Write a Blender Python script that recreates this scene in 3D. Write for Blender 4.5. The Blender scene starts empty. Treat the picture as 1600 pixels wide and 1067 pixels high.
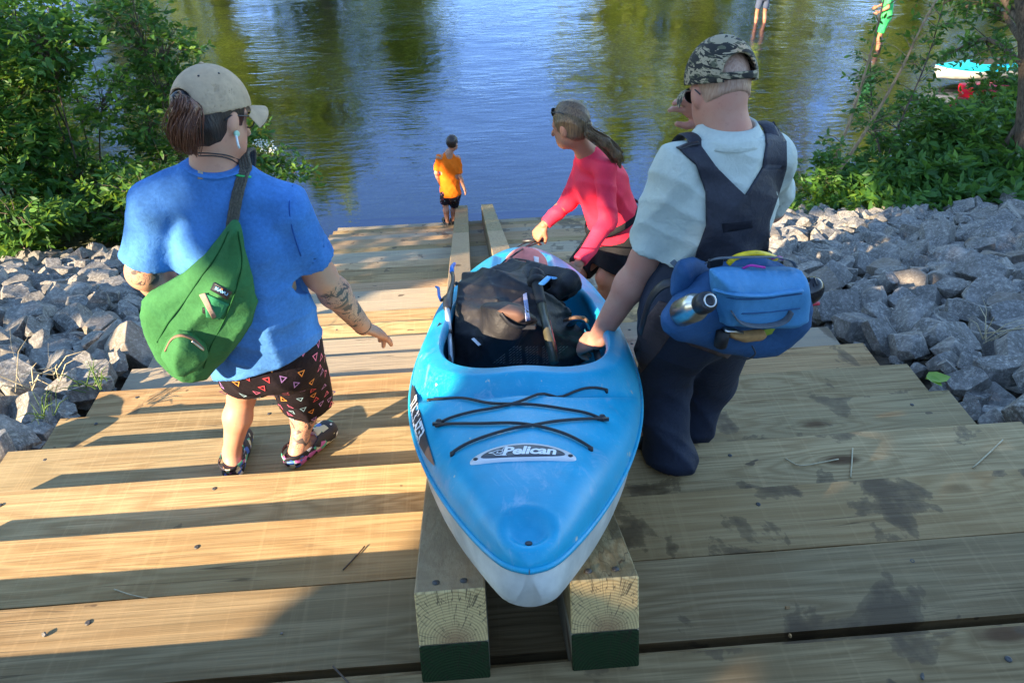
import bpy, bmesh, math, random
import numpy as np
from mathutils import Vector, Matrix
from mathutils.bvhtree import BVHTree
from mathutils import noise as mnoise
rnd = random.Random(7)
sc = bpy.context.scene
COL = sc.collection
PI = math.pi
V = Vector

# ---------------------------------------------------------------- names, things, parts
def tag(o, label=None, cat=None, group=None, kind=None):
    if label: o['label'] = label
    if cat: o['category'] = cat
    if group: o['group'] = group
    if kind: o['kind'] = kind
    return o

def empty(name, loc, label=None, cat=None, group=None, rz=0.0):
    o = bpy.data.objects.new(name, None)
    o.empty_display_size = 0.1
    COL.objects.link(o)
    o.location = loc
    o.rotation_euler = (0, 0, rz)
    return tag(o, label, cat, group)

def mkobj(name, verts, faces, mats, parent=None, smooth=False, midx=None, world=True):
    me = bpy.data.meshes.new(name)
    me.from_pydata([tuple(map(float, v)) for v in verts], [], [tuple(int(i) for i in f) for f in faces])
    if not isinstance(mats, (list, tuple)): mats = [mats]
    for m in mats: me.materials.append(m)
    if midx is not None:
        me.polygons.foreach_set('material_index', np.array(midx, dtype=np.int32))
    if smooth:
        me.polygons.foreach_set('use_smooth', np.ones(len(me.polygons), dtype=bool))
    me.update()
    return link(name, me, parent, world)

def origin_of(o):
    p = V((0, 0, 0)); m = Matrix.Identity(4)
    while o is not None:
        m = (Matrix.Translation(o.location) @ o.rotation_euler.to_matrix().to_4x4()) @ m
        o = o.parent
    return m

def link(name, me, parent=None, world=True):
    """world=True: vertices given in world coordinates, rewritten relative to the parent"""
    o = bpy.data.objects.new(name, me)
    COL.objects.link(o)
    if parent is not None:
        if world:
            me.transform(origin_of(parent).inverted())
        o.parent = parent
    return o

class MB:
    """collects primitive shapes into one mesh"""
    def __init__(s): s.v = []; s.f = []; s.m = []; s.sm = []
    def add(s, vs, fs, m=0, smooth=False):
        n = len(s.v); s.v += [V(v) for v in vs]
        for f in fs: s.f.append([i + n for i in f]); s.m.append(m); s.sm.append(smooth)
        return s
    def box(s, c, d, M=None, m=0):
        c = V(c); d = V(d) / 2
        vs = [V((sx * d.x, sy * d.y, sz * d.z)) for sx in (-1, 1) for sy in (-1, 1) for sz in (-1, 1)]
        if M is not None: vs = [M @ v for v in vs]
        vs = [v + c for v in vs]
        return s.add(vs, [(0, 1, 3, 2), (4, 6, 7, 5), (0, 4, 5, 1), (2, 3, 7, 6), (0, 2, 6, 4), (1, 5, 7, 3)], m)
    def tube(s, pts, r, n=8, m=0, cap=True, smooth=True, flat=None):
        pts = [V(p) for p in pts]
        if not isinstance(r, (list, tuple)): r = [r] * len(pts)
        rings = []; up = None
        for i, p in enumerate(pts):
            t = (pts[min(i + 1, len(pts) - 1)] - pts[max(i - 1, 0)])
            if t.length < 1e-9: t = V((0, 0, 1))
            t.normalize()
            if up is None:
                a = V((0, 0, 1)) if abs(t.z) < .9 else V((1, 0, 0))
                if flat is not None: a = V(flat)
                u = (a - t * a.dot(t)).normalized()
            else:
                u = (up - t * up.dot(t)).normalized()
            up = u; w = t.cross(u)
            ru = r[i]; rw = r[i]
            if isinstance(ru, (list, tuple)): ru, rw = ru
            rings.append([p + u * (ru * math.cos(2 * PI * k / n)) + w * (rw * math.sin(2 * PI * k / n)) for k in range(n)])
        vs = [v for rg in rings for v in rg]; fs = []
        for i in range(len(rings) - 1):
            for k in range(n):
                fs.append((i * n + k, i * n + (k + 1) % n, (i + 1) * n + (k + 1) % n, (i + 1) * n + k))
        if cap:
            fs.append(tuple(range(n - 1, -1, -1))); fs.append(tuple((len(rings) - 1) * n + k for k in range(n)))
        return s.add(vs, fs, m, smooth)
    def lathe(s, prof, c, axis=(0, 0, 1), n=20, m=0):
        """prof: list of (radius, height along axis)"""
        ax = V(axis).normalized(); c = V(c)
        a = V((0, 0, 1)) if abs(ax.z) < .9 else V((1, 0, 0))
        u = (a - ax * a.dot(ax)).normalized(); w = ax.cross(u)
        vs = []; fs = []
        for r, h in prof:
            for k in range(n):
                vs.append(c + ax * h + u * (r * math.cos(2 * PI * k / n)) + w * (r * math.sin(2 * PI * k / n)))
        for i in range(len(prof) - 1):
            for k in range(n):
                fs.append((i * n + k, i * n + (k + 1) % n, (i + 1) * n + (k + 1) % n, (i + 1) * n + k))
        fs.append(tuple(range(n - 1, -1, -1))); fs.append(tuple((len(prof) - 1) * n + k for k in range(n)))
        return s.add(vs, fs, m, True)
    def build(s, name, mats, parent=None, world=True, bevel=0):
        o = mkobj(name, s.v, s.f, mats, parent, False, s.m, world)
        o.data.polygons.foreach_set('use_smooth', np.array(s.sm, dtype=bool))
        if bevel:
            bm = bmesh.new(); bm.from_mesh(o.data)
            bmesh.ops.recalc_face_normals(bm, faces=bm.faces[:])
            bmesh.ops.bevel(bm, geom=[e for e in bm.edges if e.calc_face_angle(0) > .6], offset=bevel, segments=1, affect='EDGES')
            bm.to_mesh(o.data); bm.free()
        return o

def catmull(P, n=8):
    P = [V(p) for p in P]; out = []
    Q = [P[0] * 2 - P[1]] + P + [P[-1] * 2 - P[-2]]
    for i in range(1, len(Q) - 2):
        for k in range(n):
            t = k / n
            a, b, c, d = Q[i - 1], Q[i], Q[i + 1], Q[i + 2]
            out.append(.5 * ((2 * b) + (c - a) * t + (2 * a - 5 * b + 4 * c - d) * t * t + (3 * b - a - 3 * c + d) * t ** 3))
    out.append(P[-1]); return out

# ---------------------------------------------------------------- materials
def newmat(name):
    m = bpy.data.materials.new(name); m.use_nodes = True
    nt = m.node_tree; b = nt.nodes['Principled BSDF']
    return m, nt, b
class NT:
    """tiny node graph helper"""
    def __init__(s, nt): s.nt = nt; s.L = nt.links
    def n(s, t, **k):
        x = s.nt.nodes.new(t)
        for a, b in k.items():
            if hasattr(x, a): setattr(x, a, b)
        return x
    def tc(s, out='Object'): return s.n('ShaderNodeTexCoord').outputs[out]
    def map(s, v, sc=(1, 1, 1), loc=(0, 0, 0), rot=(0, 0, 0)):
        m = s.n('ShaderNodeMapping'); s.L.new(v, m.inputs['Vector'])
        m.inputs['Scale'].default_value = sc; m.inputs['Location'].default_value = loc; m.inputs['Rotation'].default_value = rot
        return m.outputs[0]
    def noise(s, v, scale, detail=4, rough=.55, dist=0):
        m = s.n('ShaderNodeTexNoise'); s.L.new(v, m.inputs['Vector'])
        m.inputs['Scale'].default_value = scale; m.inputs['Detail'].default_value = detail
        m.inputs['Roughness'].default_value = rough; m.inputs['Distortion'].default_value = dist
        return m.outputs['Fac']
    def vor(s, v, scale, feat='F1', rnd=1.0):
        m = s.n('ShaderNodeTexVoronoi'); m.feature = feat; s.L.new(v, m.inputs['Vector']); m.inputs['Scale'].default_value = scale
        m.inputs['Randomness'].default_value = rnd
        return m.outputs['Distance'], (m.outputs['Color'] if feat == 'F1' else None)
    def ramp(s, f, pts, interp='LINEAR'):
        r = s.n('ShaderNodeValToRGB'); s.L.new(f, r.inputs[0]); e = r.color_ramp.elements
        r.color_ramp.interpolation = interp
        while len(e) < len(pts): e.new(.5)
        for i, (p, c) in enumerate(pts):
            e[i].position = p
            if not isinstance(c, (tuple, list)): c = (c, c, c)
            e[i].color = (*c[:3], 1)
        return r.outputs[0]
    def mix(s, f, a, b, mode='MIX'):
        m = s.n('ShaderNodeMix'); m.data_type = 'RGBA'; m.blend_type = mode
        s.put(f, m.inputs[0]); s.put(a, m.inputs[6]); s.put(b, m.inputs[7]); return m.outputs[2]
    def math(s, op, a, b=0.0, c=0.0, clamp=False):
        m = s.n('ShaderNodeMath'); m.operation = op; m.use_clamp = clamp
        s.put(a, m.inputs[0]); s.put(b, m.inputs[1]); s.put(c, m.inputs[2]); return m.outputs[0]
    def put(s, a, i):
        if isinstance(a, bpy.types.NodeSocket): s.L.new(a, i)
        elif isinstance(a, (tuple, list)): i.default_value = (*a[:3], 1) if len(i.default_value) == 4 else a
        else:
            try: i.default_value = a
            except Exception: i.default_value = (a, a, a, 1)
    def bump(s, h, strength=.3, dist=.01, nrm=None):
        b = s.n('ShaderNodeBump'); s.put(h, b.inputs['Height']); b.inputs['Strength'].default_value = strength
        b.inputs['Distance'].default_value = dist
        if nrm: s.L.new(nrm, b.inputs['Normal'])
        return b.outputs[0]
    def sep(s, v):
        m = s.n('ShaderNodeSeparateXYZ'); s.L.new(v, m.inputs[0]); return m.outputs
    def info(s, w='Random'): return s.n('ShaderNodeObjectInfo').outputs[w]
    def attr(s, name, out='Fac'):
        a = s.n('ShaderNodeAttribute'); a.attribute_name = name; return a.outputs[out]

def simple(name, col, rough=.6, var=.25, scale=30, bump=.15, bdist=.003, metal=0.0, spec=.5, sheen=0.0, weave=0):
    """plain surface with some uneven colour and relief"""
    m, nt, b = newmat(name); g = NT(nt)
    co = g.tc()
    f = g.noise(co, scale, 5, .6)
    dark = tuple(c * (1 - var) for c in col); lite = tuple(min(1, c * (1 + var)) for c in col)
    c = g.ramp(f, [(.3, dark), (.7, lite)])
    nt.links.new(c, b.inputs['Base Color'])
    b.inputs['Roughness'].default_value = rough; b.inputs['Metallic'].default_value = metal
    b.inputs['Specular IOR Level'].default_value = spec
    if sheen:
        b.inputs['Sheen Weight'].default_value = sheen; b.inputs['Sheen Roughness'].default_value = .5
    h = g.noise(co, scale * 2.2, 4, .6)
    if weave:
        h = g.math('ADD', h, g.noise(co, weave, 2, .5))
    nt.links.new(g.bump(h, bump, bdist), b.inputs['Normal'])
    return m

# ---------------------------------------------------------------- signed distance bodies
def _v(a): return np.array(a, dtype=np.float32)
class Cap:
    """tapered limb from a to b; (flat: unit axis, factor) squeezes it along that axis"""
    def __init__(s, a, b, ra, rb, flat=None):
        s.a = _v(a); s.b = _v(b); s.ra = ra; s.rb = rb; s.flat = None
        if flat: s.flat = (_v(flat[0]) / np.linalg.norm(flat[0]), flat[1])
        R = max(ra, rb); s.lo = np.minimum(s.a, s.b) - R * 1.6; s.hi = np.maximum(s.a, s.b) + R * 1.6
    def __call__(s, P):
        ab = s.b - s.a; L = float(ab @ ab) + 1e-12
        q = P - s.a
        t = np.clip((q @ ab) / L, 0, 1)
        d = q - t[:, None] * ab
        if s.flat is not None:
            ax, k = s.flat
            c = d @ ax
            l = np.sqrt(np.maximum((d * d).sum(1) - c * c, 0) + (c / k) ** 2)
            r = s.ra + (s.rb - s.ra) * t
            return (l - r) * min(1, k)
        return np.sqrt((d * d).sum(1)) - (s.ra + (s.rb - s.ra) * t)
class Ell:
    """ellipsoid; R rows are its axes"""
    def __init__(s, c, r, R=None):
        s.c = _v(c); s.r = _v(r); s.R = np.eye(3, dtype=np.float32) if R is None else _v(R)
        m = max(r) * 1.05; s.lo = s.c - m; s.hi = s.c + m
    def __call__(s, P):
        q = (P - s.c) @ s.R.T
        k0 = np.sqrt(((q / s.r) ** 2).sum(1)); k1 = np.sqrt(((q / (s.r ** 2)) ** 2).sum(1)) + 1e-9
        return k0 * (k0 - 1) / k1
class Box:
    def __init__(s, c, h, R=None, rd=.01):
        s.c = _v(c); s.h = _v(h); s.R = np.eye(3, dtype=np.float32) if R is None else _v(R); s.rd = rd
        m = float(np.linalg.norm(s.h)) + rd; s.lo = s.c - m; s.hi = s.c + m
    def __call__(s, P):
        q = np.abs((P - s.c) @ s.R.T) - (s.h - s.rd)
        return np.sqrt((np.maximum(q, 0) ** 2).sum(1)) + np.minimum(q.max(1), 0) - s.rd

def smin(a, b, k):
    h = np.clip(.5 + .5 * (b - a) / k, 0, 1)
    return b * (1 - h) + a * h - k * h * (1 - h)

def sdf_mesh(prims, h=.007, k=.02, post=None, pad=.02, sub=(), ks=None):
    """union of prims (smooth by k) -> quads (surface nets). post(P,d)->d edits the field"""
    lo = np.min([p.lo for p in prims], 0) - pad; hi = np.max([p.hi for p in prims], 0) + pad
    B = 14
    n = np.ceil((hi - lo) / (h * B)).astype(int)
    N = n * B
    F = np.full(tuple(N + 1), 1.0, np.float32)
    ax = [lo[i] + h * np.arange(N[i] + 1, dtype=np.float32) for i in range(3)]
    half = h * B * .5; diag = half * 1.7321 + k + h
    ks = ks or {}
    for i in range(n[0]):
        for j in range(n[1]):
            for l in range(n[2]):
                c = lo + (np.array([i, j, l]) + .5) * h * B
                ctr = _v(c)[None]
                ds = [float(p(ctr)[0]) for p in prims]
                md = min(ds)
                if md > diag * 1.6: continue
                sx = slice(i * B, i * B + B + 1); sy = slice(j * B, j * B + B + 1); sz = slice(l * B, l * B + B + 1)
                if md < -diag * 1.5 and not sub and post is None: F[sx, sy, sz] = -1; continue
                X, Y, Z = np.meshgrid(ax[0][sx], ax[1][sy], ax[2][sz], indexing='ij')
                P = np.stack([X.ravel(), Y.ravel(), Z.ravel()], 1)
                d = None
                for p, dc in zip(prims, ds):
                    if dc > diag * 1.9 + .02: continue
                    q = p(P)
                    kk = getattr(p, 'k', k)
                    d = q if d is None else smin(d, q, kk)
                if d is None: continue
                if post is not None: d = post(P, d)
                for p in sub:
                    d = -smin(-d, p(P), getattr(p, 'k', .006))
                F[sx, sy, sz] = d.reshape(X.shape)
    return surface_nets(F, lo, h)

def surface_nets(F, lo, h):
    S = F < 0
    nx, ny, nz_ = [s - 1 for s in F.shape]
    cnt = np.zeros((nx, ny, nz_), np.int8)
    for a in (0, 1):
        for b in (0, 1):
            for c in (0, 1):
                cnt += S[a:a + nx, b:b + ny, c:c + nz_]
    act = (cnt > 0) & (cnt < 8)
    I = np.argwhere(act)
    idx = np.full(act.shape, -1, np.int32); idx[tuple(I.T)] = np.arange(len(I))
    acc = np.zeros((len(I), 3), np.float32); w = np.zeros(len(I), np.float32)
    cs = [(a, b, c) for a in (0, 1) for b in (0, 1) for c in (0, 1)]
    for c0 in cs:
        for axi in range(3):
            if c0[axi]: continue
            c1 = list(c0); c1[axi] = 1
            f0 = F[I[:, 0] + c0[0], I[:, 1] + c0[1], I[:, 2] + c0[2]]; f1 = F[I[:, 0] + c1[0], I[:, 1] + c1[1], I[:, 2] + c1[2]]
            m = (f0 < 0) != (f1 < 0)
            t = np.where(m, f0 / np.where(m, f0 - f1, 1), 0)
            p = np.tile(np.array(c0, np.float32), (len(I), 1)); p[:, axi] += t
            acc[m] += p[m]; w[m] += 1
    vs = (I + acc / w[:, None]) * h + lo
    faces = []
    for axi in range(3):
        o = [(1, 2), (2, 0), (0, 1)][axi]
        sl0 = [slice(None)] * 3; sl1 = [slice(None)] * 3
        sl0[axi] = slice(0, F.shape[axi] - 1); sl1[axi] = slice(1, F.shape[axi])
        A = S[tuple(sl0)]; Bm = S[tuple(sl1)]
        E = np.argwhere(A != Bm)
        E = E[(E[:, o[0]] > 0) & (E[:, o[1]] > 0) & (E[:, o[0]] < F.shape[o[0]] - 1) & (E[:, o[1]] < F.shape[o[1]] - 1)]
        fl = A[tuple(E.T)]
        def cell(du, dv):
            q = E.copy(); q[:, o[0]] -= du; q[:, o[1]] -= dv; return idx[tuple(q.T)]
        Q = np.stack([cell(1, 1), cell(0, 1), cell(0, 0), cell(1, 0)], 1)
        Q[~fl] = Q[~fl][:, ::-1]
        faces.append(Q)
    Fq = np.concatenate(faces); Fq = Fq[(Fq >= 0).all(1)]
    return vs, Fq

def npmesh(name, vs, fs, mats, parent=None, smooth_it=0, midx=None):
    me = bpy.data.meshes.new(name)
    vs = np.asarray(vs, np.float32).copy(); fs = np.asarray(fs, np.int32)
    if smooth_it:
        E = np.concatenate([fs[:, [0, 1]], fs[:, [1, 2]], fs[:, [2, 3]], fs[:, [3, 0]]])
        for it in range(smooth_it):
            A = np.zeros_like(vs); c = np.zeros(len(vs), np.float32)
            for ch in range(3):
                A[:, ch] = np.bincount(E[:, 0], vs[E[:, 1], ch], len(vs)) + np.bincount(E[:, 1], vs[E[:, 0], ch], len(vs))
            c = np.bincount(E[:, 0], minlength=len(vs)) + np.bincount(E[:, 1], minlength=len(vs))
            vs = vs * .45 + .55 * A / np.maximum(c, 1)[:, None]
    me.vertices.add(len(vs)); me.vertices.foreach_set('co', vs.ravel())
    me.loops.add(fs.size); me.loops.foreach_set('vertex_index', fs.ravel())
    me.polygons.add(len(fs)); me.polygons.foreach_set('loop_start', np.arange(0, fs.size, fs.shape[1], dtype=np.int32))
    me.polygons.foreach_set('loop_total', np.full(len(fs), fs.shape[1], np.int32))
    if not isinstance(mats, (list, tuple)): mats = [mats]
    for m in mats: me.materials.append(m)
    me.update(calc_edges=True); me.validate()
    me.polygons.foreach_set('use_smooth', np.ones(len(me.polygons), dtype=bool))
    if midx is not None and len(midx) == len(me.polygons): me.polygons.foreach_set('material_index', np.asarray(midx, np.int32))
    return link(name, me, parent)

_rs = np.random.RandomState(3)
_K = _rs.normal(size=(10, 3)).astype(np.float32); _K /= np.linalg.norm(_K, axis=1)[:, None]; _PH = _rs.uniform(0, 6.28, 10)
def ripple(P, f, seed=0, n=5):
    """soft pseudo-noise -1..1 for cloth folds"""
    q = P + .03 * np.sin(P[:, [1, 2, 0]] * f * .6 + seed)
    o = 0
    for i in range(n):
        j = (i + seed) % 10
        o = o + np.sin((q @ _K[j]) * f * (1 + .25 * i) + _PH[j] + seed)
    return o / n * 1.4
def fold(P, d, freq, seed=0, warp=.3):
    """directional sharp-crested folds; d = direction across the folds"""
    ph = (P @ _v(d)) * freq + warp * 6 * ripple(P, freq * .12 + 4, seed, 3)
    return .3 - 1.9 * (1 - np.abs(np.sin(ph))) ** 1.8
# ---------------------------------------------------------------- layout (metres; water at z = 0)
CZ = 5.545
CAM = V((0, 0, CZ))
cR = V((0.99723738, -0.07028508, -0.02403346)); cU = V((0.06139969, 0.597875, 0.79923436)); cW = V((0.04180524, 0.79850203, -0.60053879))
FPX = 1156.0
def ray(x, y): return cW + cR * ((x - 800) / FPX) - cU * ((y - 533.5) / FPX)
def aY(x, y, Y):
    v = ray(x, y); return CAM + v * (Y / v.y)
def aZ(x, y, Z):
    v = ray(x, y); return CAM + v * ((Z - CZ) / v.z)
STEP_D, STEP_R, Y0, H0 = .3763, .1484, .9584, 1.6926
def nose(k): return Y0 + k * STEP_D, CZ - H0 - k * STEP_R
def slope_z(y): return CZ - H0 - (y - Y0) * STEP_R / STEP_D
def aH(x, y, b):
    """point on the sight line a height b above the line of the step edges"""
    v = ray(x, y); t = (-H0 + b + Y0 * STEP_R / STEP_D) / (v.z + v.y * STEP_R / STEP_D); return CAM + v * t

cam_d = bpy.data.cameras.new('camera'); cam = bpy.data.objects.new('camera', cam_d); COL.objects.link(cam)
cam_d.sensor_width = 36; cam_d.lens = FPX / 1600 * 36; cam_d.clip_start = .05; cam_d.clip_end = 2000
cam.matrix_world = Matrix(((cR.x, cU.x, -cW.x, 0), (cR.y, cU.y, -cW.y, 0), (cR.z, cU.z, -cW.z, CZ), (0, 0, 0, 1)))
sc.camera = cam

# light
SUN = V((0.71753152, 0.57954469, -0.38636313)).normalized()
sd = bpy.data.lights.new('sun', 'SUN'); so = bpy.data.objects.new('sun', sd); COL.objects.link(so)
sd.energy = 4.2; sd.angle = math.radians(.55); sd.color = (1, .80, .56)
so.rotation_euler = SUN.to_track_quat('-Z', 'Y').to_euler(); so.location = (-20, -16, 16)
w = bpy.data.worlds.new('World'); sc.world = w; w.use_nodes = True
wn = w.node_tree; bg = wn.nodes['Background']; sky = wn.nodes.new('ShaderNodeTexSky'); sky.sky_type = 'NISHITA'
sky.sun_disc = False; sky.sun_elevation = math.asin(-SUN.z); sky.sun_rotation = math.atan2(-SUN.x, -SUN.y)
sky.air_density = 1.0; sky.dust_density = .1; sky.ozone_density = 3.0
wn.links.new(sky.outputs[0], bg.inputs[0]); bg.inputs[1].default_value = .125
sc.view_settings.view_transform = 'Standard'; sc.view_settings.look = 'None'; sc.view_settings.exposure = EXPO = 2.3
sc.view_settings.gamma = 1
sc.cycles.max_bounces = 6; sc.cycles.transparent_max_bounces = 12; sc.cycles.caustics_reflective = False; sc.cycles.caustics_refractive = False

# ---------------------------------------------------------------- wood
def wood_mat(name, axis='X', base=(.44, .312, .162), green=.10):
    m, nt, b = newmat(name); g = NT(nt)
    geo = g.n('ShaderNodeNewGeometry').outputs['Position']
    co = g.tc()
    r = g.info('Random')
    off = g.n('ShaderNodeCombineXYZ'); g.put(g.math('MULTIPLY', r, 37.0), off.inputs[0]); g.put(g.math('MULTIPLY', r, 11.0), off.inputs[1]); g.put(g.math('MULTIPLY', r, 23.0), off.inputs[2])
    ad = g.n('ShaderNodeVectorMath'); ad.operation = 'ADD'; nt.links.new(co, ad.inputs[0]); nt.links.new(off.outputs[0], ad.inputs[1])
    p = ad.outputs[0]
    HALO = 30.0 if axis == 'X' else 8.0
    S = dict(X=(.55, 9, 9), Y=(9, .55, 9))[axis]; S2 = dict(X=(1.6, 105, 105), Y=(105, 1.6, 105))[axis]; S3 = dict(X=(14, 2, 2), Y=(2, 14, 2))[axis]
    # growth bands bowed round the knots
    warp = g.noise(g.map(p, S), 1.0, 2, .5)
    kd, _ = g.vor(g.map(p, dict(X=(1.15, 3.2, 3.2), Y=(3.2, 1.15, 3.2))[axis]), 1.0)
    knot = g.ramp(kd, [(0, 1.0), (.055, .85), (.11, 0)])
    halo = g.math('POWER', g.math('SUBTRACT', 1.0, kd, clamp=True), 4.0)
    ph = g.math('ADD', g.math('MULTIPLY', warp, 46.0), g.math('MULTIPLY', halo, HALO))
    band = g.math('MULTIPLY_ADD', g.math('SINE', ph), .5, .5)
    band = g.math('POWER', band, 1.6)
    fib = g.noise(g.map(p, S2), 1.4, 3, .7)
    blotch = g.noise(p, 2.3, 3, .6)
    saw = g.noise(g.map(p, dict(X=(55, .7, 1), Y=(.7, 55, 1))[axis]), 1.0, 2, .6)
    c1 = base; c2 = (base[0] * .60, base[1] * .53, base[2] * .46)
    c = g.mix(g.math('MULTIPLY', band, .78), c1, c2)
    c = g.mix(g.ramp(fib, [(.40, 0.0), (.64, .75)]), c, (base[0] * .5, base[1] * .46, base[2] * .42))
    grn = g.math('MULTIPLY_ADD', r, .5, green - .2)
    c = g.mix(g.math('MULTIPLY', grn, g.ramp(blotch, [(.35, .2), (.65, 1.0)]), clamp=True), c, (base[0] * .62, base[1] * .78, base[2] * .86))
    c = g.mix(g.ramp(saw, [(.55, 0.0), (.72, .22)]), c, (base[0] * 1.25, base[1] * 1.25, base[2] * 1.25))
    c = g.mix(g.math('MULTIPLY', g.math('MULTIPLY_ADD', g.math('FRACT', g.math('MULTIPLY', r, 7.3)), .5, -.12, clamp=True), 1.0), c, (base[0] * .7, base[1] * .62, base[2] * .52))
    vv = g.math('MULTIPLY_ADD', g.math('FRACT', g.math('MULTIPLY', r, 13.7)), .50, .85); vc = g.n('ShaderNodeCombineColor'); [g.put(vv, vc.inputs[q]) for q in (0, 1, 2)]
    c = g.mix(1.0, c, vc.outputs[0], 'MULTIPLY'); c = g.mix(1.0, c, g.info('Color'), 'MULTIPLY')
    hue = g.math('FRACT', g.math('MULTIPLY', r, 29.3)); c = g.mix(g.math('MULTIPLY', g.math('GREATER_THAN', hue, .6), .5), c, (.36, .335, .27)); c = g.mix(g.math('MULTIPLY', g.math('LESS_THAN', hue, .3), .45), c, (.40, .27, .17))
    c = g.mix(knot, c, (.09, .045, .02))
    # small dark spatter and water marks, in world space
    st = g.noise(geo, 3.4, 7, .58, .35); st2 = g.noise(g.map(geo, (1.0, 1.6, 1), (3.1, 7.7, 0)), 9.0, 2, .5)
    xyz = g.sep(geo)
    wetx = g.math('MULTIPLY_ADD', g.math('GREATER_THAN', xyz[0], .3), .088, .018)
    far = g.ramp(g.math('MULTIPLY', xyz[1], .1), [(.25, 0.0), (.9, .055)])
    loc = g.n('ShaderNodeVectorMath'); loc.operation = 'DISTANCE'; nt.links.new(geo, loc.inputs[0]); loc.inputs[1].default_value = (.75, 1.75, 3.5)
    near = g.ramp(loc.outputs['Value'], [(.15, .10), (.8, 0.0)])
    lim = g.math('SUBTRACT', g.math('SUBTRACT', g.math('SUBTRACT', .70, wetx), far), near)
    wet = g.ramp(g.math('SUBTRACT', st, lim), [(0, 0.0), (.012, .55), (.07, 1.0)])
    wet2 = g.ramp(g.math('SUBTRACT', st2, g.math('SUBTRACT', .745, far)), [(0, 0.0), (.015, 1.0)])
    wetm = g.math('MAXIMUM', wet, wet2)
    c = g.mix(g.math('MULTIPLY', wetm, .78), c, (.075, .048, .026))
    # close to the water everything is damp
    damp = g.ramp(xyz[2], [(.0, 1.0), (.09, .6), (.16, 0.0)])
    c = g.mix(g.math('MULTIPLY', damp, .75), c, (.07, .052, .035))
    nt.links.new(c, b.inputs['Base Color'])
    b.inputs['Roughness'].default_value = .72
    nt.links.new(g.ramp(wetm, [(0, .74), (1, .42)]), b.inputs['Roughness'])
    b.inputs['Specular IOR Level'].default_value = .15
    h = g.math('ADD', g.math('MULTIPLY', fib, 1.3), g.math('ADD', g.math('MULTIPLY', band, .5), g.math('MULTIPLY', saw, .35)))
    # long drying checks
    ck = g.noise(g.map(p, dict(X=(.5, 26, 26), Y=(26, .5, 26))[axis]), 1.0, 2, .4)
    chk = g.ramp(ck, [(.49, 0.0), (.497, 1.0), (.503, 1.0), (.51, 0.0)])
    chm = g.math('MULTIPLY', chk, g.ramp(g.noise(p, 1.3, 2, .5), [(.52, 0.0), (.6, .9)]))
    nt.links.new(g.bump(g.math('SUBTRACT', h, g.math('MULTIPLY', chm, 1.5)), .35, .004), b.inputs['Normal'])
    c2_ = g.mix(g.math('MULTIPLY', chm, .7), c, (.05, .03, .018)); nt.links.new(c2_, b.inputs['Base Color'])
    return m
M_WOOD = wood_mat('treated_pine')
M_RAIL = wood_mat('rail_pine', 'Y', (.34, .26, .135), .15)
M_SCREW = simple('dark_screw', (.05, .045, .04), .5, .2, 80)
# end grain: rings
def endgrain(name, lo):
    m, nt, b = newmat(name); g = NT(nt); co = g.tc()
    x, y, z = g.sep(co)
    dx = g.math('MULTIPLY', x, 1.0)
    q = g.n('ShaderNodeCombineXYZ'); nt.links.new(x, q.inputs[0]); nt.links.new(z, q.inputs[2])
    r = g.n('ShaderNodeVectorMath'); r.operation = 'LENGTH'; nt.links.new(q.outputs[0], r.inputs[0])
    rr = g.math('ADD', r.outputs['Value'], g.math('MULTIPLY', g.noise(co, 9, 3, .5), .03))
    band = g.math('POWER', g.math('MULTIPLY_ADD', g.math('SINE', g.math('MULTIPLY', rr, 900.0)), .5, .5), 1.5)
    cl = (.66, .47, .20); cd = (.34, .21, .08)
    if lo: cl = (.022, .040, .014); cd = (.008, .016, .006); b.inputs['Specular IOR Level'].default_value = .1
    c = g.mix(g.math('MULTIPLY', band, .7), cl, cd)
    if not lo: c = g.mix(g.ramp(rr, [(.03, .6), (.075, 0.0)]), c, (.26, .11, .045))
    ang = g.math('ARCTAN2', x, z)
    ck = g.noise(g.map(g.n('ShaderNodeCombineXYZ').outputs[0], (1, 1, 1)), 1)
    cc = g.n('ShaderNodeCombineXYZ'); nt.links.new(g.math('MULTIPLY', ang, 3.2), cc.inputs[0]); nt.links.new(g.math('MULTIPLY', rr, 4.0), cc.inputs[1])
    cr = g.ramp(g.noise(cc.outputs[0], 2.0, 2, .5), [(.485, 0.0), (.497, 1.0), (.503, 1.0), (.515, 0.0)])
    c = g.mix(g.math('MULTIPLY', cr, .75), c, (.03, .02, .012))
    nt.links.new(c, b.inputs['Base Color']); b.inputs['Roughness'].default_value = .7
    nt.links.new(g.bump(g.math('SUBTRACT', band, g.math('MULTIPLY', cr, 3.0)), .35, .002), b.inputs['Normal'])
    return m
M_END = endgrain('end_grain', False); M_ENDG = endgrain('green_end_grain', True)

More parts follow.
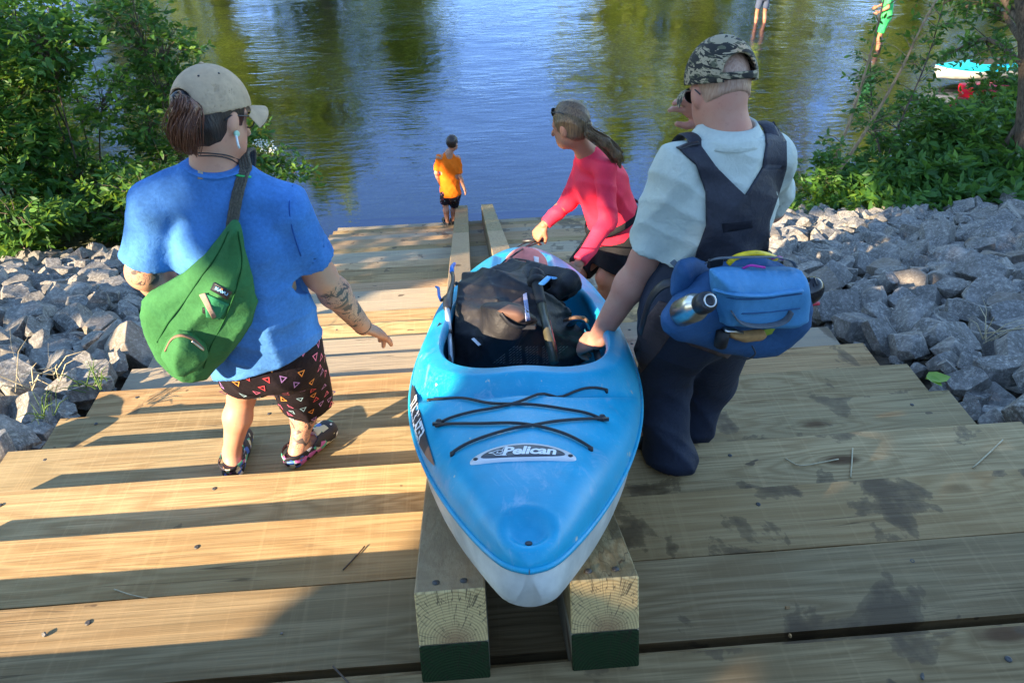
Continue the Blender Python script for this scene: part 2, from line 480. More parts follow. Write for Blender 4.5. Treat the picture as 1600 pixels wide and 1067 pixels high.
# ---------------------------------------------------------------- the stairs
stairs = empty('timber_steps', (0, Y0, nose(0)[1]), 'wide flight of treated timber steps running down into the river', 'steps')
XL, XR = -2.08, 2.16
for k in range(-3, 30):
    y1, z = nose(k); y0 = y1 - STEP_D
    a = XL + rnd.uniform(-.03, .03); b_ = XR + rnd.uniform(-.03, .03)
    if k < 2: a -= .1; b_ += .25
    tl = rnd.uniform(-.004, .004); bw = .268 + rnd.uniform(-.006, .006)
    mb = MB()
    # main timber with slightly wavy long edges
    n = 26; vs = []
    for i in range(n + 1):
        x = a + (b_ - a) * i / n
        e = mnoise.noise(V((x * 1.7, k * 3.1, 0))) * .004; e2 = mnoise.noise(V((x * 2.3, k * 5.1, 9))) * .003
        zz = z + tl * (i / n - .5) * 2 + e2 * .6
        sx = (x + .04) * -.002
        yf = y1 + e
        vs += [(x, y1 - bw - e2, zz), (x, yf - .004, zz), (x, yf, zz - .005), (x, yf, zz - .146), (x, y1 - bw - e2, zz - .146)]
    fs = []
    for i in range(n):
        for j in range(5):
            fs.append((i * 5 + j, i * 5 + (j + 1) % 5, i * 5 + 5 + (j + 1) % 5, i * 5 + 5 + j))
    fs.append((4, 3, 2, 1, 0)); fs.append(tuple(n * 5 + j for j in range(5)))
    mb.add(vs, fs)
    if k == 0 or k == 1:
        pass
    t = mb.build('tread', M_WOOD, stairs)
    tone = [(1.05, 1.03, .98), (.82, .80, .78), (1.0, .92, .84), (.90, .93, .92), (1.12, 1.08, 1.0), (.78, .74, .68), (.98, 1.0, .96)][(k * 3 + 5) % 7]; t.color = (*tone, 1)
    bm = bmesh.new(); bm.from_mesh(t.data); bmesh.ops.recalc_face_normals(bm, faces=bm.faces[:]); bm.to_mesh(t.data); bm.free()
    mb = MB(); mb.box(((a + b_) / 2, y0 + .045, z - .076), ((b_ - a) - .01, .092, .146))
    mb.build('backing_strip', M_WOOD, t, bevel=.003)
    if k <= 12:
        for x in (a + .22, a + 1.05, b_ - .24, b_ - 1.2):
            if abs(x) > .5:
                s = MB(); s.lathe([(.004, -.0035), (.0085, -.003), (.0085, .0012), (.005, .0026), (.002, .0015)], (x + rnd.uniform(-.04, .04), y1 - rnd.uniform(.05, .09), z), n=10)
                s.build('screw', M_SCREW, t)

# slide rails: two stacked timbers each
SL = math.atan2(STEP_R, STEP_D); sd_ = V((0, math.cos(SL), -math.sin(SL))); sn_ = V((0, math.sin(SL), math.cos(SL)))
def rail(x0, x1, xf0, xf1, label):
    yn, yf = 1.02, 10.55
    base = V(((x0 + x1) / 2, yn, slope_z(yn) + .25))
    o = empty('slide_rail', base, label, 'rail', 'paired slide rails lying down the steps')
    L = (yf - yn) / math.cos(SL); th = .142
    segs = [(0, L * .33), (L * .33 + .004, L * .66), (L * .66 + .004, L)]
    for lay in (0, 1):
        for si, (s0, s1) in enumerate(segs):
            vs = []
            for s in (s0, s1):
                if lay == 0 and s == 0: pass
                t = s / L
                xa = x0 + (xf0 - x0) * t; xb = x1 + (xf1 - x1) * t
                c = base + sd_ * s; zt = -lay * (th + .002)
                for (xx, dz) in ((xa, zt), (xb, zt), (xb, zt - th), (xa, zt - th)):
                    q = c + sn_ * dz; vs.append((xx, q.y, q.z))
            fs = [(3, 2, 1, 0), (4, 5, 6, 7), (0, 1, 5, 4), (1, 2, 6, 5), (2, 3, 7, 6), (3, 0, 4, 7)]
            mb = MB(); mb.add(vs, fs)
            mats = [M_RAIL, M_ENDG if lay else M_END]
            # local frame so that rings sit in the end face
            q = V(((x0 + x1) / 2 + .004, base.y, base.z)) - sn_ * (th * 1.0 if not lay else th * 1.9)
            ob = mb.build('timber', mats, None)
            ob.location = q; ob.data.transform(Matrix.Translation(-q))
            if si == 0: ob.data.polygons[0].material_index = 1
            ob.parent = o; ob.location = q - base
            bm = bmesh.new(); bm.from_mesh(ob.data); bmesh.ops.recalc_face_normals(bm, faces=bm.faces[:])
            bmesh.ops.bevel(bm, geom=bm.edges[:], offset=.0035, segments=1, affect='EDGES')
            if si == 0:
                m0 = min(v.co.dot(sd_) for v in bm.verts)
                for f_ in bm.faces: f_.material_index = 1 if f_.calc_center_median().dot(sd_) < m0 + .003 else 0
            bm.to_mesh(ob.data); bm.free()
            if lay == 1:
                tag(ob, 'lower timber with a green painted end') if si == 0 else None
    for dx in (.3, .7):
        p = base + sd_ * .035 + V(((x0 + (x1 - x0) * dx) - base.x, 0, 0))
        s = MB(); s.lathe([(.004, -.003), (.009, -.002), (.009, .003), (.004, .006)], p, sn_, 10); s.build('screw', M_SCREW, o)
    return o
rail(-.188, -.026, -.262, -.078, 'left slide rail of two stacked square timbers under the kayak')
rail(.170, .331, .132, .312, 'right slide rail of two stacked square timbers under the kayak')

# ---------------------------------------------------------------- ground, river bed, water
def ground_z(x, y):
    z = slope_z(y) - .30
    side = max(0, abs(x - .04) - 2.05)
    z += min(side, .5) * .26
    z += .06 * mnoise.noise(V((x * .9, y * .9, 0)))
    if x > 2.1:     # right bank is a flat shelf before the water
        s = min(1, (x - 2.1) / 1.6)
        bank = .30 + .10 * mnoise.noise(V((x, y, 4)))
        ye = 9.25 + .75 * max(0, x - 4.4)
        zb = max(min(z, 99), bank)
        zz = zb if y < ye else zb - (y - ye) * .55
        z = z * (1 - s) + zz * s if y > 7.5 else z
    if x < -2.0:
        s = min(1, (-2.0 - x) / 1.2)
        ye = 10.7 + .42 * (-x - 3)
        zb = max(z, .3 + .1 * mnoise.noise(V((x, y, 8))))
        zz = zb if y < ye else zb - (y - ye) * .6
        z = z * (1 - s) + zz * s if y > 7.5 else z
    if abs(x - .04) < 2.3: z = min(z, slope_z(y) - .32)
    bed = -.42 + .10 * mnoise.noise(V((x * .25, y * .25, 0))) + .03 * mnoise.noise(V((x * 1.5, y * 1.5, 2)))
    if x > 1: bed += min(1, (x - 1) / 5) * .16
    z = max(z, bed)
    if y > 40: # far bank
        z = max(z, min(2.2, (y - 42 - 2 * mnoise.noise(V((x * .05, 0, 0)))) * .25))
    if y < -1: z = min(z, 5.9) + 0
    return z
xs = sorted(set([round(v, 3) for v in list(np.arange(-9, 9.01, .18)) + list(np.arange(-60, -9, 3.0)) + list(np.arange(9.3, 60, 3.0)) + [-400, -200, -100, 100, 200, 400]]))
ys = sorted(set([round(v, 3) for v in list(np.arange(-3, 15, .2)) + list(np.arange(15, 30, .6)) + list(np.arange(30, 60, 2.0)) + [-300, -120, -60, -30, -15, -8, -5, 80, 120, 200, 400, 600]]))
vs = []
for y in ys:
    for x in xs: vs.append((x, y, min(ground_z(x, y), 6.4)))
nx = len(xs); fs = [(j * nx + i, j * nx + i + 1, (j + 1) * nx + i + 1, (j + 1) * nx + i) for j in range(len(ys) - 1) for i in range(nx - 1)]
def ground_mat():
    m, nt, b = newmat('earth_and_bed'); g = NT(nt)
    geo = g.n('ShaderNodeNewGeometry').outputs['Position']; z = g.sep(geo)[2]
    n1 = g.noise(geo, 1.2, 5, .6); n2 = g.noise(geo, 14, 5, .65); vd, vc = g.vor(geo, 9)
    dirt = g.ramp(n2, [(.3, (.035, .024, .014)), (.7, (.11, .08, .05))])
    gx = g.sep(geo); ax_ = g.math('ABSOLUTE', gx[0])
    away = g.math('MAXIMUM', g.ramp(g.math('MULTIPLY', ax_, .1), [(.70, 0.0), (.85, 1.0)]), g.ramp(g.math('MULTIPLY', gx[1], .02), [(.18, 0.0), (.22, 1.0)]))
    dirt = g.mix(g.math('MULTIPLY', away, g.ramp(n1, [(.3, .5), (.6, 1.0)])), dirt, g.ramp(n2, [(.3, (.02, .05, .01)), (.7, (.07, .13, .025))]))
    bed = g.ramp(n2, [(.25, (.22, .20, .03)), (.6, (.66, .60, .13)), (.8, (.85, .78, .26))])
    bed = g.mix(g.ramp(vd, [(.2, 0.0), (.5, .5)]), bed, (.10, .08, .03))
    bed = g.mix(g.ramp(g.noise(geo, .35, 3, .6), [(.4, 0.0), (.62, .6)]), bed, (.20, .19, .05))
    c = g.mix(g.ramp(z, [(0, 1.0), (.06, 0.0)]), dirt, bed)
    nt.links.new(c, b.inputs['Base Color']); b.inputs['Roughness'].default_value = .9
    nt.links.new(g.bump(n2, .6, .03), b.inputs['Normal']); return m
gr = mkobj('ground', vs, fs, ground_mat(), smooth=True); tag(gr, kind='structure')

def water_mat():
    m, nt, b = newmat('river_water'); g = NT(nt); nt.nodes.remove(b)
    out = nt.nodes['Material Output']
    geo = g.n('ShaderNodeNewGeometry').outputs['Position']
    x, y, z = g.sep(geo)
    # ripples: fine ones everywhere, stronger in the current farther out
    w1 = g.noise(g.map(geo, (.55, 2.1, 1), rot=(0, 0, .22)), 3.2, 3, .5, .4)
    w2 = g.noise(g.map(geo, (.6, 2.6, 1), rot=(0, 0, -.15)), 8.0, 3, .55, .6)
    w3 = g.noise(g.map(geo, (1, 1.6, 1), rot=(0, 0, .2)), 1.0, 2, .5)
    far = g.ramp(g.math('MULTIPLY', y, .04), [(.42, .22), (.70, 1.0)])
    patch = g.ramp(g.noise(geo, .28, 3, .6), [(.38, .35), (.62, 1.15)])
    h = g.math('ADD', g.math('MULTIPLY', w1, .85), g.math('ADD', g.math('MULTIPLY', w2, .16), g.math('MULTIPLY', w3, .9)))
    h = g.math('MULTIPLY', h, g.math('MULTIPLY', far, patch))
    nrm = g.bump(h, .30, .062)
    gl = g.n('ShaderNodeBsdfGlossy'); gl.inputs['Roughness'].default_value = .02; gl.inputs['Color'].default_value = (.60, .70, 1, 1)
    nt.links.new(nrm, gl.inputs['Normal'])
    tr = g.n('ShaderNodeBsdfTransparent'); tr.inputs['Color'].default_value = (.86, .86, .60, 1)
    fr = g.n('ShaderNodeFresnel'); fr.inputs['IOR'].default_value = 2.1; nt.links.new(nrm, fr.inputs['Normal'])
    mx = g.n('ShaderNodeMixShader'); nt.links.new(fr.outputs[0], mx.inputs[0]); nt.links.new(tr.outputs[0], mx.inputs[1]); nt.links.new(gl.outputs[0], mx.inputs[2])
    nt.links.new(mx.outputs[0], out.inputs['Surface']); return m
wt = mkobj('river_water', [(-400, 3, 0), (400, 3, 0), (400, 600, 0), (-400, 600, 0)], [(0, 1, 2, 3)], water_mat()); tag(wt, kind='structure')
# ---------------------------------------------------------------- rocks
def rock_mat(name, base, warm):
    m, nt, b = newmat(name); g = NT(nt); co = g.tc(); r = g.info('Random')
    geo = g.n('ShaderNodeNewGeometry').outputs['Position']
    n1 = g.noise(geo, 7, 5, .65); n2 = g.noise(geo, 45, 4, .7); n3 = g.noise(geo, 16, 3, .6, 2.5)
    lo = tuple(c * .5 for c in base); hi = tuple(c * 2.0 for c in base)
    c = g.ramp(n1, [(.25, lo), (.5, base), (.75, hi)])
    dn = g.noise(geo, 3.0, 4, .6); c = g.mix(g.ramp(dn, [(.52, 0.0), (.7, .55)]), c, (.10, .085, .06))
    c = g.mix(g.ramp(n2, [(.50, 0.0), (.70, .75)]), c, (base[0] * 3, base[1] * 3, base[2] * 2.9))
    c = g.mix(g.ramp(n3, [(.485, 0.0), (.5, .55), (.515, 0.0)]), c, (.5, .49, .46))
    c = g.mix(g.math('MULTIPLY', g.math('GREATER_THAN', r, .86), .35), c, warm)
    c = g.mix(g.math('MULTIPLY', g.math('FRACT', g.math('MULTIPLY', r, 5.3)), .35), c, (base[0] * .5, base[1] * .5, base[2] * .52))
    nt.links.new(c, b.inputs['Base Color']); b.inputs['Roughness'].default_value = .8
    b.inputs['Specular IOR Level'].default_value = .2
    h = g.math('ADD', g.math('MULTIPLY', n1, 1.2), g.math('MULTIPLY', n2, .45))
    nt.links.new(g.bump(h, .6, .012), b.inputs['Normal']); return m
M_ROCK = rock_mat('grey_limestone', (.165, .155, .138), (.23, .17, .11))
def rock_mesh(seed):
    r = random.Random(seed); bm = bmesh.new()
    ax = (1, r.uniform(.6, .85), r.uniform(.4, .68))
    # block cut by random planes: broken quarry stone
    bmesh.ops.create_cube(bm, size=1.0)
    for v in bm.verts:
        v.co = V((v.co.x * ax[0] * r.uniform(.7, 1.1), v.co.y * ax[1] * r.uniform(.7, 1.1), v.co.z * ax[2] * r.uniform(.7, 1.1)))
    for i in range(11):
        n = V((r.gauss(0, 1), r.gauss(0, 1), r.gauss(0, 1))).normalized()
        d = max(v.co.dot(n) for v in bm.verts) * r.uniform(.68, .9)
        geom = bm.verts[:] + bm.edges[:] + bm.faces[:]
        res = bmesh.ops.bisect_plane(bm, geom=geom, plane_co=n * d, plane_no=n, clear_outer=True)
        ed = [e for e in res['geom_cut'] if isinstance(e, bmesh.types.BMEdge)]
        if len(ed) > 2:
            try: bmesh.ops.edgeloop_fill(bm, edges=ed)
            except Exception: pass
    bmesh.ops.remove_doubles(bm, verts=bm.verts, dist=.01)
    bmesh.ops.recalc_face_normals(bm, faces=bm.faces[:])
    bmesh.ops.bevel(bm, geom=bm.edges[:], offset=.010, segments=1, affect='EDGES')
    bmesh.ops.triangulate(bm, faces=bm.faces[:])
    bmesh.ops.subdivide_edges(bm, edges=[e for e in bm.edges if e.calc_length() > .16], cuts=2, use_grid_fill=True)
    bmesh.ops.triangulate(bm, faces=bm.faces[:])
    for v in bm.verts:
        n = mnoise.noise_vector(v.co * 3.1 + V((seed, 0, 0))) * .03 + mnoise.noise_vector(v.co * 9 + V((seed, 5, 0))) * .012
        v.co += n
    me = bpy.data.meshes.new('rock'); bm.to_mesh(me); bm.free(); me.materials.append(M_ROCK); return me
ROCKS = [rock_mesh(i) for i in range(14)]
def rock_spots():
    out = []
    rr = random.Random(11)
    for side in (-1, 1):
        y = .9
        while y < 9.3:
            xlim = 7.6
            x = 2.18 if side < 0 else 2.30
            while x < xlim:
                s = rr.choice([.13, .16, .19, .22, .26, .31]) * rr.uniform(.88, 1.12)
                if y > 8 : s *= .95
                px, py = side * (x + rr.uniform(-.05, .05) + s * .4), y + rr.uniform(-.1, .1)
                # inside the picture?
                P = V((px, py, slope_z(py)))
                d = P - CAM; dep = d.dot(cW)
                if dep > .3:
                    u = 800 + FPX * d.dot(cR) / dep; v = 533 - FPX * d.dot(cU) / dep
                    if -70 < u < 1670 and v < 1130:
                        out.append((px, py, s, s / dep))
                x += s * .80
            y += .205
    return out
def rock_rot(rr): return (rr.uniform(-.7, .7), rr.uniform(-.7, .7), rr.uniform(0, 6.28))
spots = rock_spots(); rr = random.Random(5)
spots.sort(key=lambda q: -q[3])
lab = {-1: 'angular grey quarry stone in the bank of loose rocks left of the steps', 1: 'angular grey quarry stone in the bank of loose rocks right of the steps'}
rest = MB(); nth = 0
for i, (x, y, s, a) in enumerate(spots):
    side = -1 if x < 0 else 1
    lay = rr.random()
    gz = slope_z(y) - .04 + rr.uniform(-.05, .05)
    z = gz - (.0 if lay < .7 else .09)
    if abs(x) > 5 and y > 7.5: z = max(z, .42)
    z = max(z, .1)
    me = rr.choice(ROCKS); sc_ = (s * 1.12, s * 1.12, s * rr.uniform(.9, 1.2)); rot = rock_rot(rr)
    # keep stones off the treads
    edge = 2.08 if side < 0 else 2.17
    if abs(x) - s * .62 < edge: x = side * (edge + s * .62)
    if nth < 300:
        o = bpy.data.objects.new('rock', me); COL.objects.link(o); o.location = (x, y, z); o.rotation_euler = rot; o.scale = sc_
        tag(o, lab[side], 'rock', 'loose stones left of the steps' if side < 0 else 'loose stones right of the steps'); nth += 1
    else:
        from mathutils import Euler
        M = Matrix.LocRotScale(V((x, y, z)), Euler(rot), V(sc_))
        rest.add([M @ v.co for v in me.vertices], [list(p.vertices) for p in me.polygons])
# a layer of smaller stones beneath, filling the gaps
for side in (-1, 1):
    for i in range(900):
        x = side * (2.2 + rr.random() ** 1.2 * 5.2); y = rr.uniform(.9, 9.2); s = rr.uniform(.08, .17)
        me = rr.choice(ROCKS); z = max(slope_z(y) - .13 + rr.uniform(-.03, .03), .1)
        M = Matrix.LocRotScale(V((x, y, z)), __import__('mathutils').Euler(rock_rot(rr)), V((s, s, s)))
        rest.add([M @ v.co for v in me.vertices], [list(p.vertices) for p in me.polygons])
ro = rest.build('small_rocks', M_ROCK); tag(ro, 'smaller grey stones filling the rock banks beside the steps', 'rocks', kind='stuff')

# ---------------------------------------------------------------- foliage
def leaf_mat(name, cols, trans=.35, rough=.5):
    m, nt, b = newmat(name); g = NT(nt)
    ri = g.n('ShaderNodeNewGeometry').outputs['Random Per Island']
    pos = g.n('ShaderNodeNewGeometry').outputs['Position']
    c = g.ramp(g.math('ADD', g.math('MULTIPLY', ri, .7), g.math('MULTIPLY', g.noise(pos, 2.2, 2, .5), .3)), [(i / (len(cols) - 1) * .8 + .1, cc) for i, cc in enumerate(cols)])
    nt.links.new(c, b.inputs['Base Color']); b.inputs['Roughness'].default_value = rough; b.inputs['Specular IOR Level'].default_value = .35
    t = g.n('ShaderNodeBsdfTranslucent'); nt.links.new(g.mix(.5, c, (.25, .32, .02), 'ADD'), t.inputs['Color'])
    mx = g.n('ShaderNodeMixShader'); mx.inputs[0].default_value = trans
    out = nt.nodes['Material Output']; nt.links.new(b.outputs[0], mx.inputs[1]); nt.links.new(t.outputs[0], mx.inputs[2]); nt.links.new(mx.outputs[0], out.inputs['Surface'])
    return m
def bark_mat(name, c0, c1):
    m, nt, b = newmat(name); g = NT(nt); co = g.tc()
    n = g.noise(g.map(co, (6, 6, 1.2)), 6, 4, .65); c = g.ramp(n, [(.35, c0), (.65, c1)])
    nt.links.new(c, b.inputs['Base Color']); b.inputs['Roughness'].default_value = .85
    nt.links.new(g.bump(n, .7, .02), b.inputs['Normal']); return m
M_LEAFA = leaf_mat('shrub_leaves', [(.022, .075, .016), (.04, .12, .02), (.075, .18, .025), (.13, .24, .03)])
M_LEAFB = leaf_mat('broad_leaves', [(.03, .10, .02), (.05, .14, .025), (.10, .22, .03)])
M_LEAFC = leaf_mat('young_leaves', [(.10, .22, .02), (.18, .32, .03), (.26, .40, .05)])
M_LEAFF = leaf_mat('far_leaves', [(.22, .30, .03), (.36, .42, .05), (.50, .52, .08), (.62, .58, .14)], .4, .7)
M_BARK = bark_mat('brown_bark', (.06, .04, .025), (.2, .14, .09))
M_BARKL = bark_mat('pale_bark', (.2, .12, .06), (.42, .28, .15))
M_STEM = simple('green_stem', (.10, .13, .04), .7)

def leaves(pos, d, nrm, size, width=.42, droop=.12):
    """pos N,3 leaf bases; d direction; nrm leaf normal; returns verts, quads"""
    d = d / (np.linalg.norm(d, axis=1)[:, None] + 1e-9)
    s = np.cross(d, nrm); s /= (np.linalg.norm(s, axis=1)[:, None] + 1e-9)
    n = np.cross(s, d)
    L = size[:, None]
    W = L * width
    b = pos
    vs = [b, b + d * L * .30 + s * W * .42, b + d * L * .62 + s * W * .40 - n * L * droop * .4, b + d * L * 1.0 - n * L * droop * 1.3,
          b + d * L * .62 - s * W * .40 - n * L * droop * .4, b + d * L * .30 - s * W * .42, b + d * L * .5 - n * L * (.07 + droop * .3)]
    N = len(pos)
    A = np.stack(vs, 1).reshape(-1, 3)
    base = (np.arange(N) * 7)[:, None]
    q = np.array([[0, 1, 2, 6], [0, 6, 4, 5], [6, 2, 3, 4]])
    return A, (base[:, :, None] + q[None]).reshape(-1, 4)
def twig_leaves(rs, tips, lean, per, spread, size, width=.42, upb=.5):
    """per leaves around each twig; tips (N,3) twig ends, lean (N,3) twig direction"""
    N = len(tips)
    T = np.repeat(tips, per, 0); Dr = np.repeat(lean, per, 0)
    t = rs.uniform(-1, 0, (N * per, 1))
    p = T + Dr * t * spread
    ang = rs.uniform(0, 2 * PI, N * per)
    a = np.cross(Dr, np.array([0, 0, 1.])) + rs.normal(0, .05, (N * per, 3)); a /= np.linalg.norm(a, axis=1)[:, None] + 1e-9
    b = np.cross(Dr, a)
    d = a * np.cos(ang)[:, None] + b * np.sin(ang)[:, None] + Dr * .6
    d[:, 2] = d[:, 2] * .55 + .08
    n = np.tile(np.array([0, 0, 1.]), (N * per, 1)) * upb + rs.normal(0, .35, (N * per, 3))
    return leaves(p, d, n, size * rs.uniform(.6, 1.25, N * per), width)

def shrub(name, base, blobs, leafm, barkm, label, cat, n_tw=220, per=7, size=.09, seed=0, group=None, stem_r=.02, width=.42, spread=.22, stems=True, crown='crown'):
    """blobs: (offset, radii) of foliage masses; real stems run from the foot into each mass"""
    rs = np.random.RandomState(seed); r = random.Random(seed)
    o = empty(name, base, label, cat, group)
    base = V(base); A = []; F = []; n0 = 0; st = MB()
    vol = [max(.02, b[1][0] * b[1][1] * b[1][2]) ** (2 / 3) for b in blobs]; tot = sum(vol)
    for (off, rad), vv in zip(blobs, vol):
        c = base + V(off); N = max(6, int(n_tw * vv / tot))
        u = rs.normal(size=(N, 3)); u /= np.linalg.norm(u, axis=1)[:, None]
        rr_ = rs.uniform(.25, 1, N) ** .5
        lump = 1 + .28 * np.sin(u[:, 0] * 5 + seed) * np.cos(u[:, 1] * 6 + seed * 2) + .15 * np.sin(u[:, 2] * 9 + seed)
        tips = np.array(c) + u * (rr_ * lump)[:, None] * np.array(rad)
        lean = u * .8 + np.array([0, 0, .35]) + rs.normal(0, .3, (N, 3)); lean /= np.linalg.norm(lean, axis=1)[:, None]
        a, f = twig_leaves(rs, tips, lean, per, spread, size, width)
        A.append(a); F.append(f + n0); n0 += len(a)
        if stems:
            mid = base * .45 + c * .55 + V((r.uniform(-.1, .1), r.uniform(-.1, .1), 0)) * c.z * .1
            st.tube(catmull([base + V((r.uniform(-.05, .05), r.uniform(-.05, .05), -.1)), mid, c], 5), [stem_r * (1 - .07 * i) for i in range(11)], 6)
            for k in range(0, N, 3):
                tp = V(tips[k].tolist()); m_ = c.lerp(tp, .5) - V((0, 0, .06 * rad[2]))
                st.tube([c.lerp(mid, r.random() * .5), m_, tp], [stem_r * .35, stem_r * .22, stem_r * .12], 4, cap=False)
    ob = npmesh(crown, np.concatenate(A), np.concatenate(F), leafm, o)
    if stems: st.build('trunk' if cat == 'tree' else 'stems', barkm, o)
    return o

# left bank: tall dense shrubs
def gz(x, y): return ground_z(x, y)
def sh_left(i, x, y, h, wd, mat, label, seed, **k):
    b = (x, y, gz(x, y)); bl = []; r = random.Random(seed)
    for j in range(6):
        t = (j + .6) / 6
        bl.append(((r.uniform(-.4, .4) * wd, r.uniform(-.4, .4) * wd, h * t), (wd * r.uniform(.35, .6), wd * r.uniform(.35, .55), h * .17)))
    return shrub('leafy_shrub', b, bl, mat, M_BARK, label, 'shrub', seed=seed, group='tall shrubs on the left bank', **k)
sh_left(0, -8.9, 10.6, 4.4, 1.8, M_LEAFA, 'tall dark green shrub at the far left edge above the rocks', 21, n_tw=950, per=8, size=.14)
sh_left(1, -7.1, 11.0, 4.1, 1.7, M_LEAFA, 'tall leafy shrub at the top left with hanging pointed leaves', 22, n_tw=900, per=8, size=.14)
sh_left(2, -5.9, 10.7, 2.9, 1.5, M_LEAFB, 'brighter green shrub left of the woman in the blue shirt', 23, n_tw=720, per=8, size=.14)
sh_left(3, -4.45, 11.1, 2.9, 1.5, M_LEAFA, 'rounded shrub directly behind the head of the woman in the tan cap', 24, n_tw=560, per=8, size=.12)
sh_left(4, -8.0, 9.6, 2.3, 1.5, M_LEAFB, 'lower broad leaved shrub at the left edge over the stones', 25, n_tw=600, per=8, size=.14)
sh_left(5, -6.3, 9.4, 1.3, 1.4, M_LEAFB, 'low leafy plant between the rocks and the left shrubs', 26, n_tw=420, per=9, size=.16, width=.34)
sh_left(6, -4.8, 9.8, 1.2, 1.3, M_LEAFA, 'low dark shrub at the water side of the left bank', 27, n_tw=420, per=8, size=.12)
sh_left(7, -9.9, 12.6, 5.4, 2.2, M_LEAFA, 'highest shrub behind the others at the top left corner', 28, n_tw=900, per=8, size=.16)
sh_left(8, -3.25, 10.6, 1.35, 1.1, M_LEAFA, 'small shrub leaning over the water beside the steps', 29, n_tw=240, per=8, size=.11)
sh_left(9, -6.3, 12.0, 3.6, 1.7, M_LEAFC, 'yellow green sunlit shrub at the back of the left thicket', 30, n_tw=420, per=8, size=.14)

# right bank: low broad plants, young trees, overhanging boughs
def low(x, y, h, wd, mat, label, seed, n=130, size=.14, width=.38, per=8, grp='low plants on the right bank'):
    b = (x, y, gz(x, y)); r = random.Random(seed)
    bl = [((r.uniform(-.5, .5) * wd, r.uniform(-.5, .5) * wd, h * r.uniform(.4, .75)), (wd * .5, wd * .5, h * .4)) for j in range(4)]
    return shrub('leafy_plant', b, bl, mat, M_STEM, label, 'plant', n_tw=n, per=per, size=size, seed=seed, group=grp, stem_r=.008, width=width, spread=.13, crown='leaves')
low(5.2, 9.45, .42, .8, M_LEAFC, 'low yellow green plant lit by the sun at the top of the right rocks', 41, 170, .13)
low(6.1, 9.5, .6, 1.0, M_LEAFB, 'broad leaved plant over the middle of the right rock bank', 42, 210, .18)
low(7.1, 9.6, .7, 1.1, M_LEAFB, 'broad leaved plant on the right bank behind the largest stones', 43, 240, .18)
low(8.1, 9.6, .8, 1.1, M_LEAFB, 'dark broad leaved plant at the right edge under the tree trunk', 44, 240, .18)
low(6.0, 10.3, .6, 1.0, M_LEAFB, 'leafy plant growing behind the sunlit one on the right bank', 45, 240, .15)
low(7.0, 10.7, .8, 1.2, M_LEAFA, 'thick green plant halfway along the right bank', 46, 280, .15)
low(8.1, 11.0, 1.1, 1.3, M_LEAFA, 'bushy plant beside the tree trunk on the right bank', 47, 320, .15)
low(8.4, 12.0, .9, 1.2, M_LEAFA, 'bush on the bank below the near end of the red boat', 48, 340, .14)
low(10.6, 12.8, 1.15, 1.3, M_LEAFA, 'taller bush at the right edge below the turquoise kayak', 49, 440, .15)
low(4.75, 9.2, .3, .55, M_LEAFA, 'small plant at the left end of the right bank', 50, 90, .11)
low(4.9, 9.65, 1.0, .55, M_LEAFA, 'slender leafy plant with thin stems at the water by the man', 51, 100, .11)
low(9.5, 10.0, .7, .9, M_LEAFB, 'leafy plant right of the tree trunk at the frame edge', 52, 160, .17)

def young_tree(base, trunks, leafm, bark, label, seed, r0=.022, n=60, size=.1):
    """trunks: list of polylines (offsets from the base)"""
    rs = np.random.RandomState(seed); r = random.Random(seed)
    o = empty('young_tree', base, label, 'tree', 'young trees on the right bank'); base = V(base); st = MB(); A = []; F = []; n0 = 0
    for pl in trunks:
        P = catmull([base + V(p) for p in pl], 7); n_ = len(P)
        st.tube(P, [r0 * (1 - .75 * i / n_) for i in range(n_)], 7)
        tips = []; ln = []
        for k in range(n):
            i = int((.28 + .72 * r.random()) * (n_ - 1)); p = P[i]
            a = r.uniform(0, 6.28); L = r.uniform(.15, .5) * (1.2 - i / n_ * .6)
            q = p + V((math.cos(a) * L, math.sin(a) * L, L * r.uniform(.1, .6)))
            st.tube([p, p.lerp(q, .5) + V((0, 0, .03)), q], [.006, .004, .002], 4, cap=False)
            tips.append(q); ln.append((q - p).normalized())
        a, f = twig_leaves(rs, np.array(tips), np.array(ln), 6, .2, size, .42)
        A.append(a); F.append(f + n0); n0 += len(a)
    npmesh('crown', np.concatenate(A), np.concatenate(F), leafm, o); st.build('trunk', bark, o); return o
young_tree((5.2, 9.75, .3), [[(0, 0, -.1), (.06, .05, .7), (.22, .15, 1.5), (.28, .2, 2.5), (.30, .3, 3.6)], [(.05, .05, .35), (.45, .2, 1.0), (.85, .35, 1.9), (1.1, .5, 2.6), (1.6, .8, 3.4)]],
           M_LEAFA, M_BARKL, 'young forked tree with a bare orange brown stem on the right bank', 61, .03, 34, .095)
young_tree((6.6, 10.7, .3), [[(0, 0, -.1), (.1, .1, .8), (.3, .2, 1.8), (.35, .3, 2.9)], [(0, 0, .2), (-.3, .2, 1.0), (-.55, .3, 1.9)]], M_LEAFA, M_BARK, 'thin leafy sapling right of the forked tree', 62, .02, 60, .11)

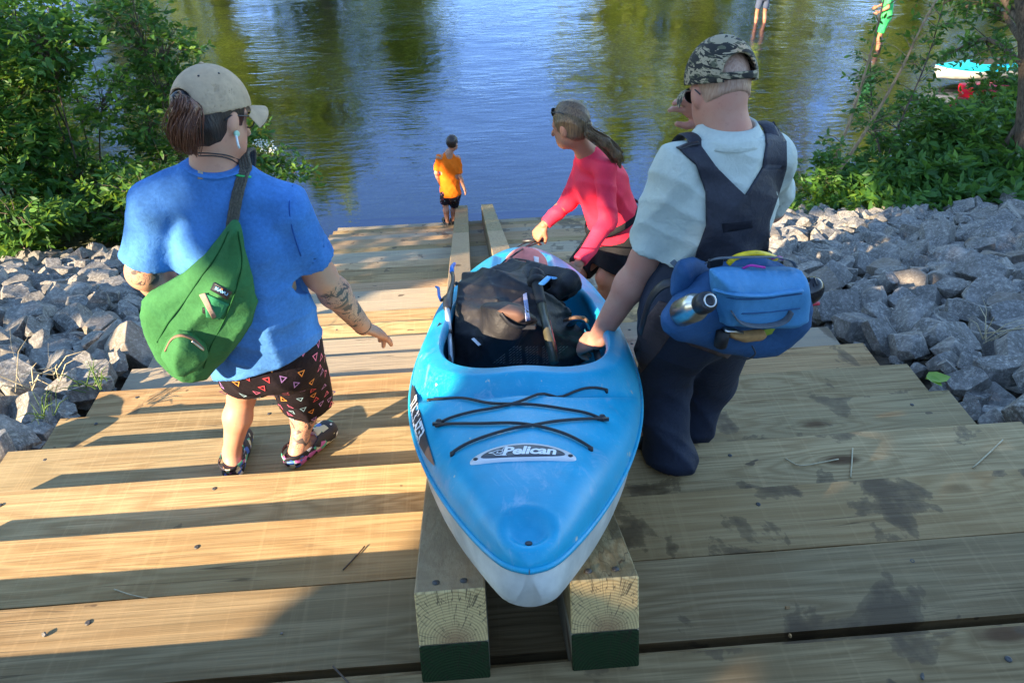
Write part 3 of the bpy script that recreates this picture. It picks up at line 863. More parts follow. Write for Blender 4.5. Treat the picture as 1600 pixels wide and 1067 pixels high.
# the big tree at the right edge, its boughs reach in over the water
def big_tree():
    b = V((8.6, 10.3, gz(8.6, 10.3)))
    o = empty('bank_tree', b, 'tree trunk at the right edge with boughs hanging over the water', 'tree')
    st = MB(); r = random.Random(77); rs = np.random.RandomState(77)
    st.tube(catmull([b + V((0, 0, -.3)), b + V((-.08, 0, .5)), b + V((-.55, .05, 2)), b + V((-1.6, 0, 4)), b + V((-2.9, .1, 6.5))], 6), [.17 - .003 * i for i in range(25)], 12)
    st.tube(catmull([b + V((-.1, 0, -.2)), b + V((-.35, .1, .4)), b + V((-.15, .1, 1.3))], 5), [.09, .085, .08, .07, .06, .05, .05, .05, .05, .05, .05], 9)
    tips = []; ln = []
    for (h, ex, ey, ez, n) in ((2.4, -1.6, 1.6, 2.9, 40), (2.9, -2.1, 2.0, 3.5, 60), (2.2, -.5, 2.2, 2.1, 40), (3.3, -1.2, .8, 3.8, 50), (1.9, -.3, 2.4, 1.3, 40), (3.0, -.2, 1.8, 3.1, 60), (3.4, -1.7, 2.8, 4.1, 60)):
        p0 = b + V((-.34 * h, .03, h)); p1 = b + V((ex, ey, ez)); pm = (p0 + p1) / 2 + V((0, 0, .3))
        P = catmull([p0, pm, p1], 8); st.tube(P, [.05 - .0024 * i for i in range(len(P))], 6)
        for k in range(n):
            q0 = P[int((.2 + .8 * r.random()) * (len(P) - 1))]; L = r.uniform(.15, .75)
            d = V((r.gauss(0, 1), r.gauss(0, 1), r.gauss(-.1, .45))).normalized(); q = q0 + d * L
            st.tube([q0, q], [.008, .003], 4, cap=False); tips.append(q); ln.append(d)
    a, f = twig_leaves(rs, np.array(tips), np.array(ln), 12, .35, .12, .42)
    npmesh('crown', a, f, M_LEAFB, o); st.build('trunk', M_BARK, o)
big_tree()

# ---------------------------------------------------------------- trees upstream of the light: they throw the shade over the landing
E1 = np.array([0.62833711, -0.77794118, 0]); E2 = np.array([0.30056779, 0.24276629, 0.92234675]); SD = np.array(SUN)
def shade_open(a, b, rs):
    """True where the canopies leave a gap"""
    n = np.sin(a * 3.1 + 1.3 * np.sin(b * 2.7)) * .07 + np.sin(b * 7.3 + a * 2.1) * .05
    o = (a > -4.6 + n * 3) & (a < -1.36 + n) & (b > 1.8) & (b < 4.50 + n * 2)
    o &= ~((b < 3.12 + (a + 1.42) * .5 + n * .5) & (a > -2.0))
    h = np.sin(a * 2.9 + 2 * np.sin(b * 1.9)) + np.sin(b * 4.1 + 1.7 * np.sin(a * 1.3))
    o |= (a < -4.0) & (h > 1.05)
    o |= (a < -2.2) & (b > 4.5) & (b < 5.6) & (h > .9)
    o |= (a < -8.6) & (b > 4.6)
    o |= (a < -9.2) & (h > .2)
    return o
def shade_tree(a0, a1, b0, b1, seed, label, n, foot_a):
    rs = np.random.RandomState(seed); r = random.Random(seed)
    a = rs.uniform(a0, a1, n); b = rs.uniform(b0, b1, n); t = rs.uniform(8.5, 13, n)
    P = a[:, None] * E1 + b[:, None] * E2 - t[:, None] * SD
    keep = (~shade_open(a, b, rs)) & (P[:, 2] > 6.3)
    ca, cb = foot_a, (b0 + b1) / 2
    P = P[keep]
    foot = ca * E1 - 11 * SD + cb * E2; foot[2] = min(gz(foot[0], foot[1]), 6.4)
    o = empty('shade_tree', tuple(foot), label, 'tree', 'trees behind the landing that shade it')
    ln = rs.normal(size=P.shape); ln /= np.linalg.norm(ln, axis=1)[:, None]
    s = np.array(SUN); nr = np.tile(-s, (len(P), 1)) + rs.normal(0, .5, P.shape)
    A, F = leaves(P, ln, nr, rs.uniform(.2, .34, len(P)), .75)
    npmesh('crown', A, F, M_LEAFB, o)
    st = MB(); f = V(foot); top = f + V((.2, -.1, 6.5 + b1 * .3))
    st.tube(catmull([f + V((0, 0, -.3)), f + V((.1, .1, 2)), top], 6), [.22 - .012 * i for i in range(13)], 9)
    for k in range(0, len(P), 60):
        p = V(P[k].tolist()); q = f.lerp(top, r.uniform(.25, .8))
        if any(-4.7 < float(np.array(q.lerp(p, u)) @ E1) < -1.3 and 1.8 < float(np.array(q.lerp(p, u)) @ E2) < 4.6 for u in (0, .15, .3, .45, .6, .75, .9)): continue
        st.tube([q, q.lerp(p, .5) + V((0, 0, .2)), p], [.05, .03, .012], 5, cap=False)
    st.build('trunk', M_BARK, o)
shade_tree(-1.9, 3.2, 1.5, 7.4, 91, 'leafy tree standing behind the landing on its upper side', 6500, .6)
shade_tree(-4.6, -1.7, 1.5, 7.6, 92, 'tree behind the landing with a gap that lets the low sun through', 4200, -5.1)
shade_tree(-8.8, -4.2, 1.2, 6.6, 93, 'tree left of the landing shading the rocks and the lower steps', 4600, -6.8)
shade_tree(-13.5, -8.4, .6, 4.8, 94, 'tree farther along the left bank dappling the shrubs', 3000, -11)

# ---------------------------------------------------------------- far bank trees (mirrored in the river)
def far_tree(x, y, h, wd, seed, label):
    r = random.Random(seed); b = (x, y, max(gz(x, y), .5)); bl = []
    for j in range(9):
        t = (j + .7) / 9; ww = wd * (.55 + .5 * math.sin(PI * min(1, t * 1.05)))
        bl.append(((r.uniform(-.45, .45) * wd, r.uniform(-.3, .3) * wd, h * t), (ww * .55, ww * .5, h * .12)))
    return shrub('riverside_tree', b, bl, M_LEAFF, M_BARK, label, 'tree', n_tw=420, per=6, size=.95, seed=seed, group='trees on the far bank', stem_r=.25, width=.6, spread=1.0)
fl = 'tree on the far bank mirrored in the river'
for i, (x, y, h, wd, d) in enumerate([(-34, 50, 20, 7, 'broad'), (-27, 46, 18, 6, 'tall'), (-20, 48, 21, 6.5, 'towering'), (-13.5, 46, 18.5, 5.5, 'rounded'), (-7.6, 47, 14.5, 4.6, 'lower'),
                         (9.5, 48, 13.5, 4.5, 'slim'), (14.5, 46, 17, 5.2, 'dense'), (20.5, 47, 17.5, 5.5, 'spreading'), (27, 46, 16, 6, 'thick'), (34, 48, 18, 6, 'wide'), (-3.4, 50, 9.5, 3, 'short')]):
    far_tree(x, y, h, wd, 120 + i, d + ' ' + fl + (', left of the open sky' if x < 0 else ', right of the open sky'))
# ---------------------------------------------------------------- kayak
KA = aH(827, 890, .485); KB = aY(816, 399, 3.92)
kx = (KB - KA).normalized(); kl = V((kx.y, -kx.x, 0)).normalized(); kn = kl.cross(kx); KL = (KB - KA).length
def K(u, v, z): return KA + kx * u + kl * v + kn * z
def kloc(x, y, h):
    """where a sight line meets the plane h above the kayak seam, in kayak coordinates"""
    r = ray(x, y); t = ((KA - CAM).dot(kn) + h) / r.dot(kn); p = CAM + r * t - KA; return p.dot(kx), p.dot(kl)
DU = .062
UC, CA_N, CA_F, CB = 1.44, .685, .71, .290
def kw(u):
    s = min(max(u / KL, 0), 1); k = KL - u
    tip = .024 * (1 - math.exp(-max(min(u, k), 0) / .010)) * math.exp(-max(min(u, k), 0) / .2)
    return tip + (.394 * max(0, 1 - abs(2 * s - 1) ** 2.45) ** .80 if s < .5 else .394 * max(0, 1 - abs(2 * s - 1) ** 2.5) ** .85)
def kz(u): s = u / KL; return -.045 * math.sin(PI * min(max(s, 0), 1)) ** 1.2 - .0
def crown(u): s = min(max(u / KL, 0), 1); return .115 * max(0, 1 - abs(2 * s - 1) ** 7) ** .5
def sst(a, b, x): t = min(max((x - a) / (b - a), 0), 1); return t * t * (3 - 2 * t)
def coam(t):
    """cockpit edge point for angle t (0 = towards the near tip)"""
    c, s = math.cos(t), math.sin(t)
    e = 2 / 3.0 if c > 0 else 2 / 2.3
    cu = abs(c) ** e * (CA_N if c > 0 else CA_F); cv = abs(s) ** (2 / 2.8) * CB
    return UC - math.copysign(cu, c), math.copysign(cv, s)
_CO = [coam(2 * PI * i / 240) for i in range(240)]
_CA = np.array(_CO)
def dist_coam(u, v): return float(np.sqrt(((_CA - (u, v)) ** 2).sum(1).min()))
def in_coam(u, v):
    a = CA_N if u < UC else CA_F; e = 3.0 if u < UC else 2.3
    return (abs(u - UC) / a) ** e + (abs(v) / CB) ** 2.8 < 1
def deck_z(u, v, rim=True):
    w_ = max(kw(u), 1e-4); rho = min(abs(v) / w_, 1)
    z = kz(u) + crown(u) * max(0, 1 - rho ** 3.2) ** (1 / 2.3)
    z += .012 * math.exp(-((v) / .09) ** 2) * sst(.12, .5, u) * (1 - sst(2.6, 3, u))
    # flattened side where the lettering sits
    if rim:
        d = dist_coam(u, v) if not in_coam(u, v) else 0
        z += .046 * math.exp(-(max(0, d - .030) / .046) ** 4) - .012 * math.exp(-((d - .105) / .016) ** 2) + .007 * math.exp(-((d - .145) / .022) ** 2)
    # drain dimple at the near tip and a shallow tray on the far deck
    r = math.hypot((u - DU) / .040, v / .050)
    z -= .020 * (1 - sst(.45, 1.05, r)); z += .003 * math.exp(-((r - 1.2) / .12) ** 2)
    r2 = max(abs(u - 2.62) / .24, abs(v) / .15)
    z -= .018 * (1 - sst(.8, 1.1, r2))
    return z
def deck_p(u, v, off=0): return K(u, v, deck_z(u, v) + off)
def kayak_mat():
    m, nt, b = newmat('blue_polyethylene'); g = NT(nt); co = g.tc()
    n = g.noise(co, 3.5, 4, .6); sc1 = g.noise(g.map(co, (3, 12, 3), rot=(0, 0, .5)), 22, 4, .75); sc2 = g.noise(g.map(co, (14, 3, 6), rot=(0, 0, -.3)), 16, 4, .75)
    c = g.ramp(n, [(.3, (.003, .26, .42)), (.55, (.004, .35, .56)), (.75, (.012, .43, .64))])
    c = g.mix(g.math('MULTIPLY', g.math('ADD', g.ramp(sc1, [(.55, 0.0), (.68, .8)]), g.ramp(sc2, [(.57, 0.0), (.70, .7)])), g.ramp(n, [(.4, .1), (.7, .9)])), c, (.28, .46, .62))
    sf = g.noise(g.map(co, (2.2, 1, 1), rot=(0, 0, .3)), 7.5, 6, .72, .8)
    c = g.mix(g.ramp(sf, [(.56, 0.0), (.70, .50)]), c, (.30, .42, .55))
    sp = g.noise(co, 26, 2, .5); c = g.mix(g.math('MULTIPLY', g.ramp(sp, [(.70, 0.0), (.72, .9)]), g.ramp(sf, [(.5, 0.0), (.56, 1.0)])), c, (.55, .50, .36))
    nt.links.new(c, b.inputs['Base Color']); b.inputs['Roughness'].default_value = .38
    nt.links.new(g.ramp(n, [(.3, .34), (.7, .5)]), b.inputs['Roughness'])
    b.inputs['Specular IOR Level'].default_value = .45
    nt.links.new(g.bump(g.math('ADD', g.noise(co, 60, 3, .6), g.math('MULTIPLY', n, 2.0)), .10, .004), b.inputs['Normal']); return m
M_KB = kayak_mat()
M_KW = simple('scuffed_white_hull', (.52, .52, .47), .45, .28, 9, .15, .003)
M_BLACK = simple('black_plastic', (.018, .018, .02), .4, .3, 40)
M_CORD = simple('black_cord', (.02, .02, .022), .6, .3, 160, .4, .002)
M_SEAT = simple('grey_seat_pad', (.035, .037, .04), .8, .3, 60)
kay = empty('kayak', K(KL * .5, 0, -.25), 'blue sit-in kayak with a white hull being slid down the wooden rails', 'kayak')
NT_, NR = 240, 84
V0 = []; 
for i in range(NT_):
    t = 2 * PI * i / NT_; iu, iv = coam(t)
    ou = KL * .5 * (1 - math.cos(t)); ou = KL * .5 - KL * .5 * math.cos(t); ov = math.copysign(kw(ou), math.sin(t)) if 0 < i and i != NT_ // 2 else 0
    for j in range(NR + 1):
        r = j / NR; r = r ** 1.0
        # denser rings near the coaming and near the seam
        r = .5 - .5 * math.cos(PI * r) if True else r
        V0.append((iu + (ou - iu) * r, iv + (ov - iv) * r))
vs = []
for n_, (u, v) in enumerate(V0):
    j = n_ % (NR + 1)
    vs.append(K(u, v, kz(u) if j == NR else deck_z(u, v)))
fs = []
for i in range(NT_):
    for j in range(NR):
        a = i * (NR + 1) + j; b = ((i + 1) % NT_) * (NR + 1) + j
        fs.append((a, a + 1, b + 1, b))
# cockpit lip turned down, walls and floor
ring = [i * (NR + 1) for i in range(NT_)]
def hull_d(u): s = min(max(u / KL, 0), 1); return .105 + .165 * max(0, 1 - abs(2 * s - 1) ** 3.2)
levels = [(.008, -.004), (.016, -.012), (.018, -.028), (.010, -.05), (-.015, -.11), (-.01, -.18), (.02, -.235), (.08, -.26), (.2, -.27)]
prev = ring
for li, (ins, dz) in enumerate(levels):
    cur = []
    for i in range(NT_):
        u, v = _CO[i]; du, dv = u - UC, v; l = math.hypot(du, dv)
        k = (l - ins) / l
        cur.append(len(vs)); uu = UC + du * k; vv = dv * k
        z0 = deck_z(*_CO[i]); zf = -hull_d(uu) + .02 + kz(uu)
        vs.append(K(uu, vv, max(z0 + dz, zf) if dz > -.2 else max(z0 + dz, zf)))
    for i in range(NT_):
        fs.append((prev[i], prev[(i + 1) % NT_], cur[(i + 1) % NT_], cur[i]))
    prev = cur
fs.append(tuple(prev))
d = mkobj('deck', vs, fs, M_KB, kay, True)
# hull
vs = []; NS, NV = 70, 22
for i in range(NS + 1):
    u = KL * (.5 - .5 * math.cos(PI * i / NS)); w_ = kw(u) * 1.0 + (.0 if 0 < i < NS else 0)
    for j in range(NV + 1):
        a = -1 + 2 * j / NV
        th = a * PI / 2
        y = math.copysign(abs(math.sin(th)) ** .62, a) * w_ * (1 - .10 * (1 - abs(a)) ** .5)
        y += math.copysign(.024 * math.sin(PI * abs(a)) * math.exp(-min(u, KL - u) / .10), a)
        z = -abs(math.cos(th)) ** .72 * hull_d(u)
        uu = u + (.035 * abs(math.cos(th)) ** 2 * (1 - sst(0, .45, u)) - .05 * abs(math.cos(th)) * sst(KL - .3, KL, u))
        vs.append(K(uu, y, kz(u) + z - .001))
fs = [(i * (NV + 1) + j, i * (NV + 1) + j + 1, (i + 1) * (NV + 1) + j + 1, (i + 1) * (NV + 1) + j) for i in range(NS) for j in range(NV)]
fs.append(tuple(range(NV, -1, -1))); fs.append(tuple(NS * (NV + 1) + j for j in range(NV + 1)))
hu = mkobj('hull', vs, fs, M_KW, kay, True)
# seam lip
pts = []
for i in range(161):
    t = 2 * PI * i / 160; ou = KL * .5 - KL * .5 * math.cos(t); pts.append(K(ou, math.copysign(kw(ou), math.sin(t)) * 1.006 if 0 < i < 160 and i != 80 else 0, kz(ou) - .003))
s = MB(); s.tube(pts, .0065, 6, cap=False); s.build('seam_lip', M_KB, kay)
s = MB(); s.lathe([(.007, -.002), (.007, .0012), (.005, .0015)], deck_p(DU - .018, 0, .0015), kn, 12); s.build('drain_hole', M_BLACK, kay)

def cord(pts, name='deck_cord', r=.0038, par=kay, off=.006):
    P = [deck_p(q.x, q.y, off) for q in catmull([V((p[0], p[1], 0)) for p in pts], 8)]
    s = MB(); s.tube(P, r, 7); return s.build(name, M_CORD, par)
def cl(u_, x_): pass
def kp(x, y, h=.085):
    u, v = kloc(x, y, h)
    for _ in range(3): u, v = kloc(x, y, deck_z(u, v))
    return u, v
c1 = [kp(670, 626), kp(740, 628), kp(800, 634), kp(870, 640), kp(915, 648), kp(944, 660)]
c2 = [kp(947, 617), kp(880, 622), kp(800, 634), kp(740, 646), kp(690, 662)]
c3 = [kp(681, 669), kp(740, 665), kp(800, 664), kp(835, 668), kp(880, 680), kp(923, 703)]
c4 = [kp(707, 711), kp(750, 688), kp(800, 673), kp(835, 667), kp(880, 660), kp(944, 658)]
for c in (c1, c2, c3, c4): cord(c)
for x, y in ((686, 662), (941, 655)):
    s = MB(); u, v = kp(x, y); s.lathe([(.010, 0), (.010, .006), (.006, .012), (.002, .013)], deck_p(u, v), kn, 10)
    s.box(deck_p(u - .012, v, .006), (.030, .008, .008), Matrix((kl, kx, kn)).transposed()); s.build('cord_clip', M_BLACK, kay)
for x, y in ((670, 626), (947, 617), (707, 711), (923, 703)):
    s = MB(); u, v = kp(x, y); s.lathe([(.006, -.004), (.006, .007), (.003, .009)], deck_p(u, v), kn, 8); s.build('cord_clip', M_BLACK, kay)

def text_mesh(txt, size=1.0, shear=0.0, bold=.0, extrude=.0, space=1.0, xs=1.0):
    cu = bpy.data.curves.new('lettering', 'FONT'); cu.body = txt; cu.size = size; cu.shear = shear; cu.offset = bold; cu.extrude = extrude
    cu.align_x = 'CENTER'; cu.align_y = 'CENTER'; cu.space_character = space; cu.resolution_u = 3
    o = bpy.data.objects.new('lettering', cu); COL.objects.link(o)
    bpy.context.view_layer.update()
    dg = bpy.context.evaluated_depsgraph_get(); me = bpy.data.meshes.new_from_object(o.evaluated_get(dg))
    vs = [(v.co.x * xs, v.co.y, v.co.z) for v in me.vertices]; fs = [list(p.vertices) for p in me.polygons]
    bpy.data.objects.remove(o); bpy.data.meshes.remove(me); return vs, fs
def flat(name, col, rough=.5): return simple(name, col, rough, .06, 20, .02)
M_PLATE = flat('silver_plate', (.62, .62, .63), .35); M_PLATED = flat('charcoal_plate', (.055, .06, .075), .4); M_WHITE = flat('white_print', (.78, .78, .78)); M_DECAL = flat('dark_decal', (.03, .03, .035)); M_COPPER = flat('copper_fade', (.28, .13, .08))
# name plate on the near deck
pu, pv = kp(817, 707)
def plate_pt(x, y, off): return deck_p(pu + y - .012 * (x / .14) ** 2 * 0, pv + x, off)
pl = MB(); N = 48
def ell_patch(mb, a, b, off, m, th, bend=.0):
    n0 = []
    rings = 5
    vs = [plate_pt(0, 0, off)]
    for r in range(1, rings + 1):
        for i in range(N):
            t = 2 * PI * i / N; x = a * math.cos(t) * r / rings; y = b * math.copysign(abs(math.sin(t)) ** 1.15, math.sin(t)) * r / rings
            vs.append(plate_pt(x, y - bend * (x / a) ** 2, off))
    base = len(vs)
    for i in range(N):
        t = 2 * PI * i / N; x = a * math.cos(t) * 1.01; y = b * math.copysign(abs(math.sin(t)) ** 1.15, math.sin(t)) * 1.01
        vs.append(plate_pt(x, y - bend * (x / a) ** 2, off - th))
    fs = [(0, 1 + i, 1 + (i + 1) % N) for i in range(N)]
    for r in range(rings):
        for i in range(N):
            p, q = 1 + r * N + i, 1 + r * N + (i + 1) % N; fs.append((p, p + N, q + N, q))
    mb.add(vs, fs, m, True)
ell_patch(pl, .116, .034, .0045, 0, .006, .012)
ell_patch(pl, .092, .025, .0058, 1, .001, .007)
tv, tf = text_mesh('Pelican', .046, .18, .0016, 0, .95, .98)
pl.add([plate_pt(x + .013, y * .98 - .003, .0072) for x, y, z in tv], tf, 2)
# bird head and wing outline left of the name
bird = [[(-.092, .002), (-.078, .006), (-.068, .012), (-.058, .008), (-.056, -.001), (-.064, -.007), (-.072, -.003), (-.068, .004)],
        [(-.092, .002), (-.080, -.004), (-.074, -.014), (-.060, -.018), (-.046, -.021)], [(-.058, .008), (-.053, .020), (-.044, .028)], [(-.062, -.012), (-.052, -.010), (-.044, -.006)]]
for b_ in bird:
    pl.tube([plate_pt(x * .86 + .004, y * .8 - .002, .0068) for x, y in b_], .0011, 5, 2)
for x in (-.104, .104):
    pl.lathe([(.0055, 0), (.0055, .002), (.003, .0035)], plate_pt(x, -.0095, .004), kn, 10, 3)
pl.build('name_plate', [M_PLATE, M_PLATED, M_WHITE, M_BLACK], kay)
# lettering on the left side
def side_pt(a, b, off, sgn=-1):
    u = .70 - a; w_ = kw(u); z = max(.002, .040 - b)
    rho = max(0, 1 - (z / crown(u)) ** 2.3) ** (1 / 3.2)
    return K(u, sgn * w_ * rho, kz(u) + z) + (kl * sgn * .9 + kn * .4) * off
for sgn in (-1,):
    sm = MB(); n = 26; vs = []
    for i in range(n + 1):
        a = -.30 + .62 * i / n
        hh = .024 * max(.02, max(0, math.sin(PI * i / n)) ** .7)
        for b in (-.6, -.2, .2, .6): vs.append(side_pt(a, b * hh * 1.4 + .0, .004, sgn))
    fs = [(i * 4 + j, i * 4 + j + 1, i * 4 + 5 + j, i * 4 + 4 + j) for i in range(n) for j in range(3)]
    ms = [(1 if (f // 3) > 21 else 0) for f in range(len(fs))]
    sm.add(vs, fs, 0, True); sm.m = ms
    tv, tf = text_mesh('TRAILBLAZER', .044, .1, .0018, 0, 1.0, 1.12)
    sm.add([side_pt((x if sgn < 0 else -x) + .0, (-y if sgn > 0 else -y) * 1.0, .0055, sgn) for x, y, z in tv], tf, 2)
    sm.build('side_lettering', [M_DECAL, M_COPPER, M_WHITE], kay)
# seat back and side pads seen in the cockpit
s = MB()
s.add(*(lambda P: (P, [(0, 1, 3, 2), (4, 6, 7, 5), (0, 4, 5, 1), (2, 3, 7, 6), (0, 2, 6, 4), (1, 5, 7, 3)]))([K(UC + .42 + a, b, c) for a in (0, .04) for b in (-.18, .18) for c in (-.2, .05)]))
s.build('seat_back', M_SEAT, kay, bevel=.012)
for sg in (-1, 1):
    s = MB(); s.tube([K(1.0, sg * .235, -.03), K(1.25, sg * .262, -.03), K(1.55, sg * .268, -.03)], [(.035, .008)] * 3, 8); s.build('thigh_pad', M_SEAT, kay)
# bungee over the far deck, running to the carry toggle
F1 = [kp(700, 441), kp(750, 425), kp(795, 402), kp(845, 398), kp(880, 418)]
cf = [(*p, .03 * math.sin(PI * i / 4)) for i, p in enumerate(F1)]
c_ = catmull([K(*kloc(x, y, h), h) for x, y, h in ((712, 445, .09), (738, 430, .13), (778, 416, .13), (798, 404, .16), (850, 414, .17), (878, 428, .12))], 6)
s = MB(); s.tube(c_, .004, 6)
c_ = catmull([K(*kloc(x, y, h), h) for x, y, h in ((712, 445, .09), (770, 430, .12), (808, 421, .16), (850, 426, .16), (880, 430, .12))], 6)
s.tube(c_, .004, 6)
for x, y, h in ((778, 416, .13), (770, 430, .12), (735, 432, .13), (713, 443, .1)): s.lathe([(.003, -.008), (.009, -.004), (.010, .003), (.004, .008)], K(*kloc(x, y, h), h), kl, 8)
s.build('bungee', M_CORD, kay)

# ---------------------------------------------------------------- things lying in the kayak
def KH(x, y, h): return K(*kloc(x, y, h), h)
M_GEAR = simple('black_nylon', (.012, .0105, .012), .62, .35, 12, .5, .01, sheen=0)
M_GEARB = simple('brown_lining', (.17, .085, .055), .7, .2, 14)
M_MESHL = flat('pale_thread', (.22, .21, .20))
M_LIL = flat('lilac_lining', (.40, .42, .58))
def gear_post(P, d):
    return np.maximum(d + .012 + .012 * ripple(P, 16, 2) + .012 * fold(P, (.45, .75, .3), 10, 4, .35) + .007 * fold(P, (.8, -.4, .2), 15, 1, .4) + .004 * fold(P, (.2, .5, .8), 33, 7, .35) + .002 * ripple(P, 90, 5), np.where((P - _v(KA)) @ _v(kn) < .18, np.abs((P - _v(KA)) @ _v(kl)) - .262, -1))
gp = [Ell(KH(748, 490, .02), (.15, .20, .13)), Ell(KH(800, 452, .10), (.20, .15, .09)), Ell(KH(730, 520, -.02), (.10, .20, .12)), Ell(KH(790, 540, -.04), (.17, .10, .11)),
      Cap(KH(735, 470, .10), KH(850, 435, .16), .085, .06), Ell(KH(800, 500, .03), (.13, .16, .12)), Ell(KH(878, 535, -.06), (.10, .12, .10)), Ell(KH(720, 555, -.08), (.08, .14, .10)), Ell(KH(850, 560, -.09), (.14, .10, .08)), Cap(KH(760, 550, -.03), KH(790, 505, .10), .06, .09)]
bag = empty('gear_bag', KH(790, 500, -.15), 'slumped black fabric gear bag filling the cockpit of the blue kayak', 'bag')
gp += [Ell(KH(735, 505, -.01), (.16, .22, .12)), Ell(KH(790, 500, .05), (.20, .20, .12))]
v_, f_ = sdf_mesh(gp, .0075, .10, gear_post); bo = npmesh('bag_body', v_, f_, M_GEAR, bag, 1)
bvh = BVHTree.FromPolygons([V(map(float, q)) for q in v_], [list(map(int, q)) for q in f_])
def on(bv, x, y, off=.003):
    """point where a sight line first meets a surface, lifted by off"""
    h, n, i, d_ = bv.ray_cast(CAM, ray(x, y).normalized())
    return None if h is None else h - ray(x, y).normalized() * off
def strip(bv, pts, r, mat, name, par, off=.003, flat_=None, dens=6):
    P = [on(bv, x, y, off) for x, y in pts]; P = [p for p in P if p]
    if len(P) < 2: return None
    s = MB(); s.tube(catmull(P, dens), r, 8, flat=flat_); return s.build(name, mat, par)
# mesh panel with pale stitching, sewn on the near side
s = MB()
for i in range(17):
    x0 = 770 + i * 5.2
    for k in range(7):
        if (i + k) % 5 == 4: continue
        P = [on(bvh, x0 + k * 5 + (0 if True else 0), 568 - k * 4 - 0, .003), on(bvh, x0 + k * 5 + 4, 568 - k * 4 - 3, .003)]
        if all(P) and (P[0] - P[1]).length < .05: s.tube(P, .0011, 4)
if s.v: s.build('mesh_panel', M_MESHL, bag)
def patch(bv, poly, mat, name, par, off=.004, n=7, th=.004):
    """a sewn-on patch following the surface; poly = 4 corners in picture order"""
    a, b, c, d_ = [V((*p, 0)) for p in poly]; g_ = []; ok = True
    for i in range(n + 1):
        for j in range(n + 1):
            q = (a.lerp(b, i / n)).lerp(d_.lerp(c, i / n), j / n); p = on(bv, q.x, q.y, off)
            if p is None: ok = False; p = V((0, 0, 0))
            g_.append(p)
    if not ok: return None
    fs = [(i * (n + 1) + j, i * (n + 1) + j + 1, (i + 1) * (n + 1) + j + 1, (i + 1) * (n + 1) + j) for i in range(n) for j in range(n)]
    o = mkobj(name, g_, fs, mat, par, True); sol = o.modifiers.new('th', 'SOLIDIFY'); sol.thickness = th; return o
patch(bvh, [(777, 486), (818, 462), (822, 500), (812, 505)], M_GEARB, 'brown_flap', bag, .010)
patch(bvh, [(817, 460), (823, 457), (829, 500), (822, 502)], M_LIL, 'lilac_lining', bag, .012)
strip(bvh, [(782, 490), (795, 505), (812, 512), (830, 512)], [(.010, .004)] * 19, M_BLACK, 'strap', bag, .010)
s = MB(); p = on(bvh, 826, 510, .012); s.box(p, (.05, .035, .016), Matrix((kl, kx, kn)).transposed()); s.build('buckle', M_BLACK, bag, bevel=.003)
s = MB(); p = on(bvh, 744, 534, .012); s.box(p, (.012, .05, .002), Matrix.Rotation(.5, 3, 'Z')); s.build('paper_tag', M_WHITE, bag)
# dark rolled vest at the far right of the cockpit
vest = empty('life_vest', KH(880, 450, .05), 'rolled black life vest wedged behind the paddle under the woman in pink\'s hand', 'life vest')
v_, f_ = sdf_mesh([Cap(KH(850, 430, .18), KH(890, 440, .17), .036, .044), Cap(KH(890, 442, .17), KH(868, 458, .12), .042, .034), Ell(KH(880, 450, .12), (.07, .05, .045)), Cap(KH(840, 433, .19), KH(829, 452, .15), .035, .03)], .007, .02, lambda P, d: d + .004 * ripple(P, 40, 1) + .007 * fold(P, (.8, .2, .2), 26, 2, .3))
npmesh('vest_body', v_, f_, M_GEAR, vest, 1)
s = MB(); s.tube([KH(846, 444, .245), KH(858, 433, .25), KH(867, 435, .25)], [(.004, .012)] * 3, 8); s.build('blue_trim', flat('sky_blue_trim', (.12, .42, .80)), vest)
# paddle shaft
M_SHAFT = simple('olive_shaft', (.075, .07, .045), .3, .25, 30, .1, metal=.2); M_GRIP = simple('rubber_grip', (.02, .02, .02), .7)
pad = empty('paddle', KH(857, 560, -.02), 'olive and black paddle shaft standing out of the cockpit gear', 'paddle')
a_, b_ = KH(866, 566, -.03), KH(838, 440, .20)
s = MB(); s.tube([a_, a_.lerp(b_, .72)], .0165, 14); s.build('shaft', M_SHAFT, pad)
s = MB(); s.tube([a_.lerp(b_, .70), a_.lerp(b_, .74), a_.lerp(b_, .95), b_], [.017, .020, .021, .024], 14); s.build('grip', M_GRIP, pad)
s = MB(); s.lathe([(.030, -.012), (.036, -.006), (.036, .006), (.028, .014), (.012, .018)], b_, (b_ - a_), 16); s.build('drip_ring', M_GRIP, pad)
s = MB(); s.tube([a_.lerp(b_, .12) - kn * 0 + kl * .0165, a_.lerp(b_, .5) + kl * .0165], .004, 6); s.build('red_stripe', flat('dark_red_print', (.22, .03, .03)), pad)
# reaching grabber at the left edge
M_ALU = simple('white_aluminium', (.62, .65, .66), .3, .1, 30, .05, metal=.3); M_BLUEP = simple('blue_plastic', (.01, .16, .55), .4)
gr_ = empty('reaching_grabber', KH(703, 540, 0), 'pick-up grabber with black handle, blue jaw and white tube in the left of the cockpit', 'grabber')
g0, g1, g2 = KH(705, 566, -.02), KH(702, 520, .06), KH(699, 484, .12)
s = MB(); s.tube([g0, g1], .0085, 12); s.tube([g1.lerp(g0, .02), g2], .0105, 12); s.build('tube', M_ALU, gr_)
s = MB(); s.tube([g1 - (g2 - g1) * .06, g1 + (g2 - g1) * .06], .0125, 12); s.build('collar', M_BLACK, gr_)
s = MB(); s.tube(catmull([g2, KH(700, 470, .14), KH(705, 452, .165), KH(708, 436, .19), KH(706, 424, .20)], 5), [.013, .015, .017, .018, .019, .018, .017, .015, .013, .012, .011, .010, .009, .008, .008, .008, .008, .008, .008, .008, .008], 10)
s.tube([KH(702, 462, .15), KH(694, 466, .13), KH(689, 470, .12)], [.012, .008, .006], 8); s.build('handle', M_BLACK, gr_)
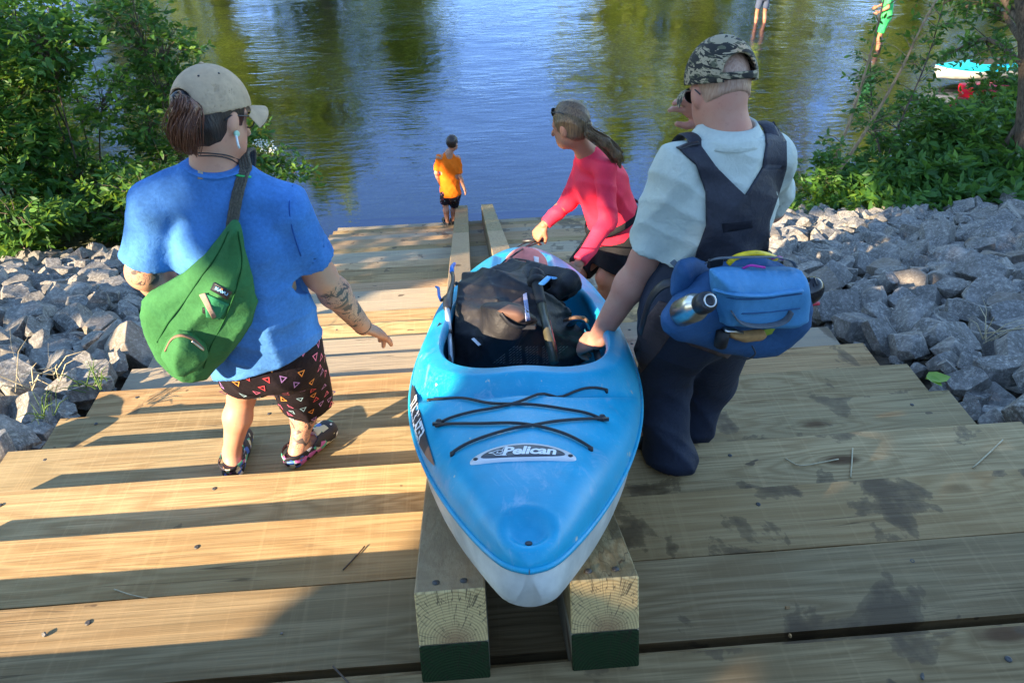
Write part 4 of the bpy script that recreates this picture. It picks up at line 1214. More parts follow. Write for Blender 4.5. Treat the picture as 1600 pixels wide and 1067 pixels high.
s = MB(); s.tube([KH(706, 426, .20), KH(706, 418, .205), KH(710, 412, .21)], [.009, .009, .007], 8); s.build('jaw', M_BLUEP, gr_)
s = MB(); s.tube([KH(689, 470, .12), KH(686, 462, .13), KH(685, 450, .14), KH(681, 448, .14)], [.005, .006, .006, .004], 8); s.build('trigger', M_BLUEP, gr_)
s = MB(); s.tube(catmull([KH(684, 508, .09), KH(692, 512, .08), KH(700, 514, .07), KH(700, 520, .05)], 4), [(.008, .016)] * 13, 8); s.build('webbing_clip', M_BLACK, gr_)
# teal and camouflage strap by the man's hand
M_TEAL = simple('teal_webbing', (.01, .12, .22), .7, .2, 60)
st_ = empty('strap_bundle', KH(905, 515, -.02), 'teal and brown webbing strap bundled beside the hand in the kayak', 'strap')
s = MB(); s.tube(catmull([KH(884, 520, -.03), KH(893, 506, .03), KH(902, 500, .06), KH(914, 502, .05)], 5), [(.006, .020)] * 16, 8); s.tube(catmull([KH(905, 530, -.04), KH(912, 515, .0), KH(918, 508, .03)], 5), [(.006, .024)] * 11, 8); s.build('webbing', M_TEAL, st_)
s = MB(); s.tube(catmull([KH(885, 500, .06), KH(898, 496, .09), KH(912, 497, .08), KH(918, 502, .07)], 5), [(.007, .016)] * 16, 8); s.build('loop', simple('brown_camo_webbing', (.11, .06, .035), .8, .7, 45), st_)
# coral cap under the far bungee
M_CORAL = simple('coral_cotton', (.72, .20, .16), .85, .12, 22, .3, .003, sheen=0)
capc = empty('baseball_cap', KH(822, 412, .06), 'faded coral pink baseball cap held under the bungee on the far deck', 'cap')
cc = KH(821, 416, .115)
RC = np.array([list(kl), list((kx * .95 + kn * .3).normalized()), list((kn * .95 - kx * .3).normalized())])
v_, f_ = sdf_mesh([Ell(cc, (.105, .115, .085), RC)], .007, .02, lambda P, d: np.maximum(d, -(P - np.array(cc)) @ np.array(kn) - .01) + .0022 * fold(P, tuple(kl), 26, 1, .1))
npmesh('crown', v_, f_, M_CORAL, capc, 1)
s = MB(); P = []
for i in range(13):
    t = -1 + 2 * i / 12; P.append((t * .088, -.10 - .055 * (1 - t * t)))
top = [cc + kl * x + kx * y + kn * (.012 - .02 * abs(x) * 3) for x, y in P]; bas = [cc + kl * x + kx * (-.085 + .03 * (x / .09) ** 2) + kn * .016 for x, y in P]
vs = top + bas + [v - kn * .004 for v in top + bas]; n = 13
fs = [(i, i + 1, n + i + 1, n + i) for i in range(12)] + [(2 * n + i, 3 * n + i, 3 * n + i + 1, 2 * n + i + 1) for i in range(12)] + [(i, 2 * n + i, 2 * n + i + 1, i + 1) for i in range(12)]
s.add(vs, fs, 0, True); s.build('brim', simple('worn_navy_brim', (.04, .04, .06), .8), capc)
s = MB()
for (a, b, c_) in ((-.045, -.055, .05), (.055, -.03, .03)):
    pass
bvc = BVHTree.FromPolygons([V(map(float, q)) for q in v_], [list(map(int, q)) for q in f_])
patch(bvc, [(796, 409), (822, 409), (822, 417), (799, 417)], flat('worn_white_patch', (.75, .55, .52)), 'worn_patch', capc, .003, 5, .002)
patch(bvc, [(834, 400), (842, 402), (842, 414), (835, 414)], flat('white_badge', (.75, .62, .6)), 'badge', capc, .003, 4, .002)
# ---------------------------------------------------------------- people: library
def skin_mat(name, base, red, tattoo=False):
    m, nt, b = newmat(name); g = NT(nt); co = g.tc()
    n = g.noise(co, 9, 4, .6); n2 = g.noise(co, 60, 3, .6)
    c = g.mix(g.ramp(n, [(.35, 0.0), (.7, .7)]), base, red)
    c = g.mix(g.ramp(n2, [(.58, 0.0), (.72, .25)]), c, tuple(x * .6 for x in red))
    if tattoo:
        t = g.attr('ink')
        geo = g.n('ShaderNodeNewGeometry').outputs['Position']
        e = g.noise(geo, 22, 3, .6, 1.6); l1 = g.ramp(e, [(.42, 0.0), (.435, 1.0), (.45, 1.0), (.465, 0.0), (.52, 0.0), (.535, 1.0), (.55, 1.0), (.565, 0.0)])
        bl = g.ramp(g.noise(geo, 24, 3, .55, .8), [(.56, 0.0), (.575, 1.0)])
        ink = g.math('MULTIPLY', g.math('MAXIMUM', g.math('MULTIPLY', l1, .8), bl), t, clamp=True)
        c = g.mix(g.math('MULTIPLY', ink, .88), c, (.035, .045, .05))
    nt.links.new(c, b.inputs['Base Color']); b.inputs['Roughness'].default_value = .52; b.inputs['Specular IOR Level'].default_value = .35
    b.inputs['Subsurface Weight'].default_value = .08; b.inputs['Subsurface Radius'].default_value = (.9, .35, .2); b.inputs['Subsurface Scale'].default_value = .02
    nt.links.new(g.bump(g.noise(co, 160, 3, .6), .15, .0012), b.inputs['Normal']); return m
M_SKIN = skin_mat('fair_skin', (.52, .27, .17), (.55, .20, .12)); M_SKINT = skin_mat('tattooed_skin', (.55, .29, .18), (.56, .23, .14), True)
M_SKINM = skin_mat('weathered_skin', (.50, .26, .18), (.50, .16, .10)); M_SKIND = skin_mat('tanned_skin', (.40, .18, .10), (.38, .13, .07))
def hair_mat(name, c0, c1, axis=(0, 0, 1)):
    m, nt, b = newmat(name); g = NT(nt); co = g.n('ShaderNodeNewGeometry').outputs['Position']
    n = g.noise(g.map(co, (1, 1, .08)), 160, 3, .6, .3); n2 = g.noise(co, 7, 3, .6)
    c = g.mix(g.ramp(n, [(.35, 0.0), (.65, 1.0)]), c0, c1); c = g.mix(g.ramp(n2, [(.4, 0.0), (.7, .4)]), c, tuple(x * .5 for x in c0))
    nt.links.new(c, b.inputs['Base Color']); b.inputs['Roughness'].default_value = .42; b.inputs['Specular IOR Level'].default_value = .5
    nt.links.new(g.bump(n, .7, .004), b.inputs['Normal']); return m
def cloth_mat(name, col, var=.12, scale=9, rough=.85, weave=900, sheen=0, bump=.35):
    m, nt, b = newmat(name); g = NT(nt); co = g.n('ShaderNodeNewGeometry').outputs['Position']
    n = g.noise(co, scale, 4, .6); n2 = g.noise(co, 90, 4, .7); n3 = g.noise(co, weave * .35, 2, .5)
    f = g.math('ADD', g.math('MULTIPLY', n, .65), g.math('MULTIPLY', n2, .35))
    c = g.ramp(f, [(.35, tuple(x * (1 - var) for x in col)), (.65, tuple(min(1, x * (1 + var)) for x in col))])
    nt.links.new(c, b.inputs['Base Color']); b.inputs['Roughness'].default_value = rough; b.inputs['Specular IOR Level'].default_value = .2
    b.inputs['Sheen Weight'].default_value = sheen
    cr = g.noise(co, 26, 4, .55, .8)
    h = g.math('ADD', g.math('MULTIPLY', n3, .12), g.math('ADD', g.math('MULTIPLY', n2, .25), g.math('MULTIPLY', cr, 1.0)))
    nt.links.new(g.bump(h, bump, .010), b.inputs['Normal']); return m
def J(x, y, Y): return aY(x, y, Y)
def U(v): v = V(v); return v.normalized()
def frame(fwd, up):
    f = U(fwd); u = V(up); r = f.cross(u).normalized(); u = r.cross(f); return r, f, u
def RM(r, f, u): return np.array([list(r), list(f), list(u)], np.float32)
def head_prims(c, r, f, u, s=1.0):
    R = RM(r, f, u)
    def at(x, y, z): return c + r * x * s + f * y * s + u * z * s
    P = [Ell(at(0, -.012, .022), (.076 * s, .098 * s, .100 * s), R), Ell(at(0, .028, -.045), (.060 * s, .066 * s, .072 * s), R), Ell(at(0, .058, -.088), (.034 * s, .030 * s, .026 * s), R),
         Ell(at(0, .02, -.06), (.064 * s, .045 * s, .045 * s), R)]
    n = Cap(at(0, .090, .004), at(0, .112, -.034), .009 * s, .0135 * s); n.k = .012; P.append(n)
    for sx in (-1, 1):
        e = Ell(at(sx * .078, -.004, -.012), (.011 * s, .021 * s, .033 * s), R); e.k = .010; P.append(e)
        b = Cap(at(sx * .012, .082, .016), at(sx * .048, .070, .018), .008 * s, .007 * s); b.k = .015; P.append(b)
    for z in (-.060, -.070):
        l = Cap(at(-.018, .084, z), at(.018, .084, z), .006 * s, .006 * s); l.k = .008; P.append(l)
    return P, at
def add_eyes(at, s, par, r, f, u):
    for sx in (-1, 1):
        e = MB(); c = at(sx * .031, .068, .000)
        e.lathe([(.002, -.012 * s), (.009 * s, -.009 * s), (.0125 * s, 0), (.009 * s, .009 * s), (.004, .012 * s)], c, f, 12, 0)
        e.lathe([(.006 * s, .0095 * s), (.0045 * s, .0118 * s), (.001, .0128 * s)], c, f, 10, 1); e.build('eye', [flat('eye_white', (.7, .68, .65)), flat('iris', (.05, .04, .03))], par)
def hand_prims(w, d, n, side, curl=(.25, .3, .35, .4), spread=.10, thumb=.6, s=1.0, bend=None):
    """w wrist, d direction of the hand, n back-of-hand normal, side +1 if the thumb lies on d x n side"""
    d = U(d); n = V(n); n = (n - d * n.dot(d)).normalized(); t = d.cross(n) * side
    pr = [Cap(w - d * .03 * s, w + d * .02 * s, .026 * s, .026 * s, (n, .75))]
    palm = Cap(w + d * .015 * s, w + d * .070 * s, .034 * s, .038 * s, (n, .42)); pr.append(palm)
    L = [.068, .078, .073, .058]
    for i in range(4):
        o = (1.5 - i) * .0195 * s
        b = w + d * (.086 - .004 * abs(i - 1)) * s + t * o
        a = math.radians(0); dd = (d + t * (1.5 - i) * spread).normalized()
        k = w + d * .045 * s + t * o * .8
        c = Cap(k, b, .0115 * s, .0105 * s); c.k = .012; pr.append(c)
        p = b; ang = curl[i] * .9
        for j, (fl, r0, r1) in enumerate(((.42, .0100, .0092), (.32, .0092, .0084), (.26, .0084, .0068))):
            dj = (dd * math.cos(ang) - n * math.sin(ang)).normalized(); q = p + dj * L[i] * fl * s
            c = Cap(p, q, r0 * s, r1 * s); c.k = .0035; pr.append(c); p = q; ang += curl[i] * 1.1
    b = w + d * .022 * s + t * .026 * s; q = b + (d * .55 + t * thumb - n * .35).normalized() * .045 * s
    c = Cap(b, q, .0155 * s, .0118 * s); c.k = .012; pr.append(c)
    q2 = q + (d * .85 + t * thumb * .5 - n * .35).normalized() * .034 * s
    c = Cap(q, q2, .0115 * s, .0085 * s); c.k = .004; pr.append(c)
    return pr
def limbs(j, s=1.0, arm=(.048, .040, .030), leg=(.082, .056, .036), skip=()):
    P = []
    for S in 'LR':
        if 'arm' + S not in skip:
            sh, el, wr = j['sh' + S], j['el' + S], j['wr' + S]
            P.append(Cap(sh, el, arm[0] * s, arm[1] * s)); m = el.lerp(wr, .3)
            P.append(Cap(el, m, arm[1] * s * .97, arm[1] * s * 1.03)); P.append(Cap(m, wr, arm[1] * s * 1.03, arm[2] * s))
        hp, kn_, an = j['hip' + S], j['kn' + S], j['an' + S]
        P.append(Cap(hp, kn_, leg[0] * s, leg[1] * s)); m = kn_.lerp(an, .32)
        bk = j.get('back', V((0, -1, 0)))
        P.append(Cap(kn_, m + bk * .016 * s, leg[1] * s * .95, leg[1] * s * 1.02)); P.append(Cap(m + bk * .016 * s, an, leg[1] * s * 1.02, leg[2] * s))
        td = j['toe' + S]; td = U(td)
        hl = an - td * .035 * s - V((0, 0, .045 * s)); P.append(Cap(an, hl, leg[2] * s * .95, .030 * s))
        ft = Cap(hl, hl + td * .175 * s - V((0, 0, .006 * s)), .032 * s, .026 * s, (V((0, 0, 1)), .8)); P.append(ft)
    return P
def torso(j, s=1.0, w=(.155, .125, .165), flatk=.68, shr=.055):
    sd = (j['shR'] - j['shL']); r = sd.normalized(); pel = (j['hipL'] + j['hipR']) / 2; ch = (j['shL'] + j['shR']) / 2
    up = (ch - pel).normalized(); f = up.cross(r); f = f if f.dot(j.get('fwd', V((0, 1, 0)))) > 0 else -f
    f = f.normalized()
    wst = pel.lerp(ch, .42); cst = pel.lerp(ch, .78)
    P = [Cap(pel - up * .01, wst, w[0] * s, w[1] * s, (f, flatk)), Cap(wst, cst, w[1] * s, w[2] * s, (f, flatk)),
         Cap(j['shL'], j['shR'], shr * s, shr * s), Cap(cst, ch, w[2] * s * .95, w[2] * s * .62, (f, flatk)),
         Cap(ch, j['nk'], .075 * s, .056 * s)]
    return P, (r, f, up, pel, wst, cst, ch)
def mesh_join(parts):
    V_, F_ = [], []; n = 0
    for v, f in parts:
        V_.append(v); F_.append(f + n); n += len(v)
    return np.concatenate(V_), np.concatenate(F_)
def smooth_np(vs, fs, it=1, lam=.5):
    E = np.concatenate([fs[:, [0, 1]], fs[:, [1, 2]], fs[:, [2, 3]], fs[:, [3, 0]]])
    c = np.bincount(E[:, 0], minlength=len(vs)) + np.bincount(E[:, 1], minlength=len(vs))
    for _ in range(it):
        A = np.stack([np.bincount(E[:, 0], vs[E[:, 1], k], len(vs)) + np.bincount(E[:, 1], vs[E[:, 0], k], len(vs)) for k in range(3)], 1)
        vs = vs * (1 - lam) + lam * A / np.maximum(c, 1)[:, None]
    return vs
def body_mesh(name, prims, hands, mat, par, h=.0065, k=.03, ink=None):
    v, f = sdf_mesh(prims, h, k); v = smooth_np(v, f, 2)
    ms = [(v, f)]
    for hp in hands:
        hv, hf = sdf_mesh(hp, .0032, .006, pad=.01); hv = smooth_np(hv, hf, 1, .35); ms.append((hv, hf))
    v, f = mesh_join(ms)
    o = npmesh(name, v, f, mat, par)
    if ink:
        a = o.data.attributes.new('ink', 'FLOAT', 'POINT'); w_ = np.zeros(len(v), np.float32)
        for (c, r) in ink:
            d = np.linalg.norm(v - np.array(c), axis=1); w_ = np.maximum(w_, np.clip((r + .016 - d) / (r * .3), 0, 1))
        a.data.foreach_set('value', w_[:len(a.data)])
    return o, v, f
def bvh_of(v, f): return BVHTree.FromPolygons([V(map(float, q)) for q in v], [list(map(int, q)) for q in f])
def cloth(name, prims, mat, par, h=.008, k=.03, post=None, sub=(), it=1):
    v, f = sdf_mesh(prims, h, k, post, sub=sub); v = smooth_np(v, f, it); o = npmesh(name, v, f, mat, par); return o, v, f
def stick(bv, c, mesh_pts, nrm, off=.002):
    """press flat points along -nrm on to a surface"""
    out = []
    for p in mesh_pts:
        h = bv.ray_cast(p + nrm * .15, -nrm, .4)[0]
        out.append((h if h is not None else p) + nrm * off)
    return out
def plane_cut(P, d, pt, n):
    """keep the side of the plane away from n"""
    return np.maximum(d, (P - _v(pt)) @ _v(n))

class Pillow:
    """stuffed flat shape: 2-D outline (in the frame's x,z) puffed along its y axis"""
    def __init__(s, o, R, poly, T, Rr, curve=0.0, cx=0.0):
        s.o = _v(o); s.R = _v(R); s.p = np.array(poly, np.float32); s.T = T; s.Rr = Rr; s.cv = curve; s.cx = cx
        c = s.p.mean(0); m = float(np.abs(s.p).max()) + T + .02; s.lo = s.o - m; s.hi = s.o + m
    def __call__(s, P):
        q = (P - s.o) @ s.R.T; x = q[:, 0]; y = q[:, 1]; z = q[:, 2]
        p = np.stack([x, z], 1); n = len(s.p); d = np.full(len(P), 1e9, np.float32); sg = np.ones(len(P), np.float32)
        for i in range(n):
            a = s.p[i]; b = s.p[i - 1]; e = b - a; w_ = p - a
            t = np.clip((w_ @ e) / (e @ e + 1e-12), 0, 1); bb = w_ - t[:, None] * e; d = np.minimum(d, (bb * bb).sum(1))
            c1 = p[:, 1] >= a[1]; c2 = p[:, 1] < b[1]; c3 = e[0] * w_[:, 1] > e[1] * w_[:, 0]
            fl = (c1 & c2 & c3) | (~c1 & ~c2 & ~c3); sg = np.where(fl, -sg, sg)
        d2 = sg * np.sqrt(d)
        prof = s.T * np.sqrt(np.clip(1 - (1 - np.clip(-d2 / s.Rr, 0, 1)) ** 2, 0, 1))
        dz = np.abs(y + s.cv * (x - s.cx) ** 2) - prof
        return np.where(d2 > 0, np.sqrt(np.maximum(dz, 0) ** 2 + d2 ** 2), dz * .8)
def to_plane(o, R, pts):
    """picture outline -> outline in the plane through o spanned by the frame R (x, z axes)"""
    out = []; n = V(map(float, R[1])); o = V(o)
    for x, y in pts:
        r = ray(x, y); t = (o - CAM).dot(n) / r.dot(n); p = CAM + r * t - o; out.append((p.dot(V(map(float, R[0]))), p.dot(V(map(float, R[2])))))
    return out
def strands(par, name, paths, n, spread, r, mat, seed, taper=.25):
    """loose hair drawn as many fine tubes along guide curves"""
    rr_ = random.Random(seed); s = MB()
    for i in range(n):
        g_ = paths[i % len(paths)]; off = V((rr_.gauss(0, 1), rr_.gauss(0, 1), rr_.gauss(0, 1))) * .5; P = []
        m = len(g_)
        cut = rr_.uniform(.8, 1.05)
        for k, p in enumerate(g_):
            t = k / (m - 1); w_ = spread * (math.sin(PI * (.08 + .84 * t)) ** .6) * (1 - .25 * t)
            P.append(V(p) + off * w_ + V((math.sin(i * 1.7 + t * 5), math.cos(i * 2.3 + t * 4), 0)) * .0035 * t)
        Q = catmull(P, 4); Q = Q[:max(4, int(len(Q) * min(1, cut)))]
        s.tube(Q, [r * (1 - .7 * k / len(Q)) for k in range(len(Q))], 4, cap=False)
    return s.build(name, mat, par)
# ---------------------------------------------------------------- woman in the blue shirt
zA = nose(4)[1]; zB = nose(3)[1]
jA = dict(hipL=J(388, 548, 2.16), hipR=J(452, 540, 2.20), knL=J(378, 618, 2.30), anL=J(358, 694, 2.26), knR=J(478, 622, 2.42), anR=J(474, 712, 2.29),
          shL=J(240, 318, 2.06), shR=J(446, 322, 2.10), elL=J(226, 425, 2.06), elR=J(500, 430, 2.20), wrL=J(290, 470, 2.30), wrR=J(568, 511, 2.40), nk=J(333, 246, 2.10), hd=J(337, 184, 2.13),
          toeL=V((-.05, 1, -.05)), toeR=V((.55, .75, 0)), back=V((0, -1, 0)))
jA['anL'].z = zA + .105; jA['anR'].z = zA + .105

pA = empty('person', ((jA['anL'].x + jA['anR'].x) / 2, 2.25, zA), 'woman in a blue T-shirt and tan cap walking down the left side of the steps', 'person')
rA, fA, uA = frame((.58, .80, -.42), (.0, .30, 1))
hp, atA = head_prims(jA['hd'], rA, fA, uA, .98)
tp, fr = torso(jA, 1.0, (.150, .140, .170), .72, .056)
bp = limbs(jA, 1.0, (.058, .052, .034), (.090, .052, .033)) + tp + hp + [Cap(jA['nk'] - uA * .03, jA['hd'] - uA * .05 - fA * .02, .060, .058)]
dR = U(J(616, 527, 2.56) - jA['wrR'])
hR = hand_prims(jA['wrR'], dR, (-.15, -.45, .9), -1, (.10, .22, .30, .16), .16, .75, 1.27)
hL = hand_prims(jA['wrL'], (.5, .6, -.3), (-.2, -.4, .8), 1, (.5, .5, .55, .6), .05)
ink = [(jA['elR'].lerp(jA['wrR'], .30), .060), (jA['elR'].lerp(jA['wrR'], .58), .056), (jA['elR'].lerp(jA['wrR'], .80), .046), (jA['shR'].lerp(jA['elR'], .72), .03), (jA['knR'].lerp(jA['anR'], .25), .10), (jA['knR'].lerp(jA['anR'], .70), .09), (jA['shL'].lerp(jA['elL'], .95), .05)]
ink = [(c + (CAM - c).normalized() * .045, r * 1.0) for c, r in ink]
bo, bv_, bf_ = body_mesh('body', bp, [hR, hL], M_SKINT, pA, ink=ink)
add_eyes(atA, .98, pA, rA, fA, uA)
# shirt
M_SHIRT = cloth_mat('washed_blue_cotton', (.06, .19, .47), .32, 5, .9)
r_, f_, u_, pel, wst, cst, ch = fr
hm1 = J(330, 606, 2.06); hm2 = J(498, 542, 2.10); hmn = (hm2 - hm1).cross(V((0, 1, -.25))).normalized(); hmn = hmn if hmn.z < 0 else -hmn
def shirt_post(P, d):
    q = np.abs((P - _v(pel)) @ _v(r_))
    d = d + .003 * fold(P, tuple(r_ * .3 + u_ * .9), 26, 5, .6) + .008 * fold(P, tuple(r_ * .9 + u_ * .35), 11, 2, .35) * np.clip(1 - ((P - _v(wst)) @ _v(u_)) / .25, .15, 1) + .003 * ripple(P, 38, 3)
    d = plane_cut(P, d, hm1, hmn)
    return plane_cut(P, d, jA['nk'] - uA * .012 - f_ * .0, (uA * 1.0 - f_ * .45).normalized())
slL = jA['shL'].lerp(jA['elL'], .80); slR = jA['shR'].lerp(jA['elR'], .72)
sp = [Cap(pel - u_ * .16, wst, .212, .180, (f_, .82)), Cap(wst, cst, .176, .182, (f_, .74)), Cap(cst, ch, .178, .120, (f_, .72)), Cap(jA['shL'], jA['nk'] - uA * .045, .066, .062), Cap(jA['shR'], jA['nk'] - uA * .045, .066, .062), Cap(ch, jA['nk'], .085, .070),
      Cap(jA['shL'] - u_ * .01, slL, .066, .076), Cap(jA['shR'] - u_ * .01, slR, .066, .080)]
su = [Cap(jA['shL'].lerp(slL, .7), slL + (slL - jA['shL']).normalized() * .12, .060, .066), Cap(jA['shR'].lerp(slR, .72), slR + (slR - jA['shR']).normalized() * .12, .066, .073)]
def sleeve_post(P, d):
    d = shirt_post(P, d)
    for sh, sl in ((jA['shL'], slL), (jA['shR'], slR)):
        ax = (sl - sh).normalized(); near = np.linalg.norm(P - _v(sl), axis=1) < .125
        d = np.where(near, np.maximum(d, (P - _v(sl)) @ _v(ax)), d)
    return d
so_, sv, sf = cloth('shirt', sp, M_SHIRT, pA, .0075, .035, sleeve_post, su)
bS = bvh_of(sv, sf)
strip(bS, [(290, 262), (306, 272), (333, 277), (360, 273), (378, 264)], [(.003, .010)] * 30, M_SHIRT, 'collar_rib', pA, .001)
patch(bS, [(309, 264), (317, 264), (317, 280), (309, 280)], simple('beige_tab', (.42, .33, .24), .8), 'hanging_tab', pA, .003, 3, .002)
strip(bS, [(457, 290), (452, 320), (456, 355), (470, 400)], .0022, cloth_mat('seam_blue', (.02, .09, .33)), 'sleeve_seam', pA, .001)
# shorts: black with coloured triangle outlines
M_SHORT = cloth_mat('black_print_cotton', (.012, .008, .012), .3, 12, .8)
def short_post(P, d): return d + .005 * fold(P, (.9, .2, .2), 16, 1, .4)
kL = jA['hipL'].lerp(jA['knL'], .55); kR = jA['hipR'].lerp(jA['knR'], .97)
shp = [Cap(pel, pel - u_ * .04, .170, .17, (f_, .74)), Cap(jA['hipL'], kL, .115, .100), Cap(jA['hipR'], kR, .118, .115)]
sub = [Cap(kL + (jA['hipL'] - kL) * .15, kL + (kL - jA['hipL']) * .5, .085, .09), Cap(kR + (jA['hipR'] - kR) * .10, kR + (kR - jA['hipR']) * .5, .088, .10)]
def sh_post2(P, d):
    d = short_post(P, d)
    for a, b in ((jA['hipL'], kL), (jA['hipR'], kR)):
        ax = (b - a).normalized(); near = np.linalg.norm(P - _v(b), axis=1) < .15
        d = np.where(near, np.maximum(d, (P - _v(b)) @ _v(ax)), d)
    return d
def tri_print(v, f, seed, n, size, cols, name):
    """little triangle outlines printed on cloth: returns verts, faces, material indices"""
    r = random.Random(seed); rows = []; nv = []; nf = []; nm = []
    cen = v[f].mean(1); e1 = v[f[:, 1]] - v[f[:, 0]]; e2 = v[f[:, 3]] - v[f[:, 0]]; nn = np.cross(e1, e2); nn /= np.linalg.norm(nn, axis=1)[:, None] + 1e-9
    used = []; base = len(v)
    order = list(range(len(f))); r.shuffle(order)
    for i in order:
        c = V(map(float, cen[i]));
        if any((c - q).length < size * 1.75 for q in used): continue
        used.append(c); n_ = V(map(float, nn[i])); up = V((0, 0, 1)); a = up.cross(n_)
        if a.length < .1: continue
        a.normalize(); b = n_.cross(a); ang = r.choice([.0, .5, -.4, PI * .9]); 
        P = []
        for k in range(3):
            t = ang + 2 * PI * k / 3; P.append((math.cos(t) * size * .6, math.sin(t) * size * .85))
        o_ = [c + a * x + b * y + n_ * .0022 for x, y in P]; i_ = [c + a * x * .62 + b * y * .62 + n_ * .0022 for x, y in P]
        k0 = base + len(nv); nv += o_ + i_; m = r.randrange(len(cols)) + 1
        for k in range(3): nf.append((k0 + k, k0 + (k + 1) % 3, k0 + 3 + (k + 1) % 3, k0 + 3 + k)); nm.append(m)
        if len(used) >= n: break
    return nv, nf, nm
def printed(name, v, f, mats, par, seed, n, size):
    nv, nf, nm = tri_print(v, f, seed, n, size, mats[1:], name)
    v2 = np.concatenate([v, np.array([list(q) for q in nv], np.float32)]); f2 = np.concatenate([f, np.array(nf)])
    return npmesh(name, v2, f2, mats, par, midx=[0] * len(f) + nm)
v_, f2_ = sdf_mesh(shp, .008, .03, sh_post2, sub=sub); v_ = smooth_np(v_, f2_, 1)
PR = [flat('pink_print', (.72, .16, .30)), flat('orange_print', (.78, .30, .06)), flat('lilac_print', (.42, .22, .55)), flat('pale_blue_print', (.35, .55, .65)), flat('red_print', (.62, .06, .08))]
printed('shorts', v_, f2_, [M_SHORT] + PR, pA, 4, 170, .027)
# hair, cap, glasses
M_HAIR = hair_mat('auburn_hair', (.085, .026, .012), (.20, .075, .035)); M_HAIRD = hair_mat('dark_hair', (.014, .008, .006), (.035, .018, .012))
s_ = .98
hc = atA(0, -.016, .022); RA = RM(rA, fA, uA)
def cutface(P, d): return plane_cut(P, d, atA(0, .045, 0), (fA * .9 + uA * -.25).normalized())
cloth('hair', [Ell(hc, (.084 * s_, .106 * s_, .108 * s_), RA), Ell(atA(0, -.045, -.035), (.068 * s_, .058 * s_, .060 * s_), RA)], M_HAIRD, pA, .006, .02, lambda P, d: plane_cut(P, cutface(P, d), atA(0, 0, -.085), -uA) + .0015 * fold(P, tuple(rA), 120, 1, .2))
h0 = atA(-.012, -.115, .045); back = J(293, 205, 1.99)
pt = [h0, J(298, 172, 1.99), J(289, 196, 1.97), J(291, 224, 1.98), J(300, 240, 2.0)]
cloth('ponytail', [Cap(pt[0], pt[1], .015, .020), Cap(pt[1], pt[2], .021, .027), Cap(pt[2], pt[3], .027, .020), Cap(pt[3], pt[4], .020, .006)], M_HAIR, pA, .005, .02, lambda P, d: d + .003 * fold(P, (.97, .2, .05), 110, 2, .25))
gA = [[pt[0], pt[1], J(281, 195, 1.95), J(277, 222, 1.95), J(283, 238, 1.955)], [pt[0], pt[1], J(290, 200, 1.945), J(290, 228, 1.95), J(296, 243, 1.96)], [pt[0], pt[1], J(299, 200, 1.97), J(303, 225, 1.975), J(306, 242, 1.98)], [pt[0], J(285, 160, 1.96), J(275, 185, 1.955), J(270, 208, 1.955), J(272, 224, 1.96)]]
strands(pA, 'ponytail_strands', gA, 340, .021, .0022, M_HAIR, 5)
s = MB(); s.lathe([(.022, -.008), (.026, -.004), (.026, .004), (.022, .008)], pt[0].lerp(pt[1], .25), pt[1] - pt[0], 14); s.build('hair_tie', M_BLACK, pA)
M_CAP = simple('tan_cotton', (.44, .31, .19), .85, .16, 26, .3, .002, weave=420, sheen=0); M_MESH = M_CAP
def baseball_cap(par, c, at, r, f, u, s, mat, brim_mat, arch=True, tilt=.25, mats=None):
    up = (u + f * -tilt).normalized(); ff = (f - up * f.dot(up)).normalized(); R = RM(r, ff, up)
    cc = at(0, -.012, .030)
    def post(P, d):
        d = np.maximum(d, -(d + .006)) if False else d
        q = (P - _v(cc)) @ _v(up); d = np.maximum(d, -q - .012 * s)
        ang = np.arctan2((P - _v(cc)) @ _v(r), (P - _v(cc)) @ _v(ff))
        return d + .0012 * np.clip(1 - np.abs(((ang / (PI / 3)) % 1) - .5) * 0 - np.minimum((ang / (PI / 3)) % 1, 1 - (ang / (PI / 3)) % 1) * 30, 0, 1) * -1
    sub = [Ell(cc, (.0865 * s, .1085 * s, .103 * s), R)]
    if arch:
        a = Ell(cc - ff * .115 * s + up * .012 * s, (.052 * s, .05 * s, .052 * s), R); a.k = .003; sub.append(a)
    v, fq = sdf_mesh([Ell(cc, (.0925 * s, .1145 * s, .112 * s), R)], .0042, .01, post, sub=sub); v = smooth_np(v, fq, 1, .4)
    o = npmesh('cap', v, fq, mat, par); bv = bvh_of(v, fq)
    # strap below the arch
    if arch:
        st = MB(); P = []
        for i in range(9):
            t = -.62 + 1.24 * i / 8; P.append(cc - ff * .1125 * s * math.cos(t) + r * .092 * s * math.sin(t) + up * .004 * s)
        st.tube(P, [(.0095 * s, .0022 * s)] * 9, 8, flat=up); st.build('cap_strap', mat, o)
    # brim
    vs = []; n = 14
    for lay in (0, -.0035):
        for row in range(5):
            for i in range(n + 1):
                t = -1.05 + 2.1 * i / n; e = row / 4
                x = math.sin(t) * (.090 + .004 * e) * s; y = (math.cos(t) * .108 + e * .072 * max(0, math.cos(t * 1.3)) ** .6) * s
                z = (-.012 - .012 * e - .9 * x * x / (.09 * s) * .35 * (1 + e)) * 1.0 + lay
                vs.append(cc + r * x + ff * y + up * z)
    m = (n + 1) * 5
    fs = [(a_ * (n + 1) + i, a_ * (n + 1) + i + 1, (a_ + 1) * (n + 1) + i + 1, (a_ + 1) * (n + 1) + i) for a_ in range(4) for i in range(n)]
    fs += [tuple(q + m for q in reversed(g_)) for g_ in fs] + [(4 * (n + 1) + i, 4 * (n + 1) + i + 1, m + 4 * (n + 1) + i + 1, m + 4 * (n + 1) + i) for i in range(n)]
    mkobj('brim', vs, fs, brim_mat, o, True)
    bt = MB(); bt.lathe([(.007, -.001), (.007, .002), (.003, .004)], cc + up * .1125 * s, up, 10)
    bt.build('button', mat, o)
    return o, bv, cc, up, ff
